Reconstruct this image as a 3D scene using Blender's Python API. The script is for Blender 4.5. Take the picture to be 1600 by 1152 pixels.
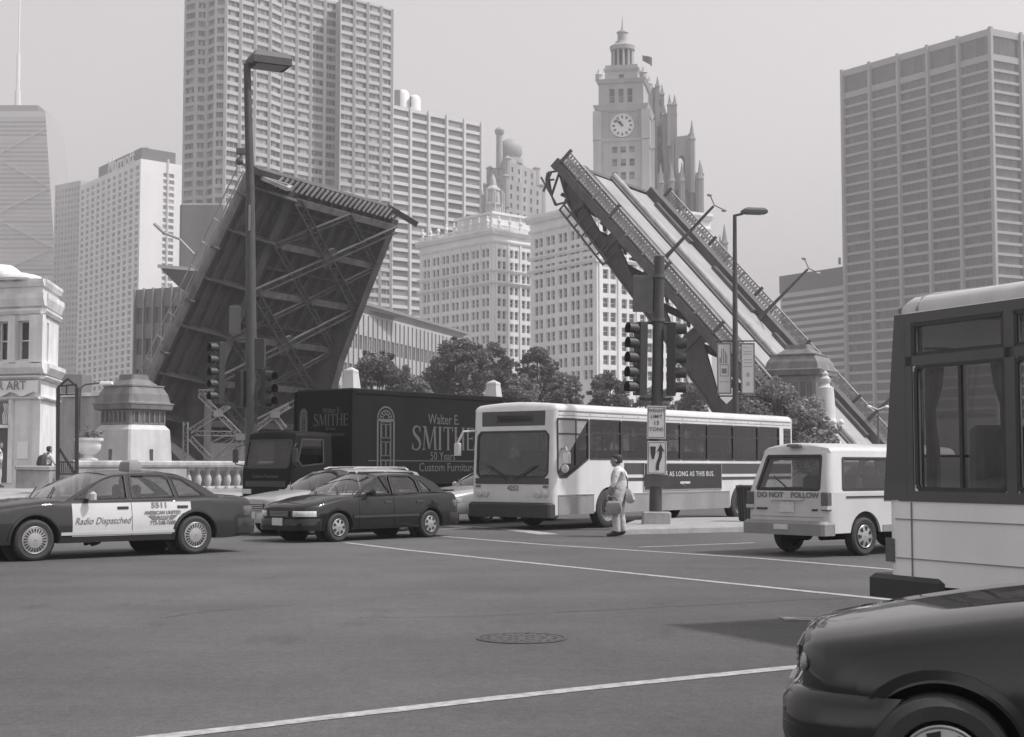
import bpy, bmesh, math, random
import numpy as np
from mathutils import Vector, Matrix
from mathutils.geometry import tessellate_polygon
random.seed(7)
for _o in list(bpy.data.objects): bpy.data.objects.remove(_o)
SC = bpy.context.scene
COL = SC.collection
# ---------------------------------------------------------------- camera
F = 2300.0; CX = 800.0; CY = 576.0; CAMZ = 1.5
PITCH = math.atan(155.0 / F)
cd = bpy.data.cameras.new('camera'); cam = bpy.data.objects.new('camera', cd); COL.objects.link(cam)
cd.sensor_width = 36; cd.lens = 36 * F / 1600; cd.clip_start = 0.1; cd.clip_end = 6000
cam.location = (0, 0, CAMZ); cam.rotation_euler = (math.pi / 2 + PITCH, 0, 0)
SC.camera = cam
# ---------------------------------------------------------------- light
SUN_AZ = math.radians(100); SUN_EL = math.radians(54)      # azimuth to the right of the view
world = bpy.data.worlds.new('World'); SC.world = world; world.use_nodes = True
nt = world.node_tree; nt.nodes.clear()
sky = nt.nodes.new('ShaderNodeTexSky'); sky.sky_type = 'NISHITA'; sky.sun_disc = False
sky.sun_elevation = SUN_EL; sky.sun_rotation = SUN_AZ; sky.air_density = 1.0; sky.dust_density = 1.6; sky.ozone_density = 1.0
bw = nt.nodes.new('ShaderNodeVectorMath'); bw.operation = 'DOT_PRODUCT'; bw.inputs[1].default_value = (0.05, 0.25, 0.70)   # black-and-white film response
tint = nt.nodes.new('ShaderNodeMix'); tint.data_type = 'RGBA'; tint.blend_type = 'MULTIPLY'
tint.inputs[0].default_value = 1.0; tint.inputs[7].default_value = (1.0, 0.972, 0.985, 1)
bg = nt.nodes.new('ShaderNodeBackground'); bg.inputs[1].default_value = 0.130
wo = nt.nodes.new('ShaderNodeOutputWorld')
nt.links.new(sky.outputs[0], bw.inputs[0]); nt.links.new(bw.outputs['Value'], tint.inputs[6])
nt.links.new(tint.outputs[2], bg.inputs[0]); nt.links.new(bg.outputs[0], wo.inputs[0])
sl = bpy.data.lights.new('sun', 'SUN'); sl.energy = 2.8; sl.angle = math.radians(3.0); sl.color = (1.0, 0.968, 0.975)
sun = bpy.data.objects.new('sun', sl); COL.objects.link(sun)
sd = Vector((math.sin(SUN_AZ) * math.cos(SUN_EL), math.cos(SUN_AZ) * math.cos(SUN_EL), math.sin(SUN_EL)))
sun.rotation_euler = sd.to_track_quat('Z', 'Y').to_euler(); sun.location = (30, 10, 60)
SC.view_settings.view_transform = 'Standard'; SC.view_settings.look = 'None'
SC.view_settings.exposure = 0.80; SC.view_settings.gamma = 1.0; SC.view_settings.use_curve_mapping = False
SC.cycles.max_bounces = 6; SC.cycles.transparent_max_bounces = 16
SC.cycles.volume_bounces = 0
HAZE = 0.00065
# ---------------------------------------------------------------- projection helpers
_s, _c = math.sin(PITCH), math.cos(PITCH)
def P(x, y, D):
    u, v = x - CX, CY - y
    k = D / (F * _c - v * _s)
    return Vector((u * k, D, CAMZ + (F * _s + v * _c) * k))
def G(x, y, z=0.0):
    u, v = x - CX, CY - y
    k = (z - CAMZ) / (F * _s + v * _c)
    return Vector((u * k, (F * _c - v * _s) * k, z))
def depth_for(y, z):                  # distance at which height z shows at photo row y
    v = CY - y
    return (z - CAMZ) * (F * _c - v * _s) / (F * _s + v * _c)
def proj(p):
    d = Vector(p) - Vector((0, 0, CAMZ))
    w = d.y * _c + d.z * _s; v = -d.y * _s + d.z * _c
    return (CX + F * d.x / w, CY - F * v / w)
# ---------------------------------------------------------------- materials
MATS = {}
def mat(name, v, rough=0.7, metal=0.0, var=0.12, scale=3.0, bump=0.0, coat=0.0, bscale=None, spec=0.5, streak=0.0, obj=False, island=0.0):
    if name in MATS: return MATS[name]
    m = bpy.data.materials.new(name); m.use_nodes = True; MATS[name] = m
    n = m.node_tree; b = n.nodes['Principled BSDF']; L = n.links.new
    b.inputs['Roughness'].default_value = rough; b.inputs['Metallic'].default_value = metal
    b.inputs['Specular IOR Level'].default_value = spec
    if coat: b.inputs['Coat Weight'].default_value = coat; b.inputs['Coat Roughness'].default_value = 0.03
    tc = n.nodes.new('ShaderNodeTexCoord')
    no = n.nodes.new('ShaderNodeTexNoise'); no.inputs['Scale'].default_value = scale; no.inputs['Detail'].default_value = 7; no.inputs['Roughness'].default_value = 0.62
    L(tc.outputs['Object'], no.inputs['Vector'])
    r = n.nodes.new('ShaderNodeMapRange'); r.inputs[1].default_value = 0.3; r.inputs[2].default_value = 0.7
    r.inputs[3].default_value = v * (1 - var); r.inputs[4].default_value = v * (1 + var)
    L(no.outputs[0], r.inputs[0]); val = r.outputs[0]
    if streak:
        mp = n.nodes.new('ShaderNodeMapping'); mp.inputs['Scale'].default_value = (1.6, 1.6, 0.12)
        L(tc.outputs['Object'], mp.inputs[0])
        n2 = n.nodes.new('ShaderNodeTexNoise'); n2.inputs['Scale'].default_value = scale; n2.inputs['Detail'].default_value = 6
        L(mp.outputs[0], n2.inputs['Vector'])
        r2 = n.nodes.new('ShaderNodeMapRange'); r2.inputs[1].default_value = 0.35; r2.inputs[2].default_value = 0.65
        r2.inputs[3].default_value = 1 - streak; r2.inputs[4].default_value = 1 + streak * 0.4
        L(n2.outputs[0], r2.inputs[0])
        mu = n.nodes.new('ShaderNodeMath'); mu.operation = 'MULTIPLY'; L(val, mu.inputs[0]); L(r2.outputs[0], mu.inputs[1]); val = mu.outputs[0]
    if island:
        oi = n.nodes.new('ShaderNodeObjectInfo'); ge = n.nodes.new('ShaderNodeNewGeometry')
        ad = n.nodes.new('ShaderNodeMath'); ad.operation = 'ADD'; L(oi.outputs['Random'], ad.inputs[0]); L(ge.outputs['Random Per Island'], ad.inputs[1])
        fr = n.nodes.new('ShaderNodeMath'); fr.operation = 'FRACT'; L(ad.outputs[0], fr.inputs[0])
        pw = n.nodes.new('ShaderNodeMath'); pw.operation = 'POWER'; L(fr.outputs[0], pw.inputs[0]); pw.inputs[1].default_value = 1.6
        r3 = n.nodes.new('ShaderNodeMapRange'); r3.inputs[3].default_value = 1.0; r3.inputs[4].default_value = 1 + island; L(pw.outputs[0], r3.inputs[0])
        mu = n.nodes.new('ShaderNodeMath'); mu.operation = 'MULTIPLY'; L(val, mu.inputs[0]); L(r3.outputs[0], mu.inputs[1]); val = mu.outputs[0]
    L(val, b.inputs['Base Color'])
    rr = n.nodes.new('ShaderNodeMapRange'); rr.inputs[3].default_value = max(0.02, rough - 0.08); rr.inputs[4].default_value = min(1, rough + 0.08)
    L(no.outputs[0], rr.inputs[0]); L(rr.outputs[0], b.inputs['Roughness'])
    if bump:
        bn = n.nodes.new('ShaderNodeTexNoise'); bn.inputs['Scale'].default_value = bscale or scale * 6; bn.inputs['Detail'].default_value = 5
        L(tc.outputs['Object'], bn.inputs['Vector'])
        bu = n.nodes.new('ShaderNodeBump'); bu.inputs['Strength'].default_value = bump; bu.inputs['Distance'].default_value = 0.05
        L(bn.outputs[0], bu.inputs['Height']); L(bu.outputs[0], b.inputs['Normal'])
    return m
def glass_mat(name, tintv=0.5, refl=1.0):
    if name in MATS: return MATS[name]
    m = bpy.data.materials.new(name); m.use_nodes = True; MATS[name] = m
    n = m.node_tree; n.nodes.clear(); L = n.links.new
    o = n.nodes.new('ShaderNodeOutputMaterial'); mx = n.nodes.new('ShaderNodeMixShader')
    t = n.nodes.new('ShaderNodeBsdfTransparent'); t.inputs[0].default_value = (tintv, tintv, tintv, 1)
    g = n.nodes.new('ShaderNodeBsdfGlossy'); g.inputs['Roughness'].default_value = 0.03; g.inputs[0].default_value = (0.9, 0.9, 0.9, 1)
    f = n.nodes.new('ShaderNodeLayerWeight'); f.inputs[0].default_value = 0.5
    pw = n.nodes.new('ShaderNodeMath'); pw.operation = 'POWER'; pw.inputs[1].default_value = 4.0; L(f.outputs['Facing'], pw.inputs[0])
    mm = n.nodes.new('ShaderNodeMath'); mm.operation = 'MULTIPLY_ADD'; mm.inputs[1].default_value = 0.85 * refl; mm.inputs[2].default_value = 0.05 * refl; mm.use_clamp = True
    L(pw.outputs[0], mm.inputs[0]); L(mm.outputs[0], mx.inputs[0]); L(t.outputs[0], mx.inputs[1]); L(g.outputs[0], mx.inputs[2]); L(mx.outputs[0], o.inputs[0])
    return m
# ---------------------------------------------------------------- mesh builder
class MB:
    def __init__(s): s.v = []; s.f = []; s.m = []; s.M = None
    def add(s, vs, fs, mi=0):
        b = len(s.v)
        s.v += [tuple(s.M @ Vector(p)) if s.M is not None else tuple(p) for p in vs]
        s.f += [[b + i for i in f] for f in fs]; s.m += [mi] * len(fs); return s
    def quad(s, a, b, c, d, mi=0): return s.add([a, b, c, d], [(0, 1, 2, 3)], mi)
    def box(s, x0, x1, y0, y1, z0, z1, mi=0):
        v = [(x0, y0, z0), (x1, y0, z0), (x1, y1, z0), (x0, y1, z0), (x0, y0, z1), (x1, y0, z1), (x1, y1, z1), (x0, y1, z1)]
        return s.add(v, [(0, 3, 2, 1), (4, 5, 6, 7), (0, 1, 5, 4), (1, 2, 6, 5), (2, 3, 7, 6), (3, 0, 4, 7)], mi)
    def cbox(s, x0, x1, y0, y1, z0, z1, c=0.03, mi=0):          # box with chamfered vertical + top edges
        pl = [(x0 + c, y0), (x1 - c, y0), (x1, y0 + c), (x1, y1 - c), (x1 - c, y1), (x0 + c, y1), (x0, y1 - c), (x0, y0 + c)]
        k = [( (x - (x0 + x1) / 2), (y - (y0 + y1) / 2)) for x, y in pl]
        cx, cy = (x0 + x1) / 2, (y0 + y1) / 2
        hx, hy = (x1 - x0) / 2, (y1 - y0) / 2
        r0 = [(x, y, z0) for x, y in pl]; r1 = [(x, y, z1 - c) for x, y in pl]
        r2 = [(cx + a * (hx - c) / hx, cy + b * (hy - c) / hy, z1) for a, b in k]
        return s.loft([r0, r1, r2], mi=mi, cap=True)
    def loft(s, rings, mi=0, cap=False, closed=True):
        n = len(rings[0]); vs = [p for r in rings for p in r]; fs = []
        for i in range(len(rings) - 1):
            for j in range(n if closed else n - 1):
                k = (j + 1) % n
                fs.append((i * n + j, i * n + k, (i + 1) * n + k, (i + 1) * n + j))
        if cap: fs.append(tuple(range(n))[::-1]); fs.append(tuple((len(rings) - 1) * n + j for j in range(n)))
        return s.add(vs, fs, mi)
    def prism(s, poly, h0, h1, axis='z', mi=0):                # poly in the plane across axis
        def mk(a, b, h): return {'z': (a, b, h), 'y': (a, h, b), 'x': (h, a, b)}[axis]
        return s.loft([[mk(a, b, h0) for a, b in poly], [mk(a, b, h1) for a, b in poly]], mi, True)
    def lathe(s, prof, n=16, c=(0, 0, 0), axis='z', mi=0, cap=True, a0=0.0):
        rings = []
        for r, h in prof:
            ring = []
            for i in range(n):
                a = a0 + 2 * math.pi * i / n; p, q = r * math.cos(a), r * math.sin(a)
                ring.append({'z': (c[0] + p, c[1] + q, c[2] + h), 'y': (c[0] + p, c[1] + h, c[2] + q), 'x': (c[0] + h, c[1] + p, c[2] + q)}[axis])
            rings.append(ring)
        return s.loft(rings, mi, cap)
    def bar(s, a, b, w, h=None, up=(0, 0, 1), mi=0):
        a, b = Vector(a), Vector(b); h = h or w; d = (b - a).normalized(); up = Vector(up)
        if abs(d.dot(up)) > 0.98: up = Vector((1, 0, 0))
        x = d.cross(up).normalized() * w / 2; y = x.cross(d).normalized() * h / 2
        return s.loft([[p - x - y, p + x - y, p + x + y, p - x + y] for p in (a, b)], mi, True)
    def tube(s, pts, r, n=8, mi=0, cap=True):
        pts = [Vector(p) for p in pts]; rs = r if isinstance(r, (list, tuple)) else [r] * len(pts); rings = []; x = None
        for i, p in enumerate(pts):
            d = (pts[min(i + 1, len(pts) - 1)] - pts[max(i - 1, 0)]).normalized()
            if x is None: x = d.orthogonal().normalized()
            else: x = (x - d * x.dot(d)).normalized()
            y = d.cross(x)
            rings.append([p + (x * math.cos(2 * math.pi * k / n) + y * math.sin(2 * math.pi * k / n)) * rs[i] for k in range(n)])
        return s.loft(rings, mi, cap)
    def lattice(s, a, b, w, t, up, nlace=None, mi=0):          # laced steel member
        a, b = Vector(a), Vector(b); d = b - a; L = d.length; d.normalize()
        x = d.cross(Vector(up)).normalized() * w / 2
        s.bar(a + x, b + x, t, t * 2.2, up, mi); s.bar(a - x, b - x, t, t * 2.2, up, mi)
        n = nlace or max(3, int(L / w))
        for i in range(n):
            p, q = a + d * L * i / n, a + d * L * (i + 1) / n
            sg = 1 if i % 2 else -1
            s.bar(p + x * sg, q - x * sg, t * 0.7, t * 0.7, up, mi)
        return s
    def sphere(s, c, r, n=12, m=8, mi=0, sz=1.0):
        prof = [(max(1e-4, r * math.sin(math.pi * i / m)), -r * sz * math.cos(math.pi * i / m)) for i in range(m + 1)]
        return s.lathe(prof, n, c, 'z', mi, False)
    def build(s, name, mats, parent=None, smooth=False, loc=None, rot=None):
        me = bpy.data.meshes.new(name); me.from_pydata([tuple(p) for p in s.v], [], s.f)
        for m in (mats if isinstance(mats, (list, tuple)) else [mats]): me.materials.append(m)
        if any(s.m): me.polygons.foreach_set('material_index', s.m)
        if smooth:
            me.polygons.foreach_set('use_smooth', [True] * len(me.polygons))
            if smooth != 'all': me.set_sharp_from_angle(angle=math.radians(38 if smooth is True else smooth))
        me.update()
        return link(name, me, parent, loc, rot)
def link(name, me, parent=None, loc=None, rot=None):
    o = bpy.data.objects.new(name, me); COL.objects.link(o)
    if parent is not None: o.parent = parent
    if loc is not None: o.location = loc
    if rot is not None: o.rotation_euler = rot
    return o
def fixn(o):                                                    # consistent outward normals
    bm = bmesh.new(); bm.from_mesh(o.data); bmesh.ops.recalc_face_normals(bm, faces=bm.faces); bm.to_mesh(o.data); bm.free(); return o
def tag(o, label, cat, group=None):
    o['label'] = label; o['category'] = cat
    if group: o['group'] = group
    return o
def thing(name, label, cat, loc=(0, 0, 0), rz=0.0, group=None):
    o = bpy.data.objects.new(name, None); o.empty_display_size = 0.3; COL.objects.link(o)
    o.location = loc; o.rotation_euler = (0, 0, rz); return tag(o, label, cat, group)
def struct(o, kind='structure'): o['kind'] = kind; return o
def copy_tree(o, parent=None):
    c = o.copy(); COL.objects.link(c)
    if parent is not None: c.parent = parent
    for ch in list(o.children): copy_tree(ch, c)
    return c
def text_mesh(txt, size, m, parent, M, xs=1.0, ext=0.003, name='lettering', align='CENTER', shear=0.0, bold=0.0, spacing=1.0):
    cu = bpy.data.curves.new('t', 'FONT'); cu.body = txt; cu.size = size; cu.align_x = align; cu.align_y = 'CENTER'; cu.extrude = ext; cu.shear = shear
    cu.offset = bold; cu.space_character = spacing; cu.resolution_u = 3
    ob = bpy.data.objects.new('t', cu); me = bpy.data.meshes.new_from_object(ob)
    me.transform(M @ Matrix.Diagonal((xs, 1, 1, 1))); me.name = name
    me.materials.clear(); me.materials.append(m)
    bpy.data.objects.remove(ob); bpy.data.curves.remove(cu)
    return link(name, me, parent)
def frame_m(o, x, y):                                          # matrix from origin, x axis, y axis
    x = Vector(x).normalized(); y = Vector(y); y = (y - x * y.dot(x)).normalized(); z = x.cross(y)
    return Matrix(((x.x, y.x, z.x, o[0]), (x.y, y.y, z.y, o[1]), (x.z, y.z, z.z, o[2]), (0, 0, 0, 1)))
def pchip(xs, ys):
    xs = np.array(xs, float); ys = np.array(ys, float); h = np.diff(xs); d = np.diff(ys) / h; m = np.zeros(len(xs))
    m[0], m[-1] = d[0], d[-1]
    for i in range(1, len(xs) - 1):
        if d[i - 1] * d[i] > 0:
            w1, w2 = 2 * h[i] + h[i - 1], h[i] + 2 * h[i - 1]; m[i] = (w1 + w2) / (w1 / d[i - 1] + w2 / d[i])
    def f(x):
        x = min(max(x, xs[0]), xs[-1]); i = min(int(np.searchsorted(xs, x, 'right')) - 1, len(h) - 1); t = (x - xs[i]) / h[i]
        return float((2*t**3-3*t*t+1)*ys[i] + (t**3-2*t*t+t)*h[i]*m[i] + (-2*t**3+3*t*t)*ys[i+1] + (t**3-t*t)*h[i]*m[i+1])
    return f
def sheet(mb, outer, holes, fn, thick, mi=0):                   # polygon with holes mapped to 3D by fn(a,b,depth)
    polys = [outer] + holes
    tris = tessellate_polygon([[Vector((a, b, 0)) for a, b in p] for p in polys])
    flat = [p for q in polys for p in q]
    front = [fn(a, b, 0) for a, b in flat]; back = [fn(a, b, thick) for a, b in flat]; n = len(flat)
    fs = [tuple(t) for t in tris] + [tuple(n + i for i in reversed(t)) for t in tris]
    k = 0
    for q in polys:
        for j in range(len(q)):
            a, b = k + j, k + (j + 1) % len(q); fs.append((a, b, n + b, n + a))
        k += len(q)
    mb.add(front + back, fs, mi)
M_glassb = mat('window_glass', 0.045, 0.12, var=0.35, scale=0.6, island=2.2)
# ================================================================ ground, road, river
def asphalt_mat():
    m = bpy.data.materials.new('asphalt'); m.use_nodes = True; MATS['asphalt'] = m
    n = m.node_tree; b = n.nodes['Principled BSDF']; L = n.links.new
    tc = n.nodes.new('ShaderNodeTexCoord')
    def noise(sc, det, rough=0.6, stretch=None):
        no = n.nodes.new('ShaderNodeTexNoise'); no.inputs['Scale'].default_value = sc; no.inputs['Detail'].default_value = det; no.inputs['Roughness'].default_value = rough
        if stretch:
            mp = n.nodes.new('ShaderNodeMapping'); mp.inputs['Rotation'].default_value = (0, 0, stretch[0]); mp.inputs['Scale'].default_value = stretch[1]
            L(tc.outputs['Object'], mp.inputs[0]); L(mp.outputs[0], no.inputs['Vector'])
        else: L(tc.outputs['Object'], no.inputs['Vector'])
        return no.outputs[0]
    def rng(x, a, b_, lo, hi):
        r = n.nodes.new('ShaderNodeMapRange'); r.inputs[1].default_value = a; r.inputs[2].default_value = b_; r.inputs[3].default_value = lo; r.inputs[4].default_value = hi; L(x, r.inputs[0]); return r.outputs[0]
    def mul(x, y):
        k = n.nodes.new('ShaderNodeMath'); k.operation = 'MULTIPLY'; L(x, k.inputs[0]); L(y, k.inputs[1]); return k.outputs[0]
    big = mul(rng(noise(0.09, 5, stretch=(0.72, (1, 0.28, 1))), 0.35, 0.65, 0.80, 1.14), rng(noise(0.7, 5, stretch=(0.10, (0.10, 1, 1))), 0.35, 0.65, 0.92, 1.06))      # worn wheel tracks along the street
    blot = mul(rng(noise(0.45, 7), 0.35, 0.65, 0.86, 1.10), rng(noise(1.7, 4, stretch=(0.72, (1, 0.4, 1))), 0.60, 0.72, 1.0, 0.80))
    agg = rng(noise(34, 4, 0.85), 0.3, 0.7, 0.62, 1.38)
    spk = mul(rng(noise(130, 2, 0.9), 0.62, 0.75, 1.0, 1.5), rng(noise(9, 6, 0.75), 0.3, 0.7, 0.80, 1.20))
    v = mul(mul(big, blot), mul(agg, spk))
    vo = n.nodes.new('ShaderNodeTexVoronoi'); vo.feature = 'DISTANCE_TO_EDGE'; vo.inputs['Scale'].default_value = 0.11
    wn = n.nodes.new('ShaderNodeTexNoise'); wn.inputs['Scale'].default_value = 1.4; wn.inputs['Detail'].default_value = 6
    L(tc.outputs['Object'], wn.inputs['Vector'])
    va = n.nodes.new('ShaderNodeVectorMath'); va.operation = 'MULTIPLY_ADD'; va.inputs[1].default_value = (1.3, 1.3, 0); L(wn.outputs['Color'], va.inputs[0]); L(tc.outputs['Object'], va.inputs[2])
    L(va.outputs[0], vo.inputs['Vector'])
    crack = rng(vo.outputs['Distance'], 0.0, 0.0018, 1.0, 1.0)
    v = mul(v, crack)
    base = n.nodes.new('ShaderNodeMath'); base.operation = 'MULTIPLY'; base.inputs[1].default_value = 0.093; L(v, base.inputs[0])
    L(base.outputs[0], b.inputs['Base Color']); b.inputs['Roughness'].default_value = 0.82; b.inputs['Specular IOR Level'].default_value = 0.35
    bu = n.nodes.new('ShaderNodeBump'); bu.inputs['Strength'].default_value = 0.35; bu.inputs['Distance'].default_value = 0.01; L(agg, bu.inputs['Height']); L(bu.outputs[0], b.inputs['Normal'])
    return m
M_asph = asphalt_mat()
M_earth = mat('packed_ground', 0.16, 0.9, var=0.2, scale=0.3)
M_pave = mat('pavement_concrete', 0.33, 0.85, var=0.14, scale=1.2, bump=0.15)
M_kerb = mat('kerb_concrete', 0.3, 0.85, var=0.2, scale=3, bump=0.2)
M_water = mat('river_water', 0.04, 0.12, var=0.2, scale=0.5, bump=0.3, bscale=1.5)
M_paint = mat('road_paint', 0.34, 0.75, var=0.42, scale=11, bump=0.05)
M_stone = mat('limestone', 0.70, 0.85, var=0.12, scale=0.9, bump=0.15, streak=0.16)
M_stoned = mat('limestone_grey', 0.34, 0.85, var=0.14, scale=0.9, bump=0.15, streak=0.2)
RIV = [(-13, 62), (2, 73), (24, 100), (36, 138), (70, 200), (20, 205), (-8, 160), (-26, 130), (-36, 106), (-30, 80)]
outer = [(-3000, -60), (3000, -60), (3000, 5000), (-3000, 5000)]
tris = tessellate_polygon([[Vector((a, b, 0)) for a, b in outer], [Vector((a, b, 0)) for a, b in reversed(RIV)]])
mb = MB(); mb.add([(a, b, -0.008) for a, b in outer + RIV[::-1]], [tuple(t) for t in tris]); struct(fixn(mb.build('ground', M_earth)))
mb = MB(); mb.loft([[(a, b, -0.01) for a, b in RIV], [(a, b, -7) for a, b in RIV]]); struct(mb.build('embankment', M_stoned))
mb = MB(); mb.add([(a, b, -5.0) for a, b in RIV], [tuple(range(len(RIV)))]); struct(mb.build('river', M_water))
# road sheet: whole foreground crossing
mb = MB(); NX = 24
mb.quad((-60, -20, 0), (60, -20, 0), (75, 90, 0), (26, 90, 0)); mb.quad((-60, -20, 0), (26, 90, 0), (-4, 56.5, 0), (-60, 6, 0))
struct(fixn(mb.build('road', M_asph)))
SD = Vector((0.62, 0.7846, 0)).normalized()        # direction of the riverside street, away from us
SN = Vector((-SD.y, SD.x, 0))                       # to its left, towards the river
K0 = Vector((-9.0, 44.5, 0))
def street(t, s, z=0.0):
    p = K0 + SD * t + SN * s; return (p.x, p.y, z)
# raised plaza on the left: kerb, sloping pavement
mb = MB()
prof = [(0, 0.15), (0.3, 0.17), (4.2, 0.62), (9, 0.8), (40, 0.8)]
ts = [-45, -20, -8, 0, 6, 13]
for i in range(len(ts) - 1):
    for j in range(len(prof) - 1):
        smax = prof[j + 1][0] if not (j == 3 and ts[i] >= -8) else 9.6
        mb.quad(street(ts[i], prof[j][0], prof[j][1]), street(ts[i + 1], prof[j][0], prof[j][1]), street(ts[i + 1], smax, prof[j + 1][1]), street(ts[i], smax, prof[j + 1][1]))
struct(mb.build('pavement', M_pave))
mb = MB()
for t0 in range(-45, 13, 2):
    a = [street(t0 + 0.01, -0.16, -0.01), street(t0 + 1.99, -0.16, -0.01), street(t0 + 1.99, 0.003, -0.01), street(t0 + 0.01, 0.003, -0.01)]
    b = [street(t0 + 0.01, -0.14, 0.154), street(t0 + 1.99, -0.14, 0.154), street(t0 + 1.99, 0.003, 0.154), street(t0 + 0.01, 0.003, 0.154)]
    mb.loft([a, b], 0, True)
struct(mb.build('kerb', M_kerb))
# painted lines given by photo points on the ground
def line(px, wid, nm='road_marking'):
    pts = [G(x, y, 0.004) for x, y in px]; mb = MB()
    for a, b in zip(pts[:-1], pts[1:]):
        d = (b - a).normalized(); w = Vector((-d.y, d.x, 0)) * wid / 2; n = max(2, int((b - a).length / 0.25))
        L_, R_ = [], []
        for i in range(n + 1):
            p = a.lerp(b, i / n); L_.append(p + w * random.uniform(0.86, 1.1)); R_.append(p - w * random.uniform(0.86, 1.1))
        for i in range(n): mb.quad(R_[i], R_[i + 1], L_[i + 1], L_[i])
    return struct(mb.build(nm, M_paint))
line([(150, 1163), (560, 1115), (900, 1077), (1420, 1024)], 0.155)
line([(540, 848), (640, 860), (960, 893), (1400, 938)], 0.15)
line([(690, 838), (850, 851), (1180, 872), (1420, 892)], 0.15)
line([(1000, 855), (1180, 848)], 0.14)
line([(700, 822), (790, 826), (860, 835)], 0.5)
line([(690, 827), (740, 824)], 0.4)
# tyre scuffs: darker rubber arc bottom left
M_rub = mat('rubber_scuff', 0.064, 0.85, var=0.3, scale=5)
def strip(px, wid, nm, m):
    pts = [G(x, y, 0.003) for x, y in px]; mb = MB(); rings = []
    for i, p in enumerate(pts):
        d = (pts[min(i + 1, len(pts) - 1)] - pts[max(i - 1, 0)]).normalized(); w = Vector((-d.y, d.x, 0)) * wid * random.uniform(.4, .6); rings.append([p - w, p + w])
    mb.loft(rings, closed=False); return struct(mb.build(nm, m))
def smoothpx(px, n=8):
    fx = pchip(range(len(px)), [p[0] for p in px]); fy = pchip(range(len(px)), [p[1] for p in px]); return [(fx(t), fy(t)) for t in np.linspace(0, len(px) - 1, (len(px) - 1) * n + 1)]
M_seam = mat('tar_seam', 0.05, 0.7, var=0.3, scale=4)
def jag(px, a): return [(x + random.uniform(-2, 2), y + random.uniform(-a, a)) for x, y in smoothpx(px, 14)]
strip(jag([(870, 957), (1010, 950), (1180, 941), (1400, 931)], .5), .018, 'tar_seam', M_seam)
strip(jag([(560, 965), (720, 963), (870, 957)], .4), .014, 'tar_seam', M_seam)
strip(jag([(250, 966), (330, 955), (470, 944)], .5), .014, 'tar_seam', M_seam)
# manhole cover
mh = G(815, 998); M_iron = mat('cast_iron', 0.085, 0.55, metal=0.4, var=0.3, scale=12, bump=0.3)
mb = MB(); mb.lathe([(0.40, 0.0), (0.40, 0.006), (0.375, 0.008), (0.375, 0.002), (0.36, 0.002), (0.36, 0.007), (0.0001, 0.007)], 32, cap=False)
t = tag(mb.build('manhole_cover', M_iron, None, True, loc=(mh.x, mh.y, 0.002)), 'round cast iron manhole cover set in the asphalt', 'manhole cover')
mb = MB()
for r in (0.1, 0.2, 0.3):
    for k in range(int(r * 60)):
        a = 2 * math.pi * k / int(r * 60); mb.box(r * math.cos(a) - .018, r * math.cos(a) + .018, r * math.sin(a) - .018, r * math.sin(a) + .018, 0.006, 0.011)
mb.build('stud_pattern', M_iron, t)['kind'] = 'stuff'
dg = G(1288, 968); mb = MB(); mb.box(-.42, .42, -.16, .16, 0.001, 0.006)
t = tag(mb.build('utility_plate', mat('worn_steel_plate', 0.15, 0.5, metal=0.3, var=0.2, scale=8), None, loc=(dg.x, dg.y, 0.002)), 'low flat steel drain plate in the road beside the tour bus bumper', 'drain plate')
for k in (-.34, 0.0, .34):
    mb = MB(); mb.box(k - .06, k + .06, -.1, .1, 0.005, 0.012); mb.build('hatch', M_kerb, t)
# ================================================================ buildings
WMESH = {}
def window_mesh(w, h, nv, nh, gm, fm, fr=0.09, sill=False, fd=0.10):
    key = (round(w, 2), round(h, 2), nv, nh, gm.name, fm.name, sill)
    if key in WMESH: return WMESH[key]
    mb = MB(); y = -0.01
    xs = [-w / 2 + w * i / (nv + 1) for i in range(nv + 2)]; zs = [-h / 2 + h * i / (nh + 1) for i in range(nh + 2)]
    for i in range(nv + 1):
        for j in range(nh + 1): mb.quad((xs[i], y, zs[j]), (xs[i + 1], y, zs[j]), (xs[i + 1], y, zs[j + 1]), (xs[i], y, zs[j + 1]), 0)
    def fb(x0, x1, z0, z1, d=fd): # front + sides only
        mb.box(x0, x1, -d, -0.011, z0, z1, 1)
    fb(-w / 2, -w / 2 + fr, -h / 2, h / 2); fb(w / 2 - fr, w / 2, -h / 2, h / 2); fb(-w / 2 + fr, w / 2 - fr, h / 2 - fr, h / 2); fb(-w / 2 + fr, w / 2 - fr, -h / 2, -h / 2 + fr)
    for x in xs[1:-1]: fb(x - fr * .45, x + fr * .45, -h / 2 + fr, h / 2 - fr, fd * .9)
    for z in zs[1:-1]: fb(-w / 2 + fr, w / 2 - fr, z - fr * .45, z + fr * .45, fd * .8)
    if sill: mb.box(-w / 2 - .1, w / 2 + .1, -0.42, -0.02, -h / 2 - .22, -h / 2 - .02, 1)
    me = bpy.data.meshes.new('window'); me.from_pydata(mb.v, [], mb.f); me.materials.append(gm); me.materials.append(fm); me.polygons.foreach_set('material_index', mb.m)
    WMESH[key] = me; return me
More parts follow.
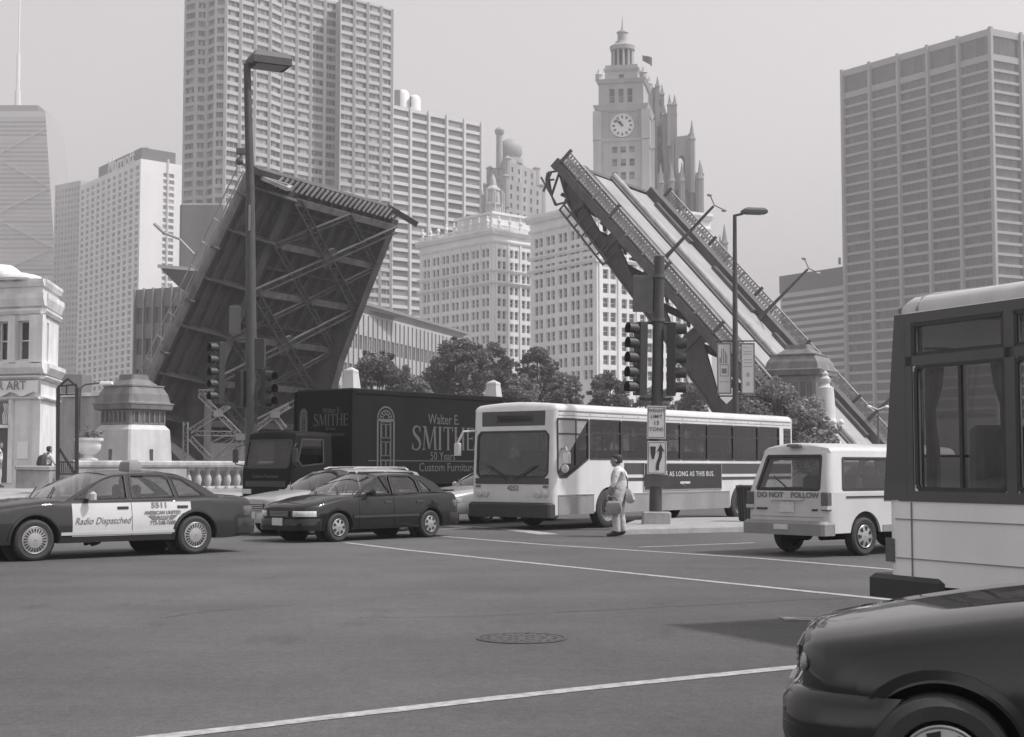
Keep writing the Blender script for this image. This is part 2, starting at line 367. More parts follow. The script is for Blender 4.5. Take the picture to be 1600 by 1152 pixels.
class Bldg:
    def __init__(s, name, label, cat, base, group=None):
        s.b = Vector((base[0], base[1], 0)); s.e = thing(name, label, cat, s.b, group=group); s.T = Matrix.Translation(-s.b); s.nw = 0; s.extra = {}
    def mb(s): m = MB(); m.M = s.T; return m
    def part(s, mb, name, mats, smooth=False): return mb.build(name, mats, s.e, smooth)
    def facade(s, A, B, z0, zt, cols, rows, wm, gm=None, fm=None, depth=0.35, nv=0, nh=0, single=True, sill=False, wallname='wall', skip=None, fr=0.09, maxn=300):
        """A left, B right seen from outside (2D); cols [(centre, width)], rows [(zc, h)]"""
        gm = gm or M_glassb; fm = fm or wm
        A = Vector((A[0], A[1], 0)); B = Vector((B[0], B[1], 0)); d = (B - A); L = d.length; d.normalize(); n = Vector((d.y, -d.x, 0))
        W = lambda a, z, dep=0.0: A + d * a - n * dep + Vector((0, 0, z))
        mb = s.mb(); rows = sorted(rows); cols = sorted(cols); rz = math.atan2(d.y, d.x)
        z = z0
        for zc, h in rows:
            zb, zu = zc - h / 2, zc + h / 2
            if zb > z: mb.quad(W(0, z), W(L, z), W(L, zb), W(0, zb))
            a = 0
            for sc, w in cols:
                l, r = sc - w / 2, sc + w / 2
                mb.quad(W(a, zb), W(l, zb), W(l, zu), W(a, zu)); a = r
                mb.quad(W(l, zb), W(l, zb, depth), W(l, zu, depth), W(l, zu)); mb.quad(W(r, zb, depth), W(r, zb), W(r, zu), W(r, zu, depth))
                mb.quad(W(l, zb), W(r, zb), W(r, zb, depth), W(l, zb, depth)); mb.quad(W(l, zu, depth), W(r, zu, depth), W(r, zu), W(l, zu))
                c = W(sc, zc, depth); px, py = proj(c)
                if (skip and skip(px, py)) or not (-40 < px < 1640 and -40 < py < 745):
                    mb.quad(W(l, zb, depth), W(r, zb, depth), W(r, zu, depth), W(l, zu, depth), 1); continue
                if single and s.nw < maxn:
                    link('window', window_mesh(w, h, nv, nh, gm, fm, fr, sill), s.e, c - s.b, (0, 0, rz)); s.nw += 1
                else:
                    key = (gm.name, fm.name); e = s.extra.setdefault(key, (MB(), gm, fm))[0]
                    me = window_mesh(w, h, nv, nh, gm, fm, fr, sill); Mx = Matrix.Translation(c - s.b) @ Matrix.Rotation(rz, 4, 'Z')
                    vs = [tuple(Mx @ v.co) for v in me.vertices]; b = len(e.v); e.v += vs
                    for p in me.polygons: e.f.append([b + i for i in p.vertices]); e.m.append(p.material_index)
            mb.quad(W(a, zb), W(L, zb), W(L, zu), W(a, zu)); z = zu
        mb.quad(W(0, z), W(L, z), W(L, zt), W(0, zt))
        o = mb.build(wallname, [wm, gm], s.e); return o
    def finish(s):
        for (mb, gm, fm) in s.extra.values():
            o = mb.build('window_field', [gm, fm], s.e); o['kind'] = 'stuff'
    def core(s, poly, z0, z1, m, name='core', inset=0.0):
        mb = s.mb(); mb.prism([(p[0], p[1]) for p in poly], z0, z1); return s.part(mb, name, m)
def band(b, A, B, z0, z1, out, m, name='cornice', ends=0.0):
    A = Vector((A[0], A[1], 0)); B = Vector((B[0], B[1], 0)); d = (B - A).normalized(); n = Vector((d.y, -d.x, 0))
    A = A - d * ends; B = B + d * ends; mb = b.mb()
    q = [(A + n * 0.003), (B + n * 0.003), (B + n * out), (A + n * out)]
    mb.loft([[p + Vector((0, 0, z0)) for p in [q[0], q[1], q[1] + (q[2] - q[1]) * .55, q[0] + (q[3] - q[0]) * .55]], [p + Vector((0, 0, z0 + (z1 - z0) * .6)) for p in q], [p + Vector((0, 0, z1)) for p in q]], 0, True)
    return b.part(mb, name, m)
def corners(c, l, r, D):
    """three photo points of the roofline (corner, left end, right end) at distance D of the corner"""
    C = P(c[0], c[1], D); z = C.z
    Lp = P(l[0], l[1], depth_for(l[1], z)); Rp = P(r[0], r[1], depth_for(r[1], z)); return C, Lp, Rp, z
def backbox(b, C, L, R, z0, z1, m, name='rear_wall', cap=True, inset=0.0):
    """the two hidden sides and roof"""
    E = L + R - C; mb = b.mb(); V = lambda p, z: (p.x, p.y, z)
    mb.quad(V(R, z0), V(E, z0), V(E, z1), V(R, z1)); mb.quad(V(E, z0), V(L, z0), V(L, z1), V(E, z1))
    if cap: mb.quad(V(L, z1 - inset), V(C, z1 - inset), V(R, z1 - inset), V(E, z1 - inset))
    return b.part(mb, name, m)
def grid(L, n, w, margin=0.0): return [(margin + (L - 2 * margin) * (i + .5) / n, w) for i in range(n)]
def rowsz(ztop, zmin, step, h, off): 
    r = []; z = ztop - off
    while z - h / 2 > zmin: r.append((z, h)); z -= step
    return r
def len2(a, b): return math.hypot(a[0] - b[0], a[1] - b[1])
def V2(p): return (p[0], p[1])
M_white = mat('white_cladding', 0.82, 0.8, var=0.06, scale=0.05, streak=0.06)
M_conc = mat('pale_concrete', 0.5, 0.85, var=0.08, scale=0.06, streak=0.10)
M_terra = mat('cream_terracotta', 0.80, 0.7, var=0.08, scale=0.12, streak=0.08)
M_brick = mat('grey_limestone_far', 0.36, 0.85, var=0.1, scale=0.1, streak=0.14)
M_goth = mat('gothic_limestone', 0.27, 0.85, var=0.16, scale=0.15, streak=0.22)
M_dark = mat('dark_cladding', 0.09, 0.6, var=0.15, scale=0.1)
M_alum = mat('weathered_aluminium', 0.28, 0.5, metal=0.2, var=0.1, scale=0.1, streak=0.08)
M_steelp = mat('grey_steel_panel', 0.20, 0.55, var=0.12, scale=0.2, streak=0.1)
M_gl2 = mat('grey_window_glass', 0.075, 0.15, var=0.3, scale=0.5, island=3.0)
M_gl3 = mat('curtained_window_glass', 0.10, 0.2, var=0.3, scale=0.4, island=2.8)
M_gl4 = mat('pale_reflecting_glass', 0.12, 0.12, var=0.3, scale=0.3, island=1.1)
# --- far tapered tower
D = 1300; zt = P(60, 168, D).z; b = Bldg('tapered_skyscraper', 'far tapered skyscraper with twin masts, hazy at the left edge', 'skyscraper', P(10, 731, D)[:2])
cx = P(-10, 0, D).x; ht = P(63, 170, D).x - cx; hb = (P(82, 520, D).x - cx) * 1.32
mb = b.mb(); dp = 30
def ring(z):
    k = z / zt; h = hb + (ht - hb) * k; dd = 46 - 20 * k; return [(cx - h, D + 40 - dd, z), (cx + h, D + 40 - dd, z), (cx + h, D + 40 + dd, z), (cx - h, D + 40 + dd, z)]
mb.loft([ring(0), ring(zt)], 0, True); b.part(mb, 'wall', mat('haze_pale_cladding', 0.42, 0.5, var=0.08, scale=0.03))  # dark cladding coloured pale: the fading by haze is put into the colour
mb = b.mb()
for i in range(60):
    z = zt * (0.25 + 0.74 * i / 60); r0 = ring(z); r1 = ring(z + 2.0)
    mb.quad(*[Vector(p) + Vector((0, -0.3, 0)) for p in (r0[0], r0[1], r1[1], r1[0])])
o = b.part(mb, 'window_field', M_gl2); o['kind'] = 'stuff'
mb = b.mb()
for i in range(5):
    z0, z1 = zt * (.17 * i + .1), zt * (.17 * (i + 1) + .1)
    a, c_ = ring(z0), ring(min(z1, zt)); 
    mb.bar(Vector(a[0]) + Vector((0, -.6, 0)), Vector(c_[1]) + Vector((0, -.6, 0)), 3, .8); mb.bar(Vector(a[1]) + Vector((0, -.6, 0)), Vector(c_[0]) + Vector((0, -.6, 0)), 3, .8)
b.part(mb, 'cross_bracing', MATS['haze_pale_cladding'])
for x, top in ((31, -8), (-6, 10)):
    mb = b.mb(); p = P(x, 0, D + 40).x; zz = P(0, top, D + 40).z
    mb.tube([(p, D + 40, zt), (p, D + 40, zt + 25)], 3.0, 8); mb.tube([(p, D + 40, zt + 25), (p, D + 40, zt + 60)], 1.9, 8); mb.tube([(p, D + 40, zt + 60), (p, D + 40, zz)], 0.9, 6); b.part(mb, 'mast', M_white)
mb = b.mb(); mb.box(cx - ht * .8, cx + ht * .8, D + 20, D + 60, zt, zt + 7); b.part(mb, 'crown_deck', M_dark)
# --- pale slab behind
C, L, R, z = corners((126, 282), (86, 290), (150, 285), 1000)
b = Bldg('slab_tower', 'pale slab tower partly hidden behind the white hotel block', 'tower block', C[:2]); W = len2(L, C)
b.facade(L, C, 0, z, grid(W, 8, W / 8 * .55, 0.6), rowsz(z, 60, 4.2, 2.4, 5), M_conc, M_gl3, single=False); b.facade(C, R, 0, z, grid(len2(C, R), 3, 2.0), rowsz(z, 60, 4.2, 2.4, 5), M_conc, M_gl3, single=False)
backbox(b, C, L, R, 0, z, M_conc); b.finish()
# --- white hotel block
C, L, R, z = corners((220, 248), (125, 291), (288, 259), 800)
b = Bldg('hotel_block', 'white gridded hotel block with blank bright corner and dark penthouse', 'hotel', C[:2])
W = len2(L, C); S = len2(C, R)
b.facade(L, C, 0, z, grid(W, 11, W / 11 * .60, 0.5), rowsz(z, 40, 3.62, 2.35, 4.4), M_white, M_gl3, single=False, depth=0.5)
b.facade(C, R, 0, z, [(S * .56, S * .085), (S * .70, S * .14), (S * .97, S * .04)], rowsz(z, 40, 3.62, 2.3, 7.0), M_white, M_gl3, M_white, depth=0.4, maxn=130)
backbox(b, C, L, R, 0, z, M_white)
mb = b.mb(); d = (R - C).normalized(); n = Vector((d.y, -d.x, 0)); p = C + d * S * .62
mb.bar(Vector((p.x, p.y, 20)) + n * .4, Vector((p.x, p.y, z + 2)) + n * .4, 1.0, 0.8); b.part(mb, 'pilaster', M_white)
# penthouse with letters
E = L + R - C; k = lambda a, c_: C + (L - C) * a + (R - C) * c_
mb = b.mb(); zp = P(215, 232, 806).z
mb.prism([V2(k(.72, .06)), V2(k(.03, .06)), V2(k(.03, .84)), V2(k(.72, .84))], z + .01, zp); b.part(mb, 'penthouse', M_dark)
mb = b.mb(); q = k(.12, .3); mb.box(q.x - 1.2, q.x + 1.2, q.y - 1.2, q.y + 1.2, zp, zp + 2.2); b.part(mb, 'chimney', M_dark)
dl = (C - L).normalized(); nn = Vector((dl.y, -dl.x, 0)); q = k(.34, .055) + nn * .25
text_mesh('Marriott', 11.5, M_white, b.e, Matrix.Translation(-b.b) @ frame_m((q.x, q.y, (z + zp) / 2 + .2), dl, (0, 0, 1)), xs=1.05, ext=.15, bold=0.2)
b.finish()
# --- tall apartment tower with bays
M_apt = mat('apartment_concrete', 0.46, 0.85, var=0.06, scale=0.05, streak=0.08)
M_aptw = mat('apartment_spandrel', 0.40, 0.85, var=0.1, scale=0.08)
zr = P(355, 155, 430).z
def apt(x, y): return P(x, y, depth_for(y, zr))
pts = [apt(286, 163), apt(306, 159), apt(322, 160), apt(335, 155), apt(352, 155), apt(375, 160), apt(398, 165), apt(421, 170), apt(440, 177), apt(463, 182), apt(485, 187), apt(507, 191), apt(526, 194), apt(531, 186), apt(553, 190), apt(574, 194), apt(595, 198), apt(612, 202)]
b = Bldg('apartment_tower', 'very tall pale apartment tower with rows of bay windows behind the left bridge leaf', 'apartment tower', pts[4][:2])
ztop = 150.0; fl = 2.84
def aptskip(px, py): return py > 480 or (px > 395 and py > 262 + (px - 390) * .32 + 40 and px < 560 and py > 350) or (px < 345 and py > 330)
for i in range(len(pts) - 1):
    A, B = pts[i], pts[i + 1]; W = len2(A, B)
    rows = rowsz(ztop, 40, fl, 1.75, 1.6)
    if i == 12: b.facade(A, B, 0, ztop, [], [], M_apt); continue
    b.facade(A, B, 0, ztop, [(W / 2, W * (.86 if i > 3 else .68))], rows, M_apt, M_gl2 if i % 3 else M_gl3, M_aptw, depth=.45, nv=2, nh=0, skip=aptskip, fr=.12)
for i, p in enumerate(pts):
    if i in (0, 1, 2, 3, 13): continue
    mb = b.mb(); mb.box(p.x - .45, p.x + .45, p.y - .5, p.y + .4, 0, ztop - .2); b.part(mb, 'pier', M_apt)
Lf, Rt = pts[0], pts[-1]
mb = b.mb()
bk = Vector((Rt.x - 22, Rt.y + 45, 0)); bl = Vector((Lf.x - 6, Lf.y + 45, 0))
for A, B in ((Rt, bk), (bk, bl), (bl, Lf)): mb.quad((A.x, A.y, 0), (B.x, B.y, 0), (B.x, B.y, ztop), (A.x, A.y, ztop))
mb.add([(p.x, p.y, ztop - .05) for p in pts] + [(bk.x, bk.y, ztop - .05), (bl.x, bl.y, ztop - .05)], [tuple(range(len(pts) + 2))]); b.part(mb, 'rear_wall', M_apt); b.finish()
M_slab = mat('slab_white_concrete', .62, .8, var=.06, scale=.05, streak=.08)
# --- white slab with ribbon windows
C, L, R, z = corners((612, 163.5), (604, 165), (752, 193), 520)
b = Bldg('office_slab', 'white office slab with wide grey window bands beside the apartment tower', 'office building', C[:2])
W = len2(C, R); rows = rowsz(z, 30, 3.42, 2.25, 2.4)
b.facade(C, R, 0, z, [(W * (i + .5) / 5, W / 5 * .86) for i in range(5)], rows, M_slab, M_gl4, M_slab, depth=.5, nv=0, fr=.05, skip=lambda px, py: py > 480)
E = R + Vector((-20, 26, 0)); mb = b.mb()
for A, B in ((R, E), (E, E + (C - R)), (E + (C - R), C)): mb.quad((A.x, A.y, 0), (B.x, B.y, 0), (B.x, B.y, z), (A.x, A.y, z))
mb.add([(p.x, p.y, z - .1) for p in (C, R, E, E + (C - R))], [(0, 1, 2, 3)]); b.part(mb, 'rear_wall', M_slab)
for i in range(6):
    p = C.lerp(R, i / 5); mb = b.mb(); d = (R - C).normalized(); n = Vector((d.y, -d.x, 0)); q = p + n * .25
    mb.bar((q.x, q.y, 5), (q.x, q.y, z + .5), .9, .7, up=n); b.part(mb, 'pier', M_slab)
for x0, x1, y0, y1, mm in ((616, 626, 140, 166, M_steelp), (628, 634, 152, 170, M_white), (640, 643, 150, 172, M_dark)):
    p0, p1 = P(x0, y1, 535), P(x1, y0, 535); mb = b.mb(); mb.cbox(p0.x, p1.x, 535, 540, z - 2, p1.z, .3); b.part(mb, 'roof_plant', mm)
for x, y in ((630, 149), (648, 157)):
    p = P(x, y, 537); mb = b.mb(); mb.lathe([(2.2, -5), (2.2, 0), (1.9, 1.0), (1.2, 1.8), (.1, 2.1)], 14, p); b.part(mb, 'roof_tank', M_white, True)
b.finish()
# --- domed stone tower
D = 620
b = Bldg('domed_tower', 'stepped limestone tower with onion dome and minaret chimney', 'tower', P(802, 731, D)[:2])
def px(x): return P(x, 500, D).x
def pz(y): return P(800, y, D).z
def tier(x0, x1, y, dep, zb=0, rows=None, nc=0, ww=1.4, hh=2.2, step=3.9, zmin=95, tur=True):
    A = Vector((px(x0), D - dep / 2 + 30, 0)); Cn = Vector((px(x0 + (x1 - x0) * .38), D - dep / 2 - 12 + 30 - 8, 0)); B = Vector((px(x1), D - dep / 2 + 30, 0)); zt = pz(y)
    Wl, Wr = len2(A, Cn), len2(Cn, B); rw = rowsz(zt, max(zb, zmin), step, hh, 3.0) if nc else []
    b.facade(A, Cn, zb, zt, grid(Wl, max(2, nc - 1), ww, 1.2) if nc else [], rw, M_brick, single=False); b.facade(Cn, B, zb, zt, grid(Wr, nc, ww, 1.2) if nc else [], rw, M_brick, single=False)
    backbox(b, Cn, A, B, zb, zt, M_brick)
    for q in ((A, Cn, B) if tur else ()):
        mb = b.mb(); mb.lathe([(1.5, zt - 12), (1.5, zt + .8), (1.8, zt + 1.0), (1.8, zt + 1.4), (.9, zt + 1.9), (.2, zt + 2.4)], 8, (q.x, q.y + 1.2, 0)); b.part(mb, 'turret', M_brick)
tier(755, 849, 282, 26, 0, nc=5); tier(764, 840, 252, 20, pz(284), nc=4, zmin=pz(284)); tier(776, 820, 240, 14, pz(254), tur=False)
mb = b.mb(); c_ = (px(797), D + 18, 0); r = 20 / 2300 * D
mb.lathe([(r * 1.0, pz(243)), (r * 1.02, pz(236)), (r * .92, pz(235))], 20, c_); b.part(mb, 'drum', M_brick, True)
prof = [(r * math.sin(a) if a < 2.9 else .1, pz(222) - r * math.cos(a)) for a in np.linspace(.75, 3.1, 16)]
mb = b.mb(); mb.lathe(prof, 24, c_); b.part(mb, 'dome', mat('dome_cladding', .32, .6, var=.15, scale=.3), 'all')
mb = b.mb(); q = (px(780), D + 8, 0); mb.lathe([(1.5, pz(258)), (1.35, pz(205)), (1.9, pz(203)), (2.1, pz(197)), (1.5, pz(194)), (.6, pz(192))], 14, q); b.part(mb, 'minaret_chimney', M_brick, True)
b.finish()
M_tower0 = mat('grey_terracotta', .46, .75, var=.12, scale=.4, streak=.16)
# --- left white office block with balustrade and statues
def wrig(b, c, l, r, D, nbl, nbr, rstep, roff, rh, zmin, cors, ratio_w=.30, pent=False, skip=None, lm=None, rm=None):
    C, L, R, z = corners(c, l, r, D); W, S = len2(L, C), len2(C, R)
    def pairs(Ln, nb, m):
        o = []; bw_ = (Ln - 2 * m) / nb
        for i in range(nb):
            for s_ in (-.2, .2): o.append((m + bw_ * (i + .5 + s_), bw_ * ratio_w))
        return o
    rows = rowsz(z, zmin, rstep, rh, roff)
    b.facade(L, C, 0, z, pairs(W, nbl, lm or 1.0), rows, M_terra, None, M_terra, nh=1, nv=0, sill=True, skip=skip, fr=.10, depth=.55, maxn=300)
    b.facade(C, R, 0, z, pairs(S, nbr, rm or 1.2), rows, M_terra, None, M_terra, nh=1, nv=0, sill=True, skip=skip, fr=.10, depth=.55, maxn=300)
    backbox(b, C, L, R, 0, z, M_terra)
    for zo, th, ou in cors:
        band(b, L, C, z - zo, z - zo + th, ou, M_terra, ends=ou * .9); band(b, C, R, z - zo, z - zo + th, ou, M_terra)
    for A, B, nb, m in ((L, C, nbl, lm or 1.0), (C, R, nbr, rm or 1.2)):
        d = (B - A).normalized(); n = Vector((d.y, -d.x, 0)); bw_ = (len2(A, B) - 2 * m) / nb
        for i in range(nb + 1):
            p = A + d * (m + bw_ * i) + n * .12; mb = b.mb(); mb.bar((p.x, p.y, 4), (p.x, p.y, z - cors[1][0]), bw_ * .13, .3, up=n); b.part(mb, 'pilaster', M_terra)
    return C, L, R, z
b = Bldg('terracotta_block', 'cream terracotta office block with roof statues, left of the clock tower block', 'office building', P(770, 731, 400)[:2])
C, L, R, z = wrig(b, (770, 364), (656, 386), (836, 374), 400, 7, 3, 3.42, 5.2, 2.25, 22, [(0.3, 1.6, 1.1), (2.6, .8, .5), (10.6, .9, .6), (14.0, .9, .7)], skip=lambda px, py: py > 560 or (px < 735 and py > 530))
# parapet balustrade, urns
for A, B, n_ in ((L, C, 9), (C, R, 4)):
    d = (B - A).normalized(); n = Vector((d.y, -d.x, 0)); Ln = len2(A, B)
    mb = b.mb(); mb.bar(Vector((A.x, A.y, z + 2.2)) + n * .3, Vector((B.x, B.y, z + 2.2)) + n * .3, .4, .35, up=(0, 0, 1))
    for i in range(int(Ln / .9)):
        p = A + d * (i + .5) * .9 + n * .3; mb.bar((p.x, p.y, z + 1.3), (p.x, p.y, z + 2.1), .3, .3)
    o = b.part(mb, 'parapet', M_terra)
    for i in range(n_):
        p = A + d * Ln * (i + .5) / n_ + n * .35; mb = b.mb(); mb.lathe([(.42, z + 1.3), (.42, z + 2.5), (.22, z + 2.7), (.55, z + 3.3), (.5, z + 3.8), (.2, z + 4.1), (.3, z + 4.5), (.03, z + 5.0)], 8, (p.x, p.y, 0)); b.part(mb, 'urn', M_terra, True)
# setback storey on the roof
k = lambda a, c_: C + (L - C) * a + (R - C) * c_
mb = b.mb(); zp = z + 5.6; mb.prism([V2(k(.52, .08)), V2(k(.05, .08)), V2(k(.05, 1.4)), V2(k(.52, 1.4))], z - .2, zp); b.part(mb, 'roof_storey', M_terra)
mb = b.mb(); mb.prism([V2(k(.54, .04)), V2(k(.03, .04)), V2(k(.03, 1.42)), V2(k(.54, 1.42))], zp, zp + .7); b.part(mb, 'roof_cornice', M_terra)
q = k(.08, .12); D2 = q.y + 5; mb = b.mb(); cc = P(770, 340, D2)
mb.lathe([(2.6, zp + .6), (2.6, zp + 3.2), (3.0, zp + 3.4), (2.8, zp + 3.9), (1.9, zp + 4.2), (1.9, zp + 7.4), (2.2, zp + 7.6), (2.1, zp + 8.1), (1.1, zp + 9), (.8, zp + 11), (.05, zp + 12.6)], 8, (cc.x, D2, 0)); b.part(mb, 'cupola', M_tower0)
for i in range(8):
    a = i * math.pi / 4 + .2; mb = b.mb(); mb.lathe([(.28, zp + .6), (.25, zp + 6.4), (.34, zp + 6.6), (.2, zp + 7.0), (.03, zp + 8)], 6, (cc.x + 3.1 * math.cos(a), D2 + 3.1 * math.sin(a), 0)); b.part(mb, 'cupola_column', M_tower0)
b.finish()
# --- right block and clock tower
b = Bldg('clock_tower_block', 'cream terracotta block carrying the tall tower with a round clock', 'clock tower', P(932, 731, 360)[:2])
C, L, R, z = wrig(b, (932, 325), (829, 350), (1110, 345), 360, 5, 6, 3.55, 5.6, 2.4, 20, [(0.2, 1.8, 1.2), (2.9, .8, .5), (10.0, 1.0, .7), (13.4, 1.0, .8)], skip=lambda px, py: py > 615 or (px > 1000 and py < 440), rm=1.0)
M_tower = mat('shaded_tower_terracotta', .42, .75, var=.10, scale=.15, streak=.14)  # darker copy of the block's terracotta, with the tower's shade in the colour
D = 384; tx = lambda x, d=D: P(x, 300, d).x; tz = lambda y: P(980, y, D).z
ang = -.20
def tw(name, x0, x1, y0, y1, m=M_tower, ch=0.0, grow=0.0):
    """square stage seen nearly face on"""
    hw = (tx(x1) - tx(x0)) / 2; cx_ = (tx(x0) + tx(x1)) / 2; cy = D + 7; z0, z1 = tz(y1), tz(y0); c_, s_ = math.cos(ang), math.sin(ang)
    sq = lambda h: [(cx_ + a * h * c_ - b_ * h * s_, cy + a * h * s_ + b_ * h * c_) for a, b_ in ((-1, -1), (1, -1), (1, 1), (-1, 1))]
    mb = b.mb(); r0, r1 = sq(hw), sq(hw + grow); mb.loft([[(x, y, z0) for x, y in r0], [(x, y, z1) for x, y in r1]], 0, True); return b.part(mb, name, m), sq(hw)
def twwin(x0, x1, y0, y1, cols, rws):
    hw = (tx(x1) - tx(x0)) / 2; cx_ = (tx(x0) + tx(x1)) / 2; cy = D + 7; c_, s_ = math.cos(ang), math.sin(ang)
    sq = [(cx_ + a * hw * c_ - b_ * hw * s_, cy + a * hw * s_ + b_ * hw * c_) for a, b_ in ((-1, -1), (1, -1), (1, 1), (-1, 1))]
    z0, z1 = tz(y1), tz(y0); Ln = 2 * hw
    cs = [(Ln * f, Ln * w) for f, w in cols]; rs = [(tz((ya + yb) / 2), tz(ya) - tz(yb)) for ya, yb in rws]
    for i in range(4): b.facade(sq[i], sq[(i + 1) % 4], z0, z1, cs if i in (0,) else [], rs if i in (0,) else [], M_tower, M_gl2, M_tower, depth=.4, nh=1, fr=.1, maxn=400)
    mb = b.mb(); mb.add([(x, y, z1 - .02) for x, y in sq], [(0, 1, 2, 3)]); b.part(mb, 'stage_roof', M_tower)
    return sq
c3 = [(.36, .115), (.54, .115), (.72, .115)]
sq = twwin(941, 1017, 218, 330, c3, [(228, 238), (247, 259), (268, 280), (290, 302)])
twwin(940, 1018, 172, 218, [], []); twwin(943, 1014, 128, 163, [(.3, .12), (.5, .12), (.7, .12)], [(137, 159)])
tw('cornice', 938, 1020, 163, 172, grow=.5); tw('cornice', 939, 1019, 215.5, 220, grow=.2); tw('cornice', 941, 1016, 122, 128, grow=.5)
twwin(952, 1004, 97, 122, [(.5, .16)], [(112, 121)]); tw('cornice', 951, 1005, 103, 107, grow=.3)
for i in range(4):   # corner piers and finials
    for x_, y0, y1, r_ in ((0, 172, 218, 1.1), (0, 218, 330, 1.0)):
        mb = b.mb(); q = sq[i]; mb.box(q[0] - r_, q[0] + r_, q[1] - r_, q[1] + r_, tz(y1), tz(y0) - .1); b.part(mb, 'corner_pier', M_tower)
    mb = b.mb(); q = sq[i]; mb.lathe([(.9, tz(122)), (.9, tz(115)), (1.1, tz(114)), (.5, tz(110)), (.1, tz(104))], 8, ((q[0] - cc.x) * 0 + q[0] * .93 + tx(979) * .07, q[1] * .93 + (D + 7) * .07, 0)); b.part(mb, 'finial', M_tower)
cx_, cy = tx(977), D + 7
mb = b.mb(); mb.lathe([(4.6, tz(104)), (3.6, tz(97)), (3.0, tz(96))], 24, (cx_, cy, 0)); b.part(mb, 'drum_base', M_tower, True)
mb = b.mb(); mb.lathe([(2.1, tz(97)), (2.1, tz(68))], 16, (cx_, cy, 0)); b.part(mb, 'drum', M_dark)
for i in range(12):
    a = i * math.pi / 6; mb = b.mb(); mb.lathe([(.36, tz(97)), (.3, tz(69))], 8, (cx_ + 2.75 * math.cos(a), cy + 2.75 * math.sin(a), 0)); b.part(mb, 'column', M_tower, True)
mb = b.mb(); mb.lathe([(2.9, tz(69)), (3.3, tz(68)), (3.5, tz(62)), (3.0, tz(60)), (2.2, tz(59)), (1.9, tz(54)), (1.35, tz(53)), (1.35, tz(41)), (1.6, tz(40)), (1.5, tz(38)), (.5, tz(36)), (.25, tz(30)), (.08, tz(14))], 20, (cx_, cy, 0)); b.part(mb, 'lantern', M_tower, True)
# clock
d = Vector((math.cos(ang), math.sin(ang), 0)); n = Vector((d.y, -d.x, 0)); hw = (tx(1018) - tx(940)) / 2
cc = Vector(((tx(1018) + tx(940)) / 2, D + 7, 0)) + n * hw + d * (tx(981) - tx(979)); cc.z = tz(196)
Mc = Matrix.Translation(-b.b) @ frame_m(cc + n * .03, d, (0, 0, 1)); R_ = 16.5 / 2300 * D
mb = MB(); mb.M = Mc; mb.lathe([(R_ * 1.12, 0), (R_ * 1.12, .5), (R_ * 1.03, .5), (R_ * 1.0, .2), (.01, .2)], 40, cap=False); clock = mb.build('clock_face', mat('clock_glass', .75, .5, var=.03), b.e, True)
M_blk = mat('black_paint', .03, .5)
for i in range(12):
    a = i * math.pi / 6; mb = MB(); mb.M = Mc; mb.bar((R_ * .70 * math.sin(a), R_ * .70 * math.cos(a), .27), (R_ * .96 * math.sin(a), R_ * .96 * math.cos(a), .27), .34, .12); mb.build('hour_mark', M_blk, clock)
for a, ln, w in ((math.radians(-34), .52, .5), (math.radians(-48), .85, .36)):
    mb = MB(); mb.M = Mc; mb.bar((-R_ * .1 * math.sin(a), -R_ * .1 * math.cos(a), .36 + w * .1), (R_ * ln * math.sin(a), R_ * ln * math.cos(a), .36 + w * .1), w, .1); mb.build('clock_hand', M_blk, clock)
# recessed panel frame round clock
mb = MB(); mb.M = Mc; q = R_ * 1.42
for a0, a1 in (((-q, -q), (q, -q)), ((q, -q), (q, q)), ((q, q), (-q, q)), ((-q, q), (-q, -q))): mb.bar((*a0, .1), (*a1, .1), .35, .3)
mb.build('clock_surround', M_tower, b.e)
p = P(1003, 80, D + 6); mb = b.mb(); mb.tube([(p.x, p.y, tz(100)), (p.x, p.y, tz(75))], .09, 6); b.part(mb, 'flagpole', M_white)
mb = b.mb(); r0 = []
for i in range(7): r0.append([(p.x + i * .45, p.y + .3 * math.sin(i * 1.1), tz(76) - i * .12), (p.x + i * .45, p.y + .3 * math.sin(i * 1.1 + .3), tz(84) - i * .3)])
mb.loft(r0, closed=False); b.part(mb, 'flag', M_dark)
b.finish()
# --- gothic tower
D = 500; b = Bldg('gothic_tower', 'grey gothic stone tower with buttressed crown right of the clock tower', 'tower', P(1055, 731, D)[:2])
gx = lambda x: P(x, 300, D).x; gz = lambda y: P(1050, y, D).z
def shaft(x0, x1, ytop, yb, dy=0, nrib=3, pin=True, arch=False, m=M_goth):
    mb = b.mb(); a, c_ = gx(x0), gx(x1); w = c_ - a; y0 = D + dy; mb.box(a, c_, y0, y0 + 8, gz(yb), gz(ytop)); b.part(mb, 'shaft', m)
    for i in range(nrib):
        mb = b.mb(); x = a + w * (i + .5) / nrib - w * .06; mb.box(x, x + w * .18 / nrib * 2.2, y0 - .7, y0 - .003, gz(yb), gz(ytop) + 1); b.part(mb, 'rib', m)
    if pin:
        for x in (a, c_):
            zz = gz(ytop); mb = b.mb(); mb.lathe([(1.0, zz - 14), (1.0, zz), (1.3, zz + .3), (.8, zz + 1.0), (.1, zz + 4.0)], 4, (x, y0, 0), a0=.78); b.part(mb, 'pinnacle', m)
shaft(1021, 1040, 138, 420, 10, 3); shaft(1018, 1031, 130, 420, 6, 2); shaft(1040, 1056, 180, 420, 2, 2); shaft(1046, 1054, 168, 300, -2, 1)
shaft(1018, 1096, 275, 440, 0, 9); shaft(1076, 1082, 210, 300, -1, 1, pin=False)
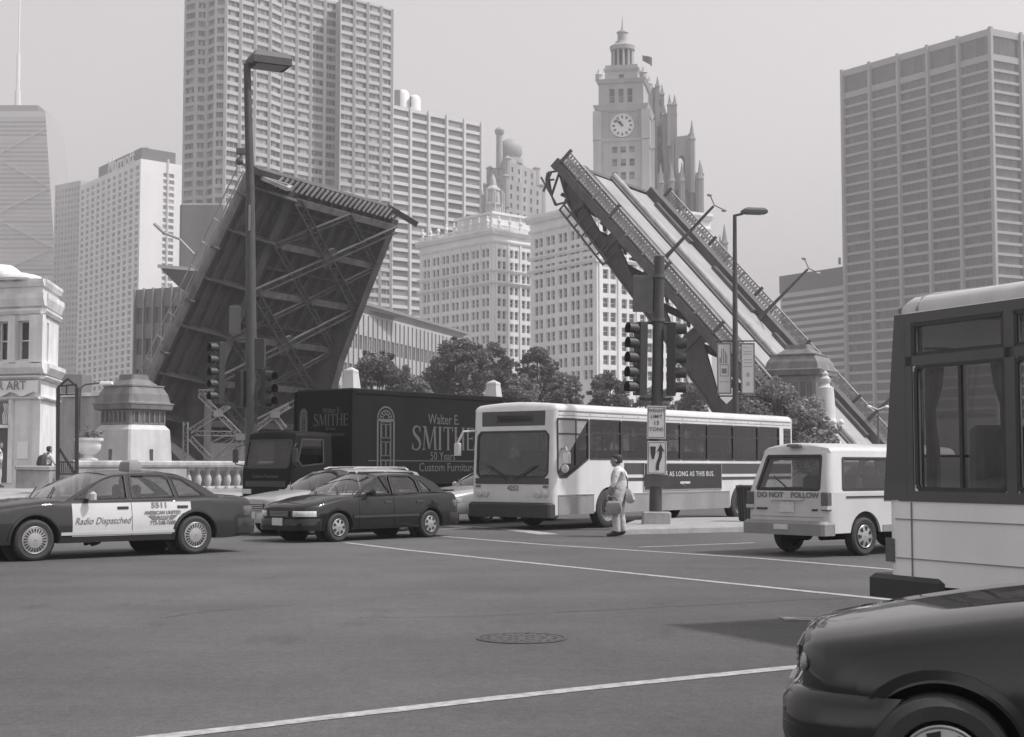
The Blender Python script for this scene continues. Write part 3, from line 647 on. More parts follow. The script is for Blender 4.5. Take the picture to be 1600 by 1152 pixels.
# arched flying buttress
oz = gz(300); top = gz(212)
out = [(gx(1054), oz), (gx(1078), oz), (gx(1078), gz(214)), (gx(1054), gz(217))]
hole = [(gx(1059), gz(274)), (gx(1069), gz(274)), (gx(1069), gz(252)), (gx(1067), gz(247)), (gx(1064), gz(245)), (gx(1061), gz(247)), (gx(1059), gz(252))]
mb = b.mb(); sheet(mb, out, [hole], lambda a, c_, t: (a, D - 3 + t, c_), 5); b.part(mb, 'flying_buttress', M_goth)
for x, y in ((1079, 207), (1063, 272), (1091, 268), (1047, 272), (1030, 275), (1096, 372), (1085, 372), (1128, 368), (1121, 385)):
    mb = b.mb(); zz = gz(y); mb.lathe([(1.1, zz - 22), (1.1, zz - 4), (1.4, zz - 3.6), (.9, zz - 2.4), (.1, zz + 3)], 6, (gx(x), D - 5, 0)); b.part(mb, 'pinnacle', M_goth)
shaft(1088, 1132, 385, 520, 3, 5, pin=False)
for r in range(10):
    for i in range(7):
        x = gx(1026 + i * 10); mb = None
mb = b.mb()
for r in range(5):
    for i in range(8): mb.box(gx(1023 + i * 9.2), gx(1026.5 + i * 9.2), D - .5, D - .02, gz(310 + r * 22), gz(296 + r * 22))
o = b.part(mb, 'window_field', M_glassb); o['kind'] = 'stuff'
mb = b.mb()
for r in range(6): mb.box(gx(1033), gx(1037), D + 5.5, D + 5.95, gz(160 + r * 20), gz(149 + r * 20))
b.part(mb, 'lancet_window', M_glassb)
# --- dark grid tower at right
C, L, R, z = corners((1547, 44), (1316, 111), (1640, 62), 480)
b = Bldg('grid_tower', 'large dark grey office tower with gridded bays at the right', 'office tower', C[:2])
M_eq = mat('dark_anodised_frame', .20, .5, metal=.2, var=.08, scale=.05); M_eqp = mat('granite_pier', .34, .7, var=.06, scale=.06, streak=.05)
M_eqg = mat('bronze_glass', .05, .15, var=.3, scale=.4, island=.9)
W, S = len2(L, C), len2(C, R); st = 3.62
skp = lambda px, py: py > 640 or (px > 1390 and py > 470)
rows = [(z - 9.8 - st * i, 2.7) for i in range(int((z - 12) / st))]; rows = [(z - 5.4, 6.2)] + [(a - 2.2, h) for a, h in rows if a > 20]
b.facade(L, C, 0, z, grid(W, 5, W / 5 * .91), rows, M_eqp, M_eqg, M_eq, depth=.7, nv=5, fr=.12, skip=skp)
b.facade(C, R, 0, z, grid(S, 2, S / 2 * .91), rows, M_eqp, M_eqg, M_eq, depth=.7, nv=5, fr=.12, skip=skp)
backbox(b, C, L, R, 0, z, M_eq)
for A, B, nb in ((L, C, 5), (C, R, 2)):
    d = (B - A).normalized(); n = Vector((d.y, -d.x, 0)); Ln = len2(A, B)
    for i in range(nb + 1):
        p = A + d * Ln * i / nb + n * .3; mb = b.mb(); mb.bar((p.x, p.y, 2), (p.x, p.y, z + .4), 1.1, .8, up=n); b.part(mb, 'pier', M_eqp)
b.finish()
# --- low striped block between
C, L, R, z = corners((1330, 416), (1219, 433), (1400, 430), 560)
b = Bldg('striped_office', 'low dark office block with horizontal window stripes left of the grid tower', 'office building', C[:2]); W = len2(L, C)
b.facade(L, C, 0, z, [(W / 2, W * .97)], [(z - 9.5 - 2.9 * i, 1.5) for i in range(22)], M_conc, M_dark, M_conc, depth=.4, fr=.04, nv=0, skip=lambda px, py: py > 640)
backbox(b, C, L, R, 0, z, M_dark); mb = b.mb(); d = (C - L).normalized(); n = Vector((d.y, -d.x, 0))
mb.bar(Vector((L.x, L.y, z - 3.3)) + n * .3, Vector((C.x, C.y, z - 3.3)) + n * .3, .5, 7.0, up=(0, 0, 1)); b.part(mb, 'plant_screen', M_dark)
p = P(1312, 415, 555); mb = b.mb(); mb.tube([(p.x, p.y, z), (p.x, p.y, z + 2.5)], .5, 6); b.part(mb, 'vent_pipe', M_dark); b.finish()
# --- low riverside building with flat overhanging roof
b = Bldg('barge_building', 'low grey riverside building with flat overhanging roof behind the left bridge leaf', 'office building', P(505, 731, 185)[:2])
zr = P(540, 449, 190).z
rp = [P(246, 415, depth_for(415, zr)), P(430, 432, depth_for(432, zr)), P(733, 521, depth_for(521, zr))]
rp += [rp[2] + Vector((-30, 12, 0)), rp[0] + Vector((14, 26, 0))]
mb = b.mb(); bot = [(p.x, p.y, zr - .25) for p in rp]; top = [(p.x, p.y, zr + .15) for p in rp]
mb.loft([bot, top], 0, True); b.part(mb, 'roof', mat('roof_fascia', .22, .6, var=.1, scale=.2))
mb = b.mb(); cen = Vector((sum(p.x for p in rp) / 5, sum(p.y for p in rp) / 5, 0)); ins = [cen + (p - cen) * .86 for p in rp]
mb.loft([[(p.x, p.y, zr - 2.4) for p in ins], [(p.x, p.y, zr - .26) for p in [cen + (p - cen) * .985 for p in rp]]], 0, False); b.part(mb, 'soffit', M_steelp)
A, B = cen + (rp[1] - cen) * .90, cen + (rp[2] - cen) * .955; W = len2(A, B)
nb = 40; rows = [(zr - 5.6 - 4.3 * i, 2.1) for i in range(4)]
b.facade(A, B, -6, zr - 1.2, grid(W, nb, W / nb * .62), rows, mat('pale_panel', .40, .6, var=.1, scale=.2, streak=.1), M_gl4, M_alum, depth=.18, fr=.06, nv=0, skip=lambda px, py: px < 470 or py > 610)
d = (B - A).normalized(); n = Vector((d.y, -d.x, 0))
for i in range(nb + 1):
    p = A + d * W * i / nb + n * .35; mb = b.mb(); mb.bar((p.x - n.x * .26, p.y - n.y * .26, -4), (p.x - n.x * .26, p.y - n.y * .26, zr - 1.6), .14, .17, up=n); b.part(mb, 'fin', M_alum)
A2 = P(212, 453, 186); B2 = P(345, 455, 180); W = len2(A2, B2); z2 = A2.z
b.facade(A2, B2, -6, z2, grid(W, 9, W / 9 * .72), [(z2 - 3.4 - 3.9 * i, 2.1) for i in range(5)], M_steelp, M_glassb, M_steelp, depth=.2, nv=0, fr=.08, skip=lambda px, py: px > 300)
d = (B2 - A2).normalized(); n = Vector((d.y, -d.x, 0))
for i in range(0, 10):
    p = A2 + d * W * i / 9 + n * .15; mb = b.mb(); mb.bar((p.x, p.y, -4), (p.x, p.y, z2 + .1), .18, .3, up=n); b.part(mb, 'fin', M_alum)
mb = b.mb(); bl = A2 + Vector((20, 40, 0)); mb.quad((A2.x, A2.y, -6), (bl.x, bl.y, -6), (bl.x, bl.y, z2), (A2.x, A2.y, z2)); mb.quad((A2.x, A2.y, z2), (B2.x, B2.y, z2), (B2.x + 20, B2.y + 40, z2), (bl.x, bl.y, z2)); b.part(mb, 'rear_wall', M_steelp)
p0, p1 = P(279, 418, 200), P(352, 317, 200); mb = b.mb(); mb.cbox(p0.x, p1.x, 200, 214, zr + .1, p1.z, .3); b.part(mb, 'penthouse', M_steelp)
b.finish()
# --- classical stone corner building at left edge
D = 72
b = Bldg('stone_corner_building', 'pale classical stone building with a banner at the left edge', 'building', P(30, 753, D)[:2])
C = P(66, 500, D); C.z = 0; L = C + Vector((-14, 5.0, 0)); R = P(92, 500, D + 4.5); R.z = 0
def lz(y): return P(40, y, D).z
W, S = len2(L, C), len2(C, R)
sx = lambda x: W * 0 + (Vector((P(x, 500, D).x - L.x, 0, 0)).length) / ((C.x - L.x) / W)
hw = lz(500) - lz(562)
zt = lz(437)
b.facade(L, C, .5, zt, [(sx(4), 1.05), (sx(36), .85), (sx(-30), 1.05)], [(lz(531), hw)], M_stone, None, M_stone, depth=.3, nh=1, fr=.07, sill=True, wallname='upper_wall')
b.facade(C, R, .5, zt, [(S * .35, .5)], [(lz(531), hw)], M_stone, None, M_stone, depth=.3, nh=1, fr=.07)
backbox(b, C, L, R, .5, zt, M_stone)
band(b, L, C, lz(478), lz(458), .28, M_stone, ends=.25); band(b, C, R, lz(478), lz(458), .28, M_stone)
band(b, L, C, lz(490), lz(482), .2, M_stone); band(b, C, R, lz(490), lz(482), .2, M_stone)
band(b, L, C, lz(584), lz(568), .4, M_stone, ends=.35); band(b, C, R, lz(584), lz(568), .4, M_stone)
band(b, L, C, lz(592), lz(587), .25, M_stone); band(b, C, R, lz(592), lz(587), .25, M_stone)
band(b, L, C, lz(624), lz(620), .2, M_stone); band(b, C, R, lz(624), lz(620), .2, M_stone)
band(b, L, C, lz(447), lz(436), .2, M_stone, name='parapet', ends=.15); band(b, C, R, lz(447), lz(436), .2, M_stone, name='parapet')
d = (C - L).normalized(); n = Vector((d.y, -d.x, 0)); SH = lambda s_, z_, o_: L + d * s_ + n * o_ + Vector((0, 0, z_))
for x in (17, 55, 66):
    mb = b.mb(); mb.bar(SH(sx(x), lz(566), .12), SH(sx(x), lz(492), .12), .42, .24, up=n); b.part(mb, 'pilaster', M_stone)
# carved roof figures
for x, w_, h_ in ((-14, 1.5, .9), (14, 1.5, .45), (30, 1.2, .35)):
    mb = b.mb(); q = SH(sx(x), zt, -.3); mb.lathe([(w_ * .6, 0), (w_ * .65, h_ * .3), (w_ * .6, h_ * .6), (w_ * .45, h_ * .8), (w_ * .3, h_ * .95), (.05, h_)], 10, q); b.part(mb, 'carving', M_stone, True)
# banner, poster, door
mb = b.mb(); rr = []
for i in range(13):
    s_ = sx(-30) + (sx(68) - sx(-30)) * i / 12; sag = .22 * math.sin(math.pi * min(1, i / 12) ) 
    rr.append([SH(s_, lz(595), .30 + .03 * math.sin(i * 1.9)), SH(s_, lz(616) + .12 * math.sin(i * 1.3), .27 + .06 * math.sin(i * 2.3))])
mb.loft(rr, closed=False); ban = b.part(mb, 'banner', M_white, True)
text_mesh('CAR ART', .62, M_steelp, ban, Matrix.Translation(-b.b) @ frame_m(SH(sx(10), lz(603), .38), d, (0, 0, 1)), ext=.01)
mb = b.mb(); mb.bar(SH(sx(37), lz(717), .04), SH(sx(37), lz(690), .04), .62, .04, up=n); b.part(mb, 'notice', M_white)
mb = b.mb(); mb.bar(SH(sx(-14), lz(754), .05), SH(sx(-14), lz(668), .05), 1.9, .06, up=n); b.part(mb, 'door', M_dark)
mb = b.mb(); mb.bar(SH(sx(-14), lz(664), .05), SH(sx(-14), lz(626), .05), 1.8, .06, up=n); tr = b.part(mb, 'transom_window', M_glassb)
for a0, a1, y0, y1 in ((17, 17, 755, 624), (-43, 17, 666, 666)):
    mb = b.mb(); mb.bar(SH(sx(a0), lz(y0), .12), SH(sx(a1), lz(y1), .12), .16, .2, up=n); b.part(mb, 'door_frame', M_stone)
mb = b.mb()
for i in range(4): mb.tube([SH(sx(4 + 3 * i), lz(662), .12), SH(sx(3 + 3 * i), lz(648), .12), SH(sx(6 + 3 * i), lz(640), .12), SH(sx(4 + 3 * i), lz(630), .12)], .035, 6)
b.part(mb, 'transom_grille', M_stone)
b.finish()
# plain grey podium wall behind left bridge house
b = Bldg('podium_building', 'plain grey low wall-like building behind the urn and left bridge house', 'building', P(140, 731, 125)[:2])
p0, p1 = P(98, 618, 125), P(175, 626, 122); mb = b.mb(); mb.prism([(p0.x, p0.y), (p1.x, p1.y), (p1.x - 4, p1.y + 14), (p0.x - 10, p0.y + 14)], -1, p0.z); b.part(mb, 'wall', M_stoned)
p = P(112, 585, 128); mb = b.mb(); mb.box(p.x - .9, p.x + .9, 128, 131, p0.z, p.z); b.part(mb, 'roof_plant', M_steelp); mb = b.mb(); mb.bar(Vector((p0.x, p0.y - .1, p0.z)), Vector((p1.x, p1.y - .1, p0.z)), .4, .3); b.part(mb, 'coping', M_stone)
# ================================================================ bridge leaves
M_steel = mat('dark_bridge_steel', .075, .6, metal=.1, var=.3, scale=.8, bump=.1, streak=.25)
M_steell = mat('grey_bridge_steel', .088, .55, metal=.1, var=.3, scale=1.0, streak=.2)
M_steelb = mat('pale_bridge_steel', .36, .6, var=.2, scale=1.0, streak=.2)
M_tubes = mat('lit_flange_tube_steel', .17, .55, var=.3, scale=1, streak=.3)
M_brace = mat('aged_aluminium_paint', .24, .6, var=.3, scale=1.2, streak=.3)
M_deck = mat('bridge_deck', .31, .8, var=.12, scale=.35, streak=.12)
M_deckd = mat('bridge_deck_grating', .06, .8, var=.2, scale=1.5)
# ---- left leaf, seen from below
TL = P(392, 266, 110); wv = Vector((.463, .885, 0)).normalized(); hv = Vector((wv.y, -wv.x, 0)); phi = math.radians(58.6)
av = hv * math.cos(phi) + Vector((0, 0, math.sin(phi))); nv_ = av.cross(wv).normalized()
if nv_.z > 0: nv_ = -nv_
LW, LS = 20.0, 19.7; B0 = TL - av * LS
base = Vector((B0.x, B0.y, 0))
leaf = thing('bascule_leaf', 'raised bridge leaf at left showing its dark latticed underside', 'bridge leaf', base)
def lp(w, s, d=0.0): return B0 - base + wv * w + av * s + nv_ * d
def lpart(mb, name, m=M_steel, sm=False): return mb.build(name, m, leaf, sm)
mb = MB(); mb.loft([[lp(0, -8, 0), lp(LW, -8, 0), lp(LW, -8, -.35), lp(0, -8, -.35)], [lp(0, LS, 0), lp(LW, LS, 0), lp(LW, LS, -.35), lp(0, LS, -.35)]], 0, True); lpart(mb, 'deck', M_deckd)
GW = (5.0, 19.4)                                            # girders
for g in GW:
    prof = [(-9, 0), (LS - .4, 0), (LS - .4, 1.0), (13, 1.7), (6, 2.6), (1, 3.8), (-3, 5.6), (-6, 7.0), (-9, 7.2)]
    if g < 10: prof = [(s, d * (.55 if s > -3 else .8)) for s, d in prof]
    mb = MB(); mb.loft([[lp(g - .12, s, d) for s, d in prof], [lp(g + .12, s, d) for s, d in prof]], 0, True); gd = lpart(mb, 'girder')
    mb = MB(); rr = []
    for s, d in prof[2:]: rr.append([lp(g - .45, s, d), lp(g + .45, s, d), lp(g + .45, s, d + .12), lp(g - .45, s, d + .12)])
    mb.loft(rr, 0, True); mb.build('flange', M_steel if g < 10 else M_steell, gd)  # right flange in lighter steel: the light on it is put into the colour
    for k in range(12):
        s = -6 + k * 2.1; dd = np.interp(s, [p[0] for p in reversed(prof[2:])], [p[1] for p in reversed(prof[2:])]); mb = MB(); mb.bar(lp(g - .16, s, .1), lp(g - .16, s, dd), .14, .12, up=wv); mb.build('stiffener', M_steell, gd)
for i, s in enumerate((-5.5, -1.5, 2.2, 6.4, 10.6, 14.8, 18.6)):   # floor beams
    mb = MB(); mb.bar(lp(GW[0], s, .75), lp(GW[1], s, .75), .10, 1.2, up=nv_); fb = lpart(mb, 'floor_beam', M_steell)
    mb = MB(); mb.bar(lp(GW[0], s, 1.38), lp(GW[1], s, 1.38), .55, .07, up=nv_); mb.build('flange', M_tubes, fb)  # paler steel paints the light catching the beam flanges
    mb = MB()
    mb.loft([[lp(0.2, s - .06, .05), lp(5, s - .06, .05), lp(5, s - .06, 1.6), lp(0.2, s - .06, .35)], [lp(.2, s + .06, .05), lp(5, s + .06, .05), lp(5, s + .06, 1.6), lp(.2, s + .06, .35)]], 0, True); lpart(mb, 'sidewalk_bracket', M_steell)
for k in range(9):                                          # stringers
    w = 5.9 + k * 1.6; mb = MB(); mb.bar(lp(w, -7, .3), lp(w, LS - .3, .3), .22, .5, up=nv_); lpart(mb, 'stringer')
for k in range(3):
    w = 1.0 + k * 1.4; mb = MB(); mb.bar(lp(w, -7, .2), lp(w, LS - .3, .2), .16, .3, up=nv_); lpart(mb, 'stringer')
for (w0, s0, w1, s1) in ((5, 2.2, 19.4, 10.6), (19.4, 2.2, 5, 10.6), (5, 10.6, 19.4, 18.6), (19.4, 10.6, 5, 18.6), (5, -5.5, 19.4, 2.2), (19.4, -5.5, 5, 2.2)):
    mb = MB(); mb.lattice(lp(w0, s0, 1.62), lp(w1, s1, 1.62), .62, .10, nv_, 18); lpart(mb, 'lateral_brace', M_steell)
for w, s in ((12.2, 6.4), (12.2, 14.7), (12.2, -1.6)):
    mb = MB(); mb.M = frame_m(lp(w, s, 1.55), wv, av); mb.lathe([(.95, -.1), (.95, .1)], 8); lpart(mb, 'gusset_plate', M_steell)
for k in range(10):                                         # secondary cross beams between the floor beams
    s = -5.0 + k * 2.5; mb = MB(); mb.bar(lp(GW[0] + .2, s, .5), lp(GW[1] - .2, s, .5), .12, .45, up=nv_); lpart(mb, 'cross_beam')
for (w0, s0, w1, s1) in ((12.2, 2.2, 19.4, 6.4), (12.2, 2.2, 5, 6.4), (12.2, 10.6, 19.4, 6.4), (12.2, 10.6, 5, 6.4), (12.2, 10.6, 19.4, 14.8), (12.2, 10.6, 5, 14.8), (12.2, 18.6, 19.4, 14.8), (12.2, 18.6, 5, 14.8)):
    mb = MB(); mb.lattice(lp(w0, s0, 1.5), lp(w1, s1, 1.5), .4, .09, nv_, 10); lpart(mb, 'sway_brace', M_steel)
# bridge tip with centre-lock teeth
mb = MB(); mb.bar(lp(0, LS + .15, .2), lp(LW, LS + .15, .2), .5, .9, up=nv_); lpart(mb, 'tip_beam')
for k in range(26):
    w = 2.5 + k * .68; mb = MB(); mb.bar(lp(w, LS - .55, .78), lp(w + .42, LS + .35, .78), .17, .14, up=nv_); lpart(mb, 'lock_tooth', M_steelb)
mb = MB(); mb.bar(lp(LW - 1.5, LS + .3, .5), lp(LW + 2.8, LS - .3, .9), .6, .5, up=av); lpart(mb, 'tip_arm')
for a_, b_ in (((.8, LS - .2, .6), (2.6, LS - .2, 1.8)), ((2.6, LS - .2, 1.8), (4.2, LS - .2, .9)), ((.8, LS - .2, .6), (4.2, LS - .2, .9))):
    mb = MB(); mb.bar(lp(*a_), lp(*b_), .25, .3, up=av); lpart(mb, 'lock_bracket', M_steelb)
# walkway fascia tube, railing and posts on the left edge
mb = MB(); mb.tube([lp(-.15, s, .1) for s in np.linspace(-8, LS, 8)], .33, 10); lpart(mb, 'fascia_tube', M_tubes, True)
mb = MB()
for hh in (.45, 1.1): mb.tube([lp(-.2, -8, -hh), lp(-.2, LS - .3, -hh)], .06, 6)
lpart(mb, 'handrail', M_steelb)
for k in range(14):
    s = -7.5 + k * 2.05; mb = MB(); mb.tube([lp(-.2, s, 0), lp(-.2, s, -1.15)], .06, 6); lpart(mb, 'rail_post', M_steelb)
for k in range(6):
    s = -5.2 + k * 4.6; mb = MB(); mb.tube([lp(-.52, s, .1), lp(-.15, s, .5), lp(.2, s, .4)], .12, 6); lpart(mb, 'clamp', M_steell)
# lamp bracket on left edge and tip lamp
mb = MB(); mb.tube([lp(-.2, 11.8, -1.2), lp(-.4, 12.2, -3.0), lp(-.4, 11.9, -4.6)], .1, 6); mb.tube([lp(-.4, 11.9, -4.6), lp(-.2, 12.0, -6.0)], .16, 6); lpart(mb, 'lamp_bracket', M_steelb)
q = P(374, 252, 110) - base; mb = MB(); mb.sphere(q, .3); mb.tube([q, lp(.3, LS, 0)], .1, 6); lpart(mb, 'beacon', M_steel, True)
mb = MB(); q2 = P(377, 237, 110) - base; mb.cbox(q2.x - .35, q2.x + .35, q2.y - .25, q2.y + .25, q2.z - .2, q2.z + .25, .05); mb.tube([q, q2], .07, 6); lpart(mb, 'warning_light', M_steel)
# counterweight pit structure below
mb = MB(); prof = [(-8, .2), (-3, .5), (-3.5, 5.5), (-9, 8.0), (-14, 6.5), (-14, .2)]
mb.loft([[lp(2.5, s, d) for s, d in prof], [lp(LW - 1, s, d) for s, d in prof]], 0, True); lpart(mb, 'counterweight', M_deckd)
for (x0, y0, x1, y1) in ((297, 684, 333, 722), (333, 722, 372, 685), (297, 674, 341, 646), (341, 646, 312, 617), (341, 646, 374, 679), (304, 677, 370, 678), (398, 672, 430, 648), (430, 648, 452, 634), (429, 650, 445, 670), (376, 682, 372, 724), (290, 660, 290, 724), (310, 613, 345, 613), (341, 646, 358, 634)):
    mb = MB(); a_, c_ = P(x0, y0, 99) - base, P(x1, y1, 99) - base; mb.lattice(a_, c_, .30, .08, (0, -1, 0), 10); lpart(mb, 'pit_brace', M_brace)
for (x, y) in ((333, 721), (376, 683), (341, 646), (430, 648)):
    mb = MB(); q = P(x, y, 98.9) - base; mb.box(q.x - .3, q.x + .3, q.y - .06, q.y + .06, q.z - .22, q.z + .22); lpart(mb, 'gusset_plate', M_brace)
# ---- right leaf, seen from above
TR = P(876, 254, 130); wr = Vector((.517, .856, 0)).normalized(); hr = Vector((wr.y, -wr.x, 0)); ph = math.radians(48.0)
ar = hr * math.cos(ph) - Vector((0, 0, math.sin(ph)))                        # from tip down to hinge
nr = Vector((0, 0, 1)) * math.cos(ph) + hr * math.sin(ph)                    # deck normal, up
RL = 36.0; base2 = TR + ar * RL; base2 = Vector((base2.x, base2.y, 0))
leaf2 = thing('bascule_leaf', 'raised bridge leaf at right showing its pale roadway and railings', 'bridge leaf', base2)
def rp_(w, s, h=0.0): return TR - base2 + wr * w + ar * s + nr * h
def rpart(mb, name, m=M_steel, sm=False, par=None): return mb.build(name, m, par or leaf2, sm)
def slab(w0, w1, s0, s1, h0, h1, name, m):
    mb = MB(); mb.loft([[rp_(w0, s0, h0), rp_(w1, s0, h0), rp_(w1, s0, h1), rp_(w0, s0, h1)], [rp_(w0, s1, h0), rp_(w1, s1, h0), rp_(w1, s1, h1), rp_(w0, s1, h1)]], 0, True); return fixn(rpart(mb, name, m))
RW = 21.0
slab(0, RW, .6, RL, -.5, -.05, 'floor_structure', M_steel)
slab(4.4, 9.6, .2, RL, -.045, .05, 'roadway', M_deck); slab(11.1, 16.9, .4, RL, -.045, .05, 'roadway', M_deck)
slab(0.1, 2.9, 0, RL, -.045, .12, 'walkway', M_deckd); slab(18.9, RW - .1, 0, RL, -.045, .12, 'walkway', M_deckd)
slab(3.0, 4.3, 0, RL, -.3, .42, 'girder', M_steel); slab(2.95, 4.35, -.05, RL, .423, .5, 'girder_cap', M_steel)
slab(17.2, 18.7, 0, RL, -.3, .75, 'girder', M_steel); slab(17.1, 18.8, -.05, RL, .753, .83, 'girder_cap', M_steel)
slab(9.7, 10.4, -.2, RL, -.04, .2, 'median_kerb', M_steell)
mb = MB(); mb.tube([rp_(10.7, s, .25) for s in np.linspace(-.6, RL, 6)], .38, 12); rpart(mb, 'median_barrier', mat('median_steel', .33, .6, var=.25, scale=1.2, streak=.2), True)
for s0, s1 in ((2, 7.5), (11, 17), (20, 25), (28.5, 33)): slab(16.2, 17.05, s0, s1, .06, .4, 'splash_guard', M_steell)
def railing(w, sgn):
    for hh, r in ((.25, .06), (1.25, .09)):
        mb = MB(); mb.tube([rp_(w, 0, hh), rp_(w, RL, hh)], r, 6); rpart(mb, 'handrail', M_steelb)
    n = 15
    for k in range(n + 1):
        s = RL * k / n; mb = MB(); mb.bar(rp_(w, s, 0), rp_(w, s, 1.5 if k % 3 == 0 else 1.3), .26 if k % 3 == 0 else .14, .22, up=wr); rpart(mb, 'rail_post', M_steell if k % 3 == 0 else M_steelb)
    for k in range(n):
        mb = MB(); s0 = RL * k / n + .1; ln = RL / n - .2; m_ = 6
        for j in range(m_):
            a, c_ = s0 + ln * j / m_, s0 + ln * (j + 1) / m_
            mb.bar(rp_(w, a, .3), rp_(w, c_, 1.2), .05, .05, up=wr); mb.bar(rp_(w, c_, .3), rp_(w, a, 1.2), .05, .05, up=wr); mb.bar(rp_(w, c_, .3), rp_(w, c_, 1.2), .09, .05, up=wr)
        mb.bar(rp_(w, s0, .75), rp_(w, s0 + ln, .75), .10, .05, up=wr)
        rpart(mb, 'rail_panel', M_steelb)
railing(0.0, -1); railing(RW, 1)
mb = MB(); mb.tube([rp_(2.4, 0, .3), rp_(2.4, RL, .3)], .16, 8); rpart(mb, 'pipe', M_steelb, True)
# outer fascia below the walkway and the truss on the near side
slab(-.25, .05, -.3, RL, -.75, -.06, 'fascia_beam', M_steell)
def truss(w, nm):
    bot = [(-.2, 1.0), (3, 2.4), (9, 3.1), (16, 3.6), (24, 4.4), (31, 5.6), (36, 7.2)]
    bf = pchip([p[0] for p in bot], [p[1] for p in bot])
    outer = [(-.2, -.5), (RL, -.5)] + [(s, -bf(s)) for s in np.linspace(RL, -.2, 14)]
    holes = []
    for s0, s1 in ((1.2, 3.2), (4.2, 7.6), (9.0, 13.0), (14.6, 19.4), (21, 26.4), (28, 33.6)):
        h0, h1 = -1.15, 1
        if s1 < 4: continue
        holes.append([(s0 + .3, -1.1), (s1, -1.1), (s1 - .1, -bf(s1) + 1.15), (s1 - 1.0, -bf(s1 - 1.0) + .95), (s0, -1.5)])
    mb = MB(); sheet(mb, outer, holes, lambda a, c_, t: rp_(w + t, a, c_), .35); tr = rpart(mb, nm, M_steel)
    mb = MB(); rr = []
    for s in np.linspace(-.2, RL, 14): rr.append([rp_(w - .3, s, -bf(s)), rp_(w + .65, s, -bf(s)), rp_(w + .65, s, -bf(s) - .15), rp_(w - .3, s, -bf(s) - .15)])
    mb.loft(rr, 0, True); rpart(mb, 'flange', M_steell, par=tr)
    for s in (3.5, 8.3, 13.8, 20.2, 27.2):
        mb = MB(); mb.bar(rp_(w - .1, s, -.6), rp_(w - .1, s, -bf(s)), .5, .16, up=wr); rpart(mb, 'stiffener', M_steell, par=tr)
truss(1.6, 'truss_girder'); truss(19.2, 'truss_girder')
for k in range(12):
    s = 1 + k * 3.0; mb = MB(); mb.bar(rp_(.0, s, -.55), rp_(1.6, s, -1.5), .2, .3, up=ar); rpart(mb, 'bracket', M_steell)
for k in range(8):
    s = 1.5 + k * 4.6; mb = MB(); mb.bar(rp_(1.9, s, -1.0), rp_(19.2, s, -1.0), .3, 1.0, up=nr); rpart(mb, 'floor_beam', M_steel)
    if k < 7: mb = MB(); mb.lattice(rp_(1.9, s, -2.4), rp_(19.2, s + 4.6, -2.4), .8, .14, nr, 14); rpart(mb, 'lateral_brace', M_steell)
# tip basket
for a_, b_ in (((1.2, -.2, -.9), (.7, -.7, -1.7)), ((1.2, 0, -1.8), (.7, -.3, -2.3)), ((.7, -.7, -1.7), (.7, -.3, -2.3)), ((.7, -.7, -1.7), (1.2, .9, -3.0)), ((.7, -.3, -2.3), (1.2, 1.8, -3.3)), ((.8, -.5, -1.5), (.8, .2, -3.2)), ((1.2, 1.8, -3.3), (1.2, 2.4, -2.4)), ((1.2, .9, -3.0), (1.2, -.1, -1.0)), ((.5, -.8, -2.4), (1.2, 2.0, -3.2))):
    mb = MB(); mb.bar(rp_(*a_), rp_(*b_), .16, .16); rpart(mb, 'tip_basket_bar', M_steell)
for k in range(7):
    mb = MB(); s = 2.4 + k * 1.15; mb.bar(rp_(1.3, s, -2.0), rp_(1.3, s, -3.3 - k * .05), .12, .12); rpart(mb, 'catwalk_post', M_steell)
for hh in (-2.7, -3.3): mb = MB(); mb.bar(rp_(1.3, 2.4, hh), rp_(1.3, 9.3, hh - .3), .16, .16); rpart(mb, 'catwalk_rail', M_steell)
slab(-.1, RW, -.5, 0, -.9, .1, 'tip_beam', M_steel)
# lamp posts standing square to the deck
for w, s in ((4.1, 12.0), (16.9, 17.8), (18.7, 31.5)):
    mb = MB(); hl = 6.6 if s < 25 else 5.6; mb.tube([rp_(w, s, 0), rp_(w, s, 1.2), rp_(w, s, hl)], [.24, .17, .11], 8); lo = rpart(mb, 'lamp_post', M_steel, True)
    mb = MB(); mb.tube([rp_(w, s - .9, hl + .4), rp_(w, s, hl + .1), rp_(w, s + .9, hl + .4)], .05, 6); rpart(mb, 'lamp_arm', M_steell, par=lo)
    for sg in (-1.0, 1.0): mb = MB(); mb.sphere(rp_(w, s + sg, hl + .4), .24, sz=.6); rpart(mb, 'lamp_head', M_steelb, True, par=lo)
# fixed approach span at the hinge
mb = MB(); q0 = rp_(0, RL - .6, -.5); q1 = rp_(RW, RL - .6, -.5)
mb.prism([(q0.x, q0.y), (q0.x + 14, q0.y - 10), (q1.x + 14, q1.y - 10), (q1.x, q1.y)], -1.0, .6); rpart(mb, 'approach_slab', M_stoned)
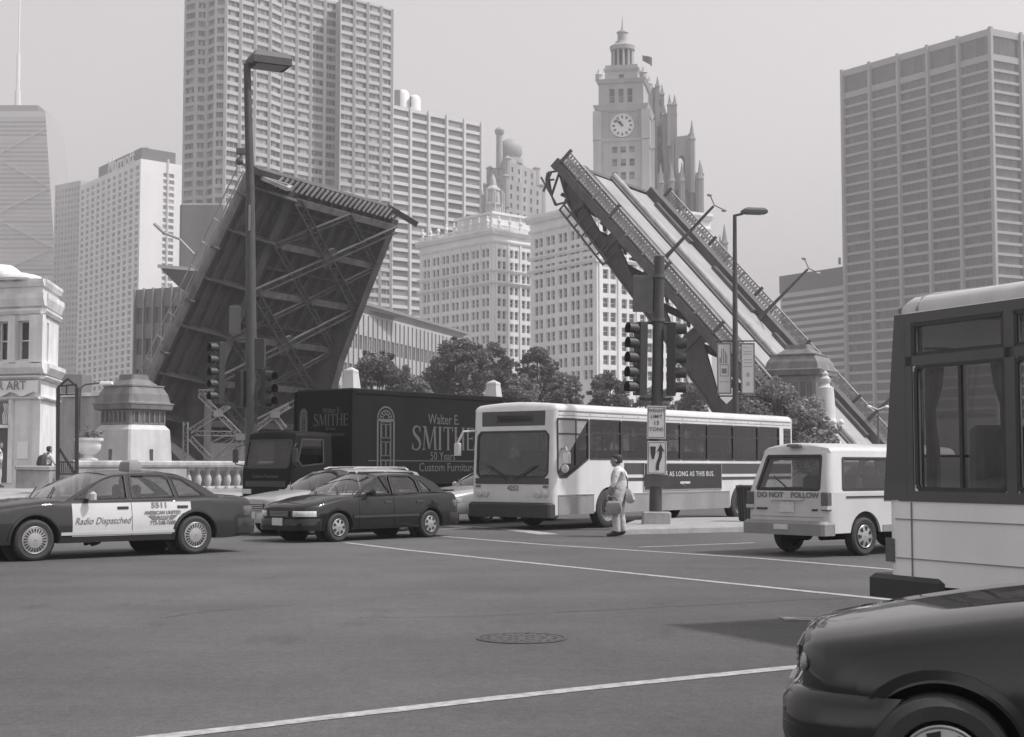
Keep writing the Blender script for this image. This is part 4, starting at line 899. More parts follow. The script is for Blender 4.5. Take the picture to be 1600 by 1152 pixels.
# ---- bridge houses
M_roof = mat('copper_roof', .17, .6, var=.2, scale=1.2, streak=.25); M_house = mat('house_limestone', .56, .8, var=.1, scale=.8, streak=.15, bump=.1); M_hs = mat('house_grey_metal', .20, .6, var=.15, scale=1, streak=.15)
def house(px, pyb, D, wpx, label, ang, ytop, yroof, ybase, zb=-5.5, stone=M_house):
    c_ = P(px, pyb, D); W = wpx / F * D; rz = ang
    h = thing('bridge_house', label, 'bridge house', (c_.x, c_.y, 0), rz, 'bridge houses'); zz = lambda y: P(px, y, D).z
    h2 = W / 2 * .80
    zs, zr_, zt_ = zz(ybase), zz(yroof), zz(ytop)
    def rg(r, z, ch=.28): return [(r, -r * ch, z), (r, r * ch, z), (r * ch, r, z), (-r * ch, r, z), (-r, r * ch, z), (-r, -r * ch, z), (-r * ch, -r, z), (r * ch, -r, z)]
    def sqr(r, z, c=.12): return [(r, -r + c, z), (r, r - c, z), (r - c, r, z), (-r + c, r, z), (-r, r - c, z), (-r, -r + c, z), (-r + c, -r, z), (r - c, -r, z)]
    mb = MB(); mb.loft([sqr(h2 * 1.22, zb), sqr(h2 * 1.22, .6), sqr(h2 * 1.08, .65), sqr(h2 * 1.05, 1.5), sqr(h2 * .98, zs - .35), sqr(h2 * .84, zs - .02)], 0, True); mb.build('stone_base', stone, h)
    mb = MB(); mb.loft([sqr(h2 * .86, zs), sqr(h2 * .86, zr_)], 0, True); mb.build('cabin', M_hs, h)
    for s_ in range(4):
        n_ = 6
        for k in range(n_):
            mb = MB(); a = (k - (n_ - 1) / 2) * h2 * 1.45 / n_; mb.M = Matrix.Rotation(s_ * math.pi / 2, 4, 'Z'); wd = h2 * .085; z0, z1 = zs + (zr_ - zs) * .16, zs + (zr_ - zs) * .82
            mb.box(a - wd, a + wd, -h2 * .875, -h2 * .862, z0, z1, 0); mb.box(a - wd * 1.5, a - wd, -h2 * .90, -h2 * .862, z0, z1, 1); mb.box(a + wd, a + wd * 1.5, -h2 * .90, -h2 * .862, z0, z1, 1); mb.build('window', [M_glassb, M_hs], h)
        mb = MB(); mb.M = Matrix.Rotation(s_ * math.pi / 2, 4, 'Z'); mb.box(-.12, .12, -h2 * 1.06, -h2 * .95, 1.9, 2.7); mb.build('slit_window', M_glassb, h)
    dz = zt_ - zr_
    mb = MB(); mb.loft([sqr(h2 * .9, zr_ - .1), sqr(h2 * 1.03, zr_ - .02), sqr(h2 * 1.06, zr_ + dz * .12), sqr(h2 * .98, zr_ + dz * .20), sqr(h2 * .92, zr_ + dz * .42), sqr(h2 * .78, zr_ + dz * .64), sqr(h2 * .70, zr_ + dz * .66), sqr(h2 * .42, zr_ + dz * .86), sqr(h2 * .40, zr_ + dz)], 0, True); ro = mb.build('roof', M_roof, h)
    for z_, r_ in ((zr_ + dz * .13, 1.08), (zr_ + dz * .64, .82)):
        mb = MB(); mb.loft([sqr(h2 * r_, z_), sqr(h2 * r_, z_ + .1)], 0, True); mb.build('moulding', M_hs, ro)
    return h
house(207, 722, 97, 105, 'left bridge house, pale stone base under a dark domed roof beside the balustrade', -.62, 586, 640, 664)
house(1252, 700, 122, 112, 'right bridge house with wide dark roof beside the tree', -.5, 540, 588, 650)
q = P(1253, 538, 122); 
# column monument with globes
c_ = P(1291, 694, 108); t = thing('monument_column', 'pale round stone column with ball finial and globe lamps right of the tree', 'column', (c_.x, c_.y, 0)); zz = lambda y: P(1291, y, 108).z
mb = MB(); r = 15 / F * 108; mb.lathe([(r * 1.5, 0), (r * 1.5, zz(690)), (r * 1.15, zz(683)), (r * 1.2, zz(672)), (r * 1.0, zz(664)), (r * 1.0, zz(640)), (r * .84, zz(606)), (r * .5, zz(603)), (r * .42, zz(600)), (r * .55, zz(596)), (r * .55, zz(592)), (r * .3, zz(588)), (r * .32, zz(584)), (r * .05, zz(579))], 20, cap=True); mb.build('shaft', M_house, t, True)
for i, dx in enumerate((-1.05, -.35, .45, .95)):
    mb = MB(); mb.tube([(dx * .75, -.4, zz(672)), (dx, -.7, zz(672)), (dx, -.7, zz(666))], .05, 6); br = mb.build('lamp_arm', M_steel, t); mb = MB(); mb.sphere((dx, -.7, zz(660)), .2); mb.build('globe', M_white, br, True)
# ================================================================ trees
M_bark = mat('bark', .09, .9, var=.3, scale=4, bump=.4)
def leaf_mat(name, v):
    m = bpy.data.materials.new(name); m.use_nodes = True; n = m.node_tree; b = n.nodes['Principled BSDF']; L = n.links.new
    g = n.nodes.new('ShaderNodeNewGeometry'); r = n.nodes.new('ShaderNodeMapRange'); r.inputs[3].default_value = v * .65; r.inputs[4].default_value = v * 1.5
    L(g.outputs['Random Per Island'], r.inputs[0]); L(r.outputs[0], b.inputs['Base Color']); b.inputs['Roughness'].default_value = .5; b.inputs['Specular IOR Level'].default_value = .4
    tr = n.nodes.new('ShaderNodeBsdfTranslucent'); L(r.outputs[0], tr.inputs[0]); mx = n.nodes.new('ShaderNodeMixShader'); mx.inputs[0].default_value = .3
    o = n.nodes['Material Output']; L(b.outputs[0], mx.inputs[1]); L(tr.outputs[0], mx.inputs[2]); L(mx.outputs[0], o.inputs[0]); return m
M_leaf = leaf_mat('leaves', .15); M_leaf2 = leaf_mat('leaves_pale', .22)
def leaves(rng, centres, per, size):
    """many small folded leaf faces clustered round the given centres"""
    V = []
    for (c, r) in centres:
        k = int(per * r * r) + 20; d = rng.normal(size=(k, 3)); d /= np.linalg.norm(d, axis=1)[:, None]
        q = np.array(c) + d * (r * rng.uniform(.45, 1.08, (k, 1))) * np.array([1, 1, .8])
        a = rng.normal(size=(k, 3)); a[:, 2] *= .5; a /= np.linalg.norm(a, axis=1)[:, None]; b = np.cross(a, rng.normal(size=(k, 3))); b /= np.linalg.norm(b, axis=1)[:, None]
        s = size * rng.uniform(.6, 1.35, (k, 1)); V.append(np.stack([q - a * s, q + b * s * .55, q + a * s, q - b * s * .55], 1).reshape(-1, 3))
    V = np.concatenate(V); n = len(V) // 4
    return V.tolist(), [(4 * i, 4 * i + 1, 4 * i + 2, 4 * i + 3) for i in range(n)]
def tree(label, x, ybase, D, ytop, wpx, seed, zg=0.0, group=None, m=None, trunk=.25, per=380, lsz=.19, lobes=40, name='street_tree'):
    rng = np.random.default_rng(seed); p = P(x, 700, D); H = P(x, ytop, D).z - zg; Wd = wpx * 1.25 / F * D / 2
    t = thing(name, label, 'tree', (p.x, D, zg), group=group); zc = H * (1 - (1 - trunk) / 2); rzv = H * (1 - trunk) / 2
    cs = []
    for i in range(lobes):
        a = rng.uniform(0, 2 * math.pi); u = rng.uniform(-1, 1); rr = math.sqrt(max(.05, 1 - u * u * .9)); f = rng.uniform(.5, .86)
        cs.append(((Wd * f * rr * math.cos(a), Wd * f * rr * math.sin(a), zc + rzv * u * .84), rng.uniform(.20, .38) * Wd))
    cs.append(((0, 0, H - Wd * .25), Wd * .3))
    for i in range(lobes):                                   # ragged sprays at the outline
        a = rng.uniform(0, 2 * math.pi); u = rng.uniform(-.9, 1); rr = math.sqrt(max(.05, 1 - u * u)); f = rng.uniform(.85, 1.12)
        cs.append(((Wd * f * rr * math.cos(a), Wd * f * rr * math.sin(a), zc + rzv * u * f), rng.uniform(.06, .14) * Wd))
    v, f = leaves(rng, cs, per, lsz)
    mb = MB(); mb.v = [tuple(q) for q in v]; mb.f = f; mb.m = [0] * len(f); mb.build('crown', m or M_leaf, t)
    mb = MB(); r0 = max(.12, H * .018); mb.tube([(0, 0, -.2), (.03 * H * .2, 0, H * .25), (0, .05, H * .55), (.05, 0, H * .8)], [r0, r0 * .75, r0 * .5, r0 * .15], 8)
    for c, r in cs[::2]:
        s0 = H * rng.uniform(.22, .5); mb.tube([(0, 0, s0), (c[0] * .5, c[1] * .5, (s0 + c[2]) / 2 + .2), c], [r0 * .45, r0 * .28, r0 * .08], 5)
    mb.build('trunk', M_bark, t, True); return t
GT = 'trees along the far river bank'
tree('round leafy tree above the left end of the dark truck', 592, 600, 142, 553, 82, 1, .3, GT)
tree('large dark spreading tree above the truck, the tallest on the bank', 722, 600, 158, 529, 92, 2, .3, GT, lobes=52)
tree('dark tree directly right of the large spreading tree', 770, 600, 163, 534, 62, 3, .3, GT)
tree('tall narrow tree in front of the gap between the two pale blocks', 840, 600, 170, 541, 56, 4, .3, GT)
tree('low bushy tree over the bus front', 815, 600, 160, 590, 70, 5, .3, GT, M_leaf2, trunk=.1)
tree('low bushy tree right of the narrow tree over the bus roof', 880, 600, 166, 582, 62, 6, .3, GT, M_leaf2, trunk=.1)
tree('rounded tree just left of the traffic signal', 950, 600, 178, 580, 58, 7, .3, GT)
tree('small tree low over the truck beside the left pylon', 520, 600, 134, 596, 52, 8, .3, GT, M_leaf2, trunk=.1)
tree('small tree between the signal and the banner pole', 1088, 600, 196, 597, 50, 9, .3, GT)
tree('low shrubby tree behind the signal pole', 1020, 600, 188, 604, 60, 12, .3, GT, M_leaf2, trunk=.1)
tree('small tree low on the bank between the truck and narrow tree', 650, 600, 146, 590, 60, 13, .3, GT, M_leaf2, trunk=.1)
tree('bushy tree in front of the right bridge house, beside the bus end', 1222, 730, 96, 596, 108, 10, 0, None, M_leaf2, trunk=.05, per=420, lsz=.12, lobes=34)
tree('lower bush of the tree group at the bus end', 1265, 730, 94, 640, 80, 11, 0, None, M_leaf2, trunk=.05, per=420, lsz=.12, lobes=24, name='bush')
# ================================================================ stone pylons on the bank
for (x, ytop, D, lab) in ((549, 574, 104, 'small stone pylon standing above the truck roof at its front corner'), (771, 594, 112, 'small stone pylon standing above the bus roof corner')):
    p = P(x, ytop, D); w = 26 / F * D / 2; t = thing('stone_pylon', lab, 'pylon', (p.x, D, 0), -.45, 'stone pylons')
    mb = MB(); sq = lambda r, z: [(-r, -r, z), (r, -r, z), (r, r, z), (-r, r, z)]
    mb.loft([sq(w * 1.1, -5), sq(w * 1.05, p.z - 2.2), sq(w * .95, p.z - 2.15), sq(w * .62, p.z - .35)], 0, True); mb.build('shaft', M_house, t)
    mb = MB(); mb.loft([sq(w * .66, p.z - .348), sq(w * .6, p.z - .2), sq(.02, p.z)], 0, True); mb.build('cap', M_house, t)
# ================================================================ balustrade, urn, pedestals, gate frame
bal = thing('balustrade', 'stone balustrade with turned balusters along the river edge behind the taxi', 'balustrade', street(0, 5.0, .62), math.atan2(SD.y, SD.x))
M_bal = mat('weathered_limestone', .44, .85, var=.18, scale=2, bump=.2, streak=.2)
mb = MB(); mb.box(-1.6, 15, -.22, .22, -.1, .16); mb.build('plinth', M_stoned, bal)
mb = MB(); mb.prism([(-.24, .9), (.24, .9), (.27, .97), (.27, 1.06), (.2, 1.11), (-.2, 1.11), (-.27, 1.06), (-.27, .97)], -1.6, 15, 'x'); mb.build('coping', M_bal, bal)
bprof = [(.11, .16), (.11, .2), (.075, .24), (.1, .34), (.125, .44), (.11, .55), (.07, .66), (.06, .74), (.085, .8), (.1, .84), (.1, .9)]
mb = MB(); mb.lathe(bprof, 10); b0 = mb.build('baluster', M_bal, bal, True, loc=(5.0, 0, 0)); 
for x0, x1, solid in ((-1.6, 2.9, True), (2.9, 7.7, False), (7.7, 8.4, True), (8.4, 14.5, False)):
    if solid: mb = MB(); mb.box(x0, x1, -.2, .2, .158, .902); mb.build('pedestal_block', M_stoned, bal)
    else:
        n = int((x1 - x0) / .42)
        for i in range(n):
            o = b0.copy(); COL.objects.link(o); o.parent = bal; o.location = (x0 + (i + .5) * (x1 - x0) / n, 0, 0)
bpy.data.objects.remove(b0)
c_ = P(138, 722, 47.2); urn = thing('stone_urn', 'wide stone urn planter with trailing plants on the balustrade end', 'planter', (c_.x, c_.y, 1.70))
mb = MB(); mb.lathe([(.3, 0), (.3, .08), (.16, .12), (.14, .2), (.28, .27), (.37, .38), (.39, .52), (.36, .6), (.38, .63), (.46, .67), (.46, .74), (.40, .75), (.34, .68), (.01, .66)], 24, cap=False); mb.build('bowl', M_stone, urn, True)
v, f = leaves(np.random.default_rng(5), [((.05, 0, .85), .3), ((-.2, 0, .82), .22), ((.28, 0, .88), .22)], 900, .06); mb = MB(); mb.v = [tuple(q) for q in v]; mb.f = f; mb.m = [0] * len(f); mb.build('foliage', M_leaf2, urn)
# end wall / stair pedestals at left
for (x0, x1, yt, D, lab) in ((58, 84, 728, 46.5, 'short stone pedestal beside the seated person'), (28, 62, 728, 52, 'grey stone stair wall in front of the corner building')):
    p0, p1 = P(x0, yt, D), P(x1, yt, D); t = thing('stone_pedestal', lab, 'pedestal', ((p0.x + p1.x) / 2, D, .6)); w = (p1.x - p0.x) / 2; h = p0.z - .6
    mb = MB(); mb.cbox(-w * .92, w * .92, -.3, .5, -.2, h - .14, .02); mb.build('shaft', M_stoned, t); mb = MB(); mb.cbox(-w, w, -.36, .56, h - .139, h, .03); mb.build('cap', M_stoned, t)
# dark metal gate frame
D = 45.2; t = thing('metal_arch_frame', 'tall dark metal arched frame over the gate beside the urn', 'metal frame', (P(105, 740, D).x, D, .6)); q = lambda x, y: P(x, y, D) - Vector((P(105, 740, D).x, D, .6))
for x in (90.5, 120): mb = MB(); a = q(x, 758); a.z = 0; mb.bar(a, q(x + .5, 606), .1, .1); mb.build('post', M_blk, t)
for a, c_, w in (((90.5, 606), (106, 592), .06), ((106, 592), (120.5, 605), .06), ((90, 604), (120, 601), .05), ((91, 617), (120, 616), .04), ((89, 695), (117, 741), .07), ((104, 602), (104, 616), .04)):
    mb = MB(); mb.bar(q(*a), q(*c_), w, w); mb.build('brace', M_blk, t)
for k in range(9): mb = MB(); a = q(93 + k * 3, 742); mb.bar(a, q(93 + k * 3, 722), .022, .022); mb.build('picket', M_blk, t)
for y in (722, 741): mb = MB(); mb.bar(q(90, y), q(120, y), .04, .04); mb.build('rail', M_blk, t)
# small street lamp behind the urn
def small_lamp(x, y, D, lab, sgn=1):
    p = P(x, y, D); t = thing('street_lamp', lab, 'street lamp', (p.x, D, .5)); h = p.z - .5
    mb = MB(); mb.tube([(0, 0, -.5), (0, 0, h - .2), (sgn * .25, 0, h), (sgn * 1.2, 0, h + .1)], [.08, .06, .05, .04], 6); mb.build('post', M_steell, t); mb = MB(); mb.cbox(sgn * 1.1 - .35 + .3 * sgn, sgn * 1.1 + .35 + .3 * sgn, -.15, .15, h, h + .16, .04); mb.build('lamp_head', M_white, t)
small_lamp(126, 601, 80, 'thin street lamp with white head behind the arched frame')
# ================================================================ vehicles
M_tyre = mat('tyre_rubber', .035, .75, var=.2, scale=8, bump=.1)
M_rim = mat('painted_rim', .38, .4, metal=.5, var=.1, scale=6); M_rimd = mat('rim_shadow_gap', .02, .8)
M_chr = mat('bright_trim', .55, .2, metal=.9, var=.05)
M_int = mat('dark_interior', .045, .8, var=.2, scale=4)
M_seat = mat('seat_fabric', .10, .9, var=.2, scale=6)
M_under = mat('underbody', .02, .9)
M_plast = mat('black_plastic', .035, .6, var=.15, scale=6)
M_lens = mat('lamp_lens', .5, .12, var=.25, scale=20, coat=.6); M_red = mat('red_lens', .10, .15, var=.2, scale=15, coat=.5)
M_plate = mat('licence_plate', .55, .5, var=.15, scale=20)
M_glass = glass_mat('vehicle_glass', .55, 1.3); M_glassd = glass_mat('tinted_vehicle_glass', .30, 1.2)
M_wdirty = mat('white_vehicle_paint', .5, .4, var=.05, scale=1.5, coat=.3, streak=.05)
M_black = mat('black_car_paint', .010, .5, var=.1, scale=1, coat=1.0, spec=.1)
M_dgreen = mat('dark_car_paint', .011, .5, var=.1, scale=1.5, coat=.7, spec=.1)
M_silver = mat('silver_car_paint', .40, .35, metal=.35, var=.05, scale=2, coat=.6)
M_grey = mat('grey_vehicle_trim', .22, .5, var=.1, scale=3)
def wheel(parent, x, y, r, w, style, side):
    """tyre with a rim child; side=+1 faces +y"""
    mb = MB(); e = w / 2
    mb.lathe([(r * .66, -e * .9), (r * .86, -e), (r * .97, -e * .8), (r, -e * .5), (r, e * .5), (r * .97, e * .8), (r * .86, e), (r * .66, e * .9), (r * .62, e * .5), (r * .62, -e * .5)], 36, (0, 0, 0), 'y', cap=False)
    mb.lathe([(.01, -e * .4), (r * .63, -e * .4)], 24, (0, 0, 0), 'y', cap=False)
    t = mb.build('wheel', M_tyre, parent, True, loc=(x, y, r)); rim = MB(); s = side * e; rr = r * (.66 if style in ('deep', 'vane') else .60)
    if style == 'deep': prof = [(rr, s * .95), (rr * .93, s * .9), (rr * .88, s * .2), (rr * .5, s * .1), (rr * .45, s * .7), (rr * .2, s * .75), (.01, s * .75)]
    else: prof = [(rr, s * .95), (rr * .96, s * 1.02), (rr * .9, s * .9), (rr * .6, s * 1.0), (rr * .3, s * 1.06), (.01, s * 1.08)]
    rim.lathe(prof, 36, (0, 0, 0), 'y', cap=False); ro = rim.build('rim', M_rim if style != 'deep' else M_grey, t, True)
    n, r0, r1, wd = {'vane': (22, .56, .84, .055), 'spoke': (7, .5, .84, .17), 'deep': (8, .3, .42, .06), 'steel': (10, .66, .84, .06)}[style]
    mb = MB()
    for k in range(n):
        a = 2 * math.pi * (k + .5) / n; c_, s_ = math.cos(a), math.sin(a); p = Vector((c_, 0, s_)); q = Vector((-s_, 0, c_)); o = Vector((0, s * .915, 0)) if style != 'deep' else Vector((0, s * .78, 0))
        pts = [p * rr * r0 - q * rr * wd * .6, p * rr * r1 - q * rr * wd, p * rr * r1 + q * rr * wd, p * rr * r0 + q * rr * wd * .6]
        mb.loft([[v + o for v in pts], [v + o + Vector((0, s * .14, 0)) for v in pts]], 0, True)
    g = mb.build('rim_slots', M_rimd, t); g['kind'] = 'stuff'; return t
def heading_rz(h): return math.atan2(h[1], h[0])
def place(name, label, cat, corner, h, local):
    """empty so that local point `local` falls on the ground point `corner`"""
    h = Vector((h[0], h[1], 0)).normalized(); l = Vector((-h.y, h.x, 0)); o = Vector((corner[0], corner[1], 0)) - h * local[0] - l * local[1]
    return thing(name, label, cat, o, heading_rz(h))
def sedan(t, S, paint, door_paint=None, roof_paint=None, wheel_style='spoke', glass=None, detail=True):
    """car body: x=0 rear bumper, x=L front bumper, +y left"""
    L, HW = S['L'], S['hw']; top = pchip(*zip(*S['top'])); pl = pchip(*zip(*S['plan'])); belt = lambda x: top(x); r = S['r']; RA = S['arch']; sill = S['sill']
    zmid = S.get('zmid', .52); glass = glass or M_glass
    def wz(x, z):                                             # half width of the side at (x, z)
        h = HW * pl(x); zt = top(x); k = (z - zmid) / max(.2, zt - zmid) if z > zmid else (zmid - z) / (zmid - .15)
        return h * (1 - (.075 if z > zmid else .06) * min(1.2, max(0, k)) ** 2)
    def low(x):
        z = sill + max(0, (.55 - x)) * .10 + max(0, x - (L - .6)) * .03
        for xc in (S['xr'], S['xf']):
            d = abs(x - xc)
            if d < RA: z = max(z, r + math.sqrt(RA * RA - d * d) * S.get('archk', 1.0))
        return z
    xs = set(np.linspace(0, L, 46)); xs |= {0.015, .05, .1, L - .015, L - .05, L - .1}
    for xc in (S['xr'], S['xf']):
        for k in np.linspace(-1, 1, 25): xs.add(xc + RA * math.sin(k * math.pi / 2))
        xs |= {xc - RA - .004, xc + RA + .004}
    xs = sorted(x for x in xs if 0 <= x <= L); rings = []; T = [0, .12, .3, .5, .7, .86, .96]
    inx = lambda x: S['D0'] - .02 < x < S['A0'] + .05
    for x in xs:
        zl, zt = low(x), top(x); zsh = zt - .035; half = []
        for t_ in T: z = zl + (zsh - zl) * t_; half.append((x, wz(x, z), z))
        we = wz(x, zsh); cr = S.get('crown', .05) * (0 if inx(x) else 1)
        half += [(x, we * .965, zt - .008), (x, we * .90, zt + cr * .25), (x, we * .6, zt + cr * .75), (x, 0, zt + cr)]
        ring = [(x, 0, zl)] + half + [(a, -b, c) for a, b, c in reversed(half[:-1])]; rings.append(ring)
    mb = MB(); n = len(rings[0]); vs = [p for q in rings for p in q]; fs = []; ms = []
    for i in range(len(rings) - 1):
        for j in range(n):
            k = (j + 1) % n; fs.append((i * n + j, (i + 1) * n + j, (i + 1) * n + k, i * n + k))
            xm = (xs[i] + xs[i + 1]) / 2; bottom = j in (0, n - 1); topj = j >= 9 and j <= n - 11
            ms.append(1 if bottom else (2 if (topj and inx(xm)) else 0))
    b0 = len(mb.v); mb.add(vs, fs); mb.m = ms
    mb.add(rings[0], [tuple(range(n))[::-1]]); mb.add(rings[-1], [tuple(range(n))])
    body = fixn(mb.build('body', [paint, M_under, M_int], t, True))
    # cabin
    zr = S['zr']; A0, A1, D1, D0 = S['A0'], S['A1'], S['D1'], S['D0']; tum = S.get('tum', .40)
    rz = pchip([D1, D1 + (A1 - D1) * .3, D1 + (A1 - D1) * .65, A1], [zr - .05, zr - .005, zr, zr - .045])
    ys = lambda x, z: wz(min(max(x, D0), A0), belt(min(max(x, D0), A0)) - .05) * .965 - max(-.02, z - belt(min(max(x, D0), A0))) * tum
    fn = lambda sg: (lambda a, b, dpt: (a, sg * (ys(a, b) - dpt), b))
    # outer side outline
    out = [(D0, belt(D0) - .02)] + [(x, belt(x) - .02) for x in np.linspace(D0 + .2, A0 - .2, 5)] + [(A0, belt(A0) - .02), ((A0 * .45 + A1 * .55), belt(A0) + (zr - belt(A0)) * .56), (A1, rz(A1) - .02)]
    out += [(x, rz(x) - .02) for x in np.linspace(A1, D1, 8)[1:]] + [((D0 * .45 + D1 * .55), belt(D0) + (rz(D1) - belt(D0)) * .6)]
    for sg in (1, -1):
        mb = MB(); sheet(mb, out, S['win'], fn(sg), .045); mb.build('cabin_frame', roof_paint or paint, t)
        for w in S['win']:
            mb = MB(); vs = [fn(sg)(a, b, .02) for a, b in w]; mb.add(vs, [tuple(range(len(vs)))]); mb.build('side_window', glass, t)
            mb = MB(); cx_ = sum(p[0] for p in w) / len(w); cz_ = sum(p[1] for p in w) / len(w)   # rubber seal
            for (a, b), (c, d) in zip(w, w[1:] + w[:1]): mb.bar(fn(sg)(a, b, -.004), fn(sg)(c, d, -.004), .022, .012, up=(0, 1, 0))
            mb.build('window_seal', S.get('seal', M_plast), t)
    mb = MB(); rings = []
    for x in np.linspace(D1, A1, 12):
        zz = rz(x); w = ys(x, zz - .02); rings.append([(x, w * c, zz - .02 + S.get('rcrown', .055) * (1 - abs(c) ** 2.6)) for c in np.linspace(-1, 1, 13)])
    mb.loft(rings, closed=False); mb.build('roof', roof_paint or paint, t, 'all')
    def screen(x0, x1, z0, z1, name, bul):
        mb = MB(); rings = []
        for f in np.linspace(0, 1, 6):
            x = x0 + (x1 - x0) * f; z = z0 + (z1 - z0) * f + .03 * math.sin(f * math.pi); w = ys(x0 + (x1 - x0) * f, z) - .012
            rings.append([(x + bul * (1 - f * .5) * (1 - c * c), w * c, z + .045 * f * (1 - c * c)) for c in np.linspace(-1, 1, 11)])
        mb.loft(rings, closed=False); return mb.build(name, glass, t, 'all')
    screen(A0, A1, belt(A0) - .01, rz(A1) - .02, 'windshield', .10); screen(D0, D1, belt(D0) - .01, rz(D1) - .02, 'rear_window', -.08)
    for y in (-.36, .36):
        mb = MB(); mb.cbox(A0 - .75 - .62 - .3, A0 - .75 - .62 - .1, y - .24, y + .24, belt(A0) - .35, zr - .42, .05); mb.cbox(A0 - 1.6, A0 - 1.5, y - .12, y + .12, zr - .43, zr - .22, .04); mb.build('front_seat', M_seat, t)
    mb = MB(); mb.cbox(D0 + .25, D0 + .45, -.6, .6, belt(D0) - .4, zr - .42, .05); mb.build('rear_seat', M_seat, t)
    mb = MB(); mb.lathe([(.19, -.015), (.2, 0), (.19, .015), (.17, 0), (.19, -.015)], 16, (0, 0, 0), 'x', cap=False); mb.build('steering_wheel', M_plast, t, loc=(A0 - .52, .36, belt(A0) + .03), rot=(0, -.4, 0))
    # doors as panels on the body side
    def patch(sg, x0, x1, z0, z1, off, name, m, par, nx=14, nz=8, x0f=None, x1f=None, th=.012):
        mb = MB(); gr = []
        for i in range(nx + 1):
            col = []
            for j in range(nz + 1):
                z = z0 + (z1 - z0) * j / nz; xa = x0f(z) if x0f else x0; xb = x1f(z) if x1f else x1; x = xa + (xb - xa) * i / nx
                z_ = min(z, top(x) - .04); z_ = max(z_, low(x) + .012) ; col.append((x, sg * (wz(x, z_) + off), z_))
            gr.append(col)
        vs = [p for c in gr for p in c]; m_ = nz + 1; fs = [(i * m_ + j, (i + 1) * m_ + j, (i + 1) * m_ + j + 1, i * m_ + j + 1) for i in range(nx) for j in range(nz)]
        edge = [i * m_ for i in range(nx + 1)] + [nx * m_ + j for j in range(1, m_)] + [i * m_ + nz for i in range(nx - 1, -1, -1)] + [j for j in range(nz - 1, 0, -1)]
        k = len(vs); vs2 = vs + [(vs[e][0], vs[e][1] - sg * (th + off), vs[e][2]) for e in edge]
        for a in range(len(edge)): b = (a + 1) % len(edge); fs.append((edge[a], edge[b], k + b, k + a))
        mb.add(vs2, fs); return fixn(mb.build(name, m, par, True))
    dl = S['doors']; ad = lambda z: S['xr'] + math.sqrt(max(0, (RA + .05) ** 2 - max(0, z - r) ** 2)) if z < r + RA else S['xr'] + .05
    for sg in (1, -1):
        for i, (x0, x1) in enumerate(dl):
            f0 = (lambda z, x0=x0: max(x0 + .06 * max(0, (z - .8)) * 0, ad(z) + .02)) if i == len(dl) - 1 and S.get('reararch', True) else None
            d = patch(sg, x0 + .006, x1 - .006, sill + .03, 9, .006, 'door', door_paint or paint, t, x0f=f0) if False else patch(sg, x0 + .006, x1 - .006, sill + S.get('dlow', .04), S['dtop'], .006, 'door', door_paint or paint, t, x0f=f0)
            mb = MB(); hx = x0 + .16; hz = S['hz']; mb.cbox(hx - .1, hx + .1, sg * (wz(hx, hz) + .008) - .016, sg * (wz(hx, hz) + .008) + .016, hz - .022, hz + .022, .006); mb.build('handle', M_plast, d)
            if i == 0: mb = MB(); mz = belt(x1) + .02; mb.cbox(A0 - .46, A0 - .36, sg * (HW + .02) - .08 + sg * .06, sg * (HW + .02) + .08 + sg * .06, mz - .0, mz + .14, .04); mb.bar((A0 - .4, sg * (HW - .08), mz + .04), (A0 - .4, sg * (HW + .05), mz + .05), .07, .05); mb.build('mirror', S.get('mirror', door_paint or paint), t, True)
        if S.get('strip'):
            z = S['strip']; patch(sg, S['xr'] + RA + .03, S['xf'] - RA - .03, z - .025, z + .025, .016, 'side_moulding', S.get('stripm', M_plast), t, nx=16, nz=2)
    for sg in (1, -1):
        for xc in (S['xr'], S['xf']):
            mb = MB(); rr = []
            for k in np.linspace(.02, math.pi - .02, 19):
                x = xc + (RA + .015) * math.cos(k); z = r + (RA + .015) * math.sin(k) * S.get('archk', 1.0); z = max(z, sill + .01); y = wz(x, z)
                rr.append([(x, sg * (y - .03), z), (x, sg * (y + .012), z), (x + .035 * math.cos(k), sg * (y + .010), z + .035 * math.sin(k)), (x + .04 * math.cos(k), sg * (y - .02), z + .04 * math.sin(k))])
            mb.loft(rr, 0, True); fixn(mb.build('wheel_arch_lip', paint, t, True))
            mb = MB(); mb.lathe([(RA + .06, -.02), (RA + .06, .02)], 20, (xc, sg * (HW - .30), r + .02), 'y'); mb.build('wheel_well', M_under, t)
            wheel(t, xc, sg * (HW - .125), r, .21, wheel_style, sg)
    # bumpers: U-shaped sweeps round the ends
    def ubar(front, z0, z1, off0, name, m, span=.42, yl=None, yh=None):
        xe = L if front else 0; s_ = 1 if front else -1; plan = []
        for f in np.linspace(0, 1, 9): x = xe - s_ * span * (1 - f); plan.append((x, wz(x, (z0 + z1) / 2)))
        pts = plan + [(xe + s_ * .012, plan[-1][1] * c) for c in (.8, .5, .2, -.2, -.5, -.8)] + [(x, -y) for x, y in reversed(plan)]
        if yl is not None: pts = [p for p in pts if yl <= p[1] <= yh]
        mb = MB(); rings = []
        cx_ = xe - s_ * .8
        for x, y in pts:
            d = Vector((x - cx_, y * .55, 0)).normalized(); q = Vector((x, y, 0)); off = off0 * (.25 + .75 * min(1, max(0, (abs(x - xe + 0) < span) * (1 - abs(x - xe) / span)) ** .6)) if off0 > .03 else off0
            rings.append([tuple(q - d * .05 + Vector((0, 0, z0))), tuple(q + d * off * .8 + Vector((0, 0, z0))), tuple(q + d * off + Vector((0, 0, z0 + (z1 - z0) * .3))), tuple(q + d * off * .95 + Vector((0, 0, z0 + (z1 - z0) * .8))), tuple(q + d * off * .4 + Vector((0, 0, z1))), tuple(q - d * .05 + Vector((0, 0, z1)))])
        mb.loft(rings, 0, True); return fixn(mb.build(name, m, t, 65))
    bp = S.get('bumper', paint)
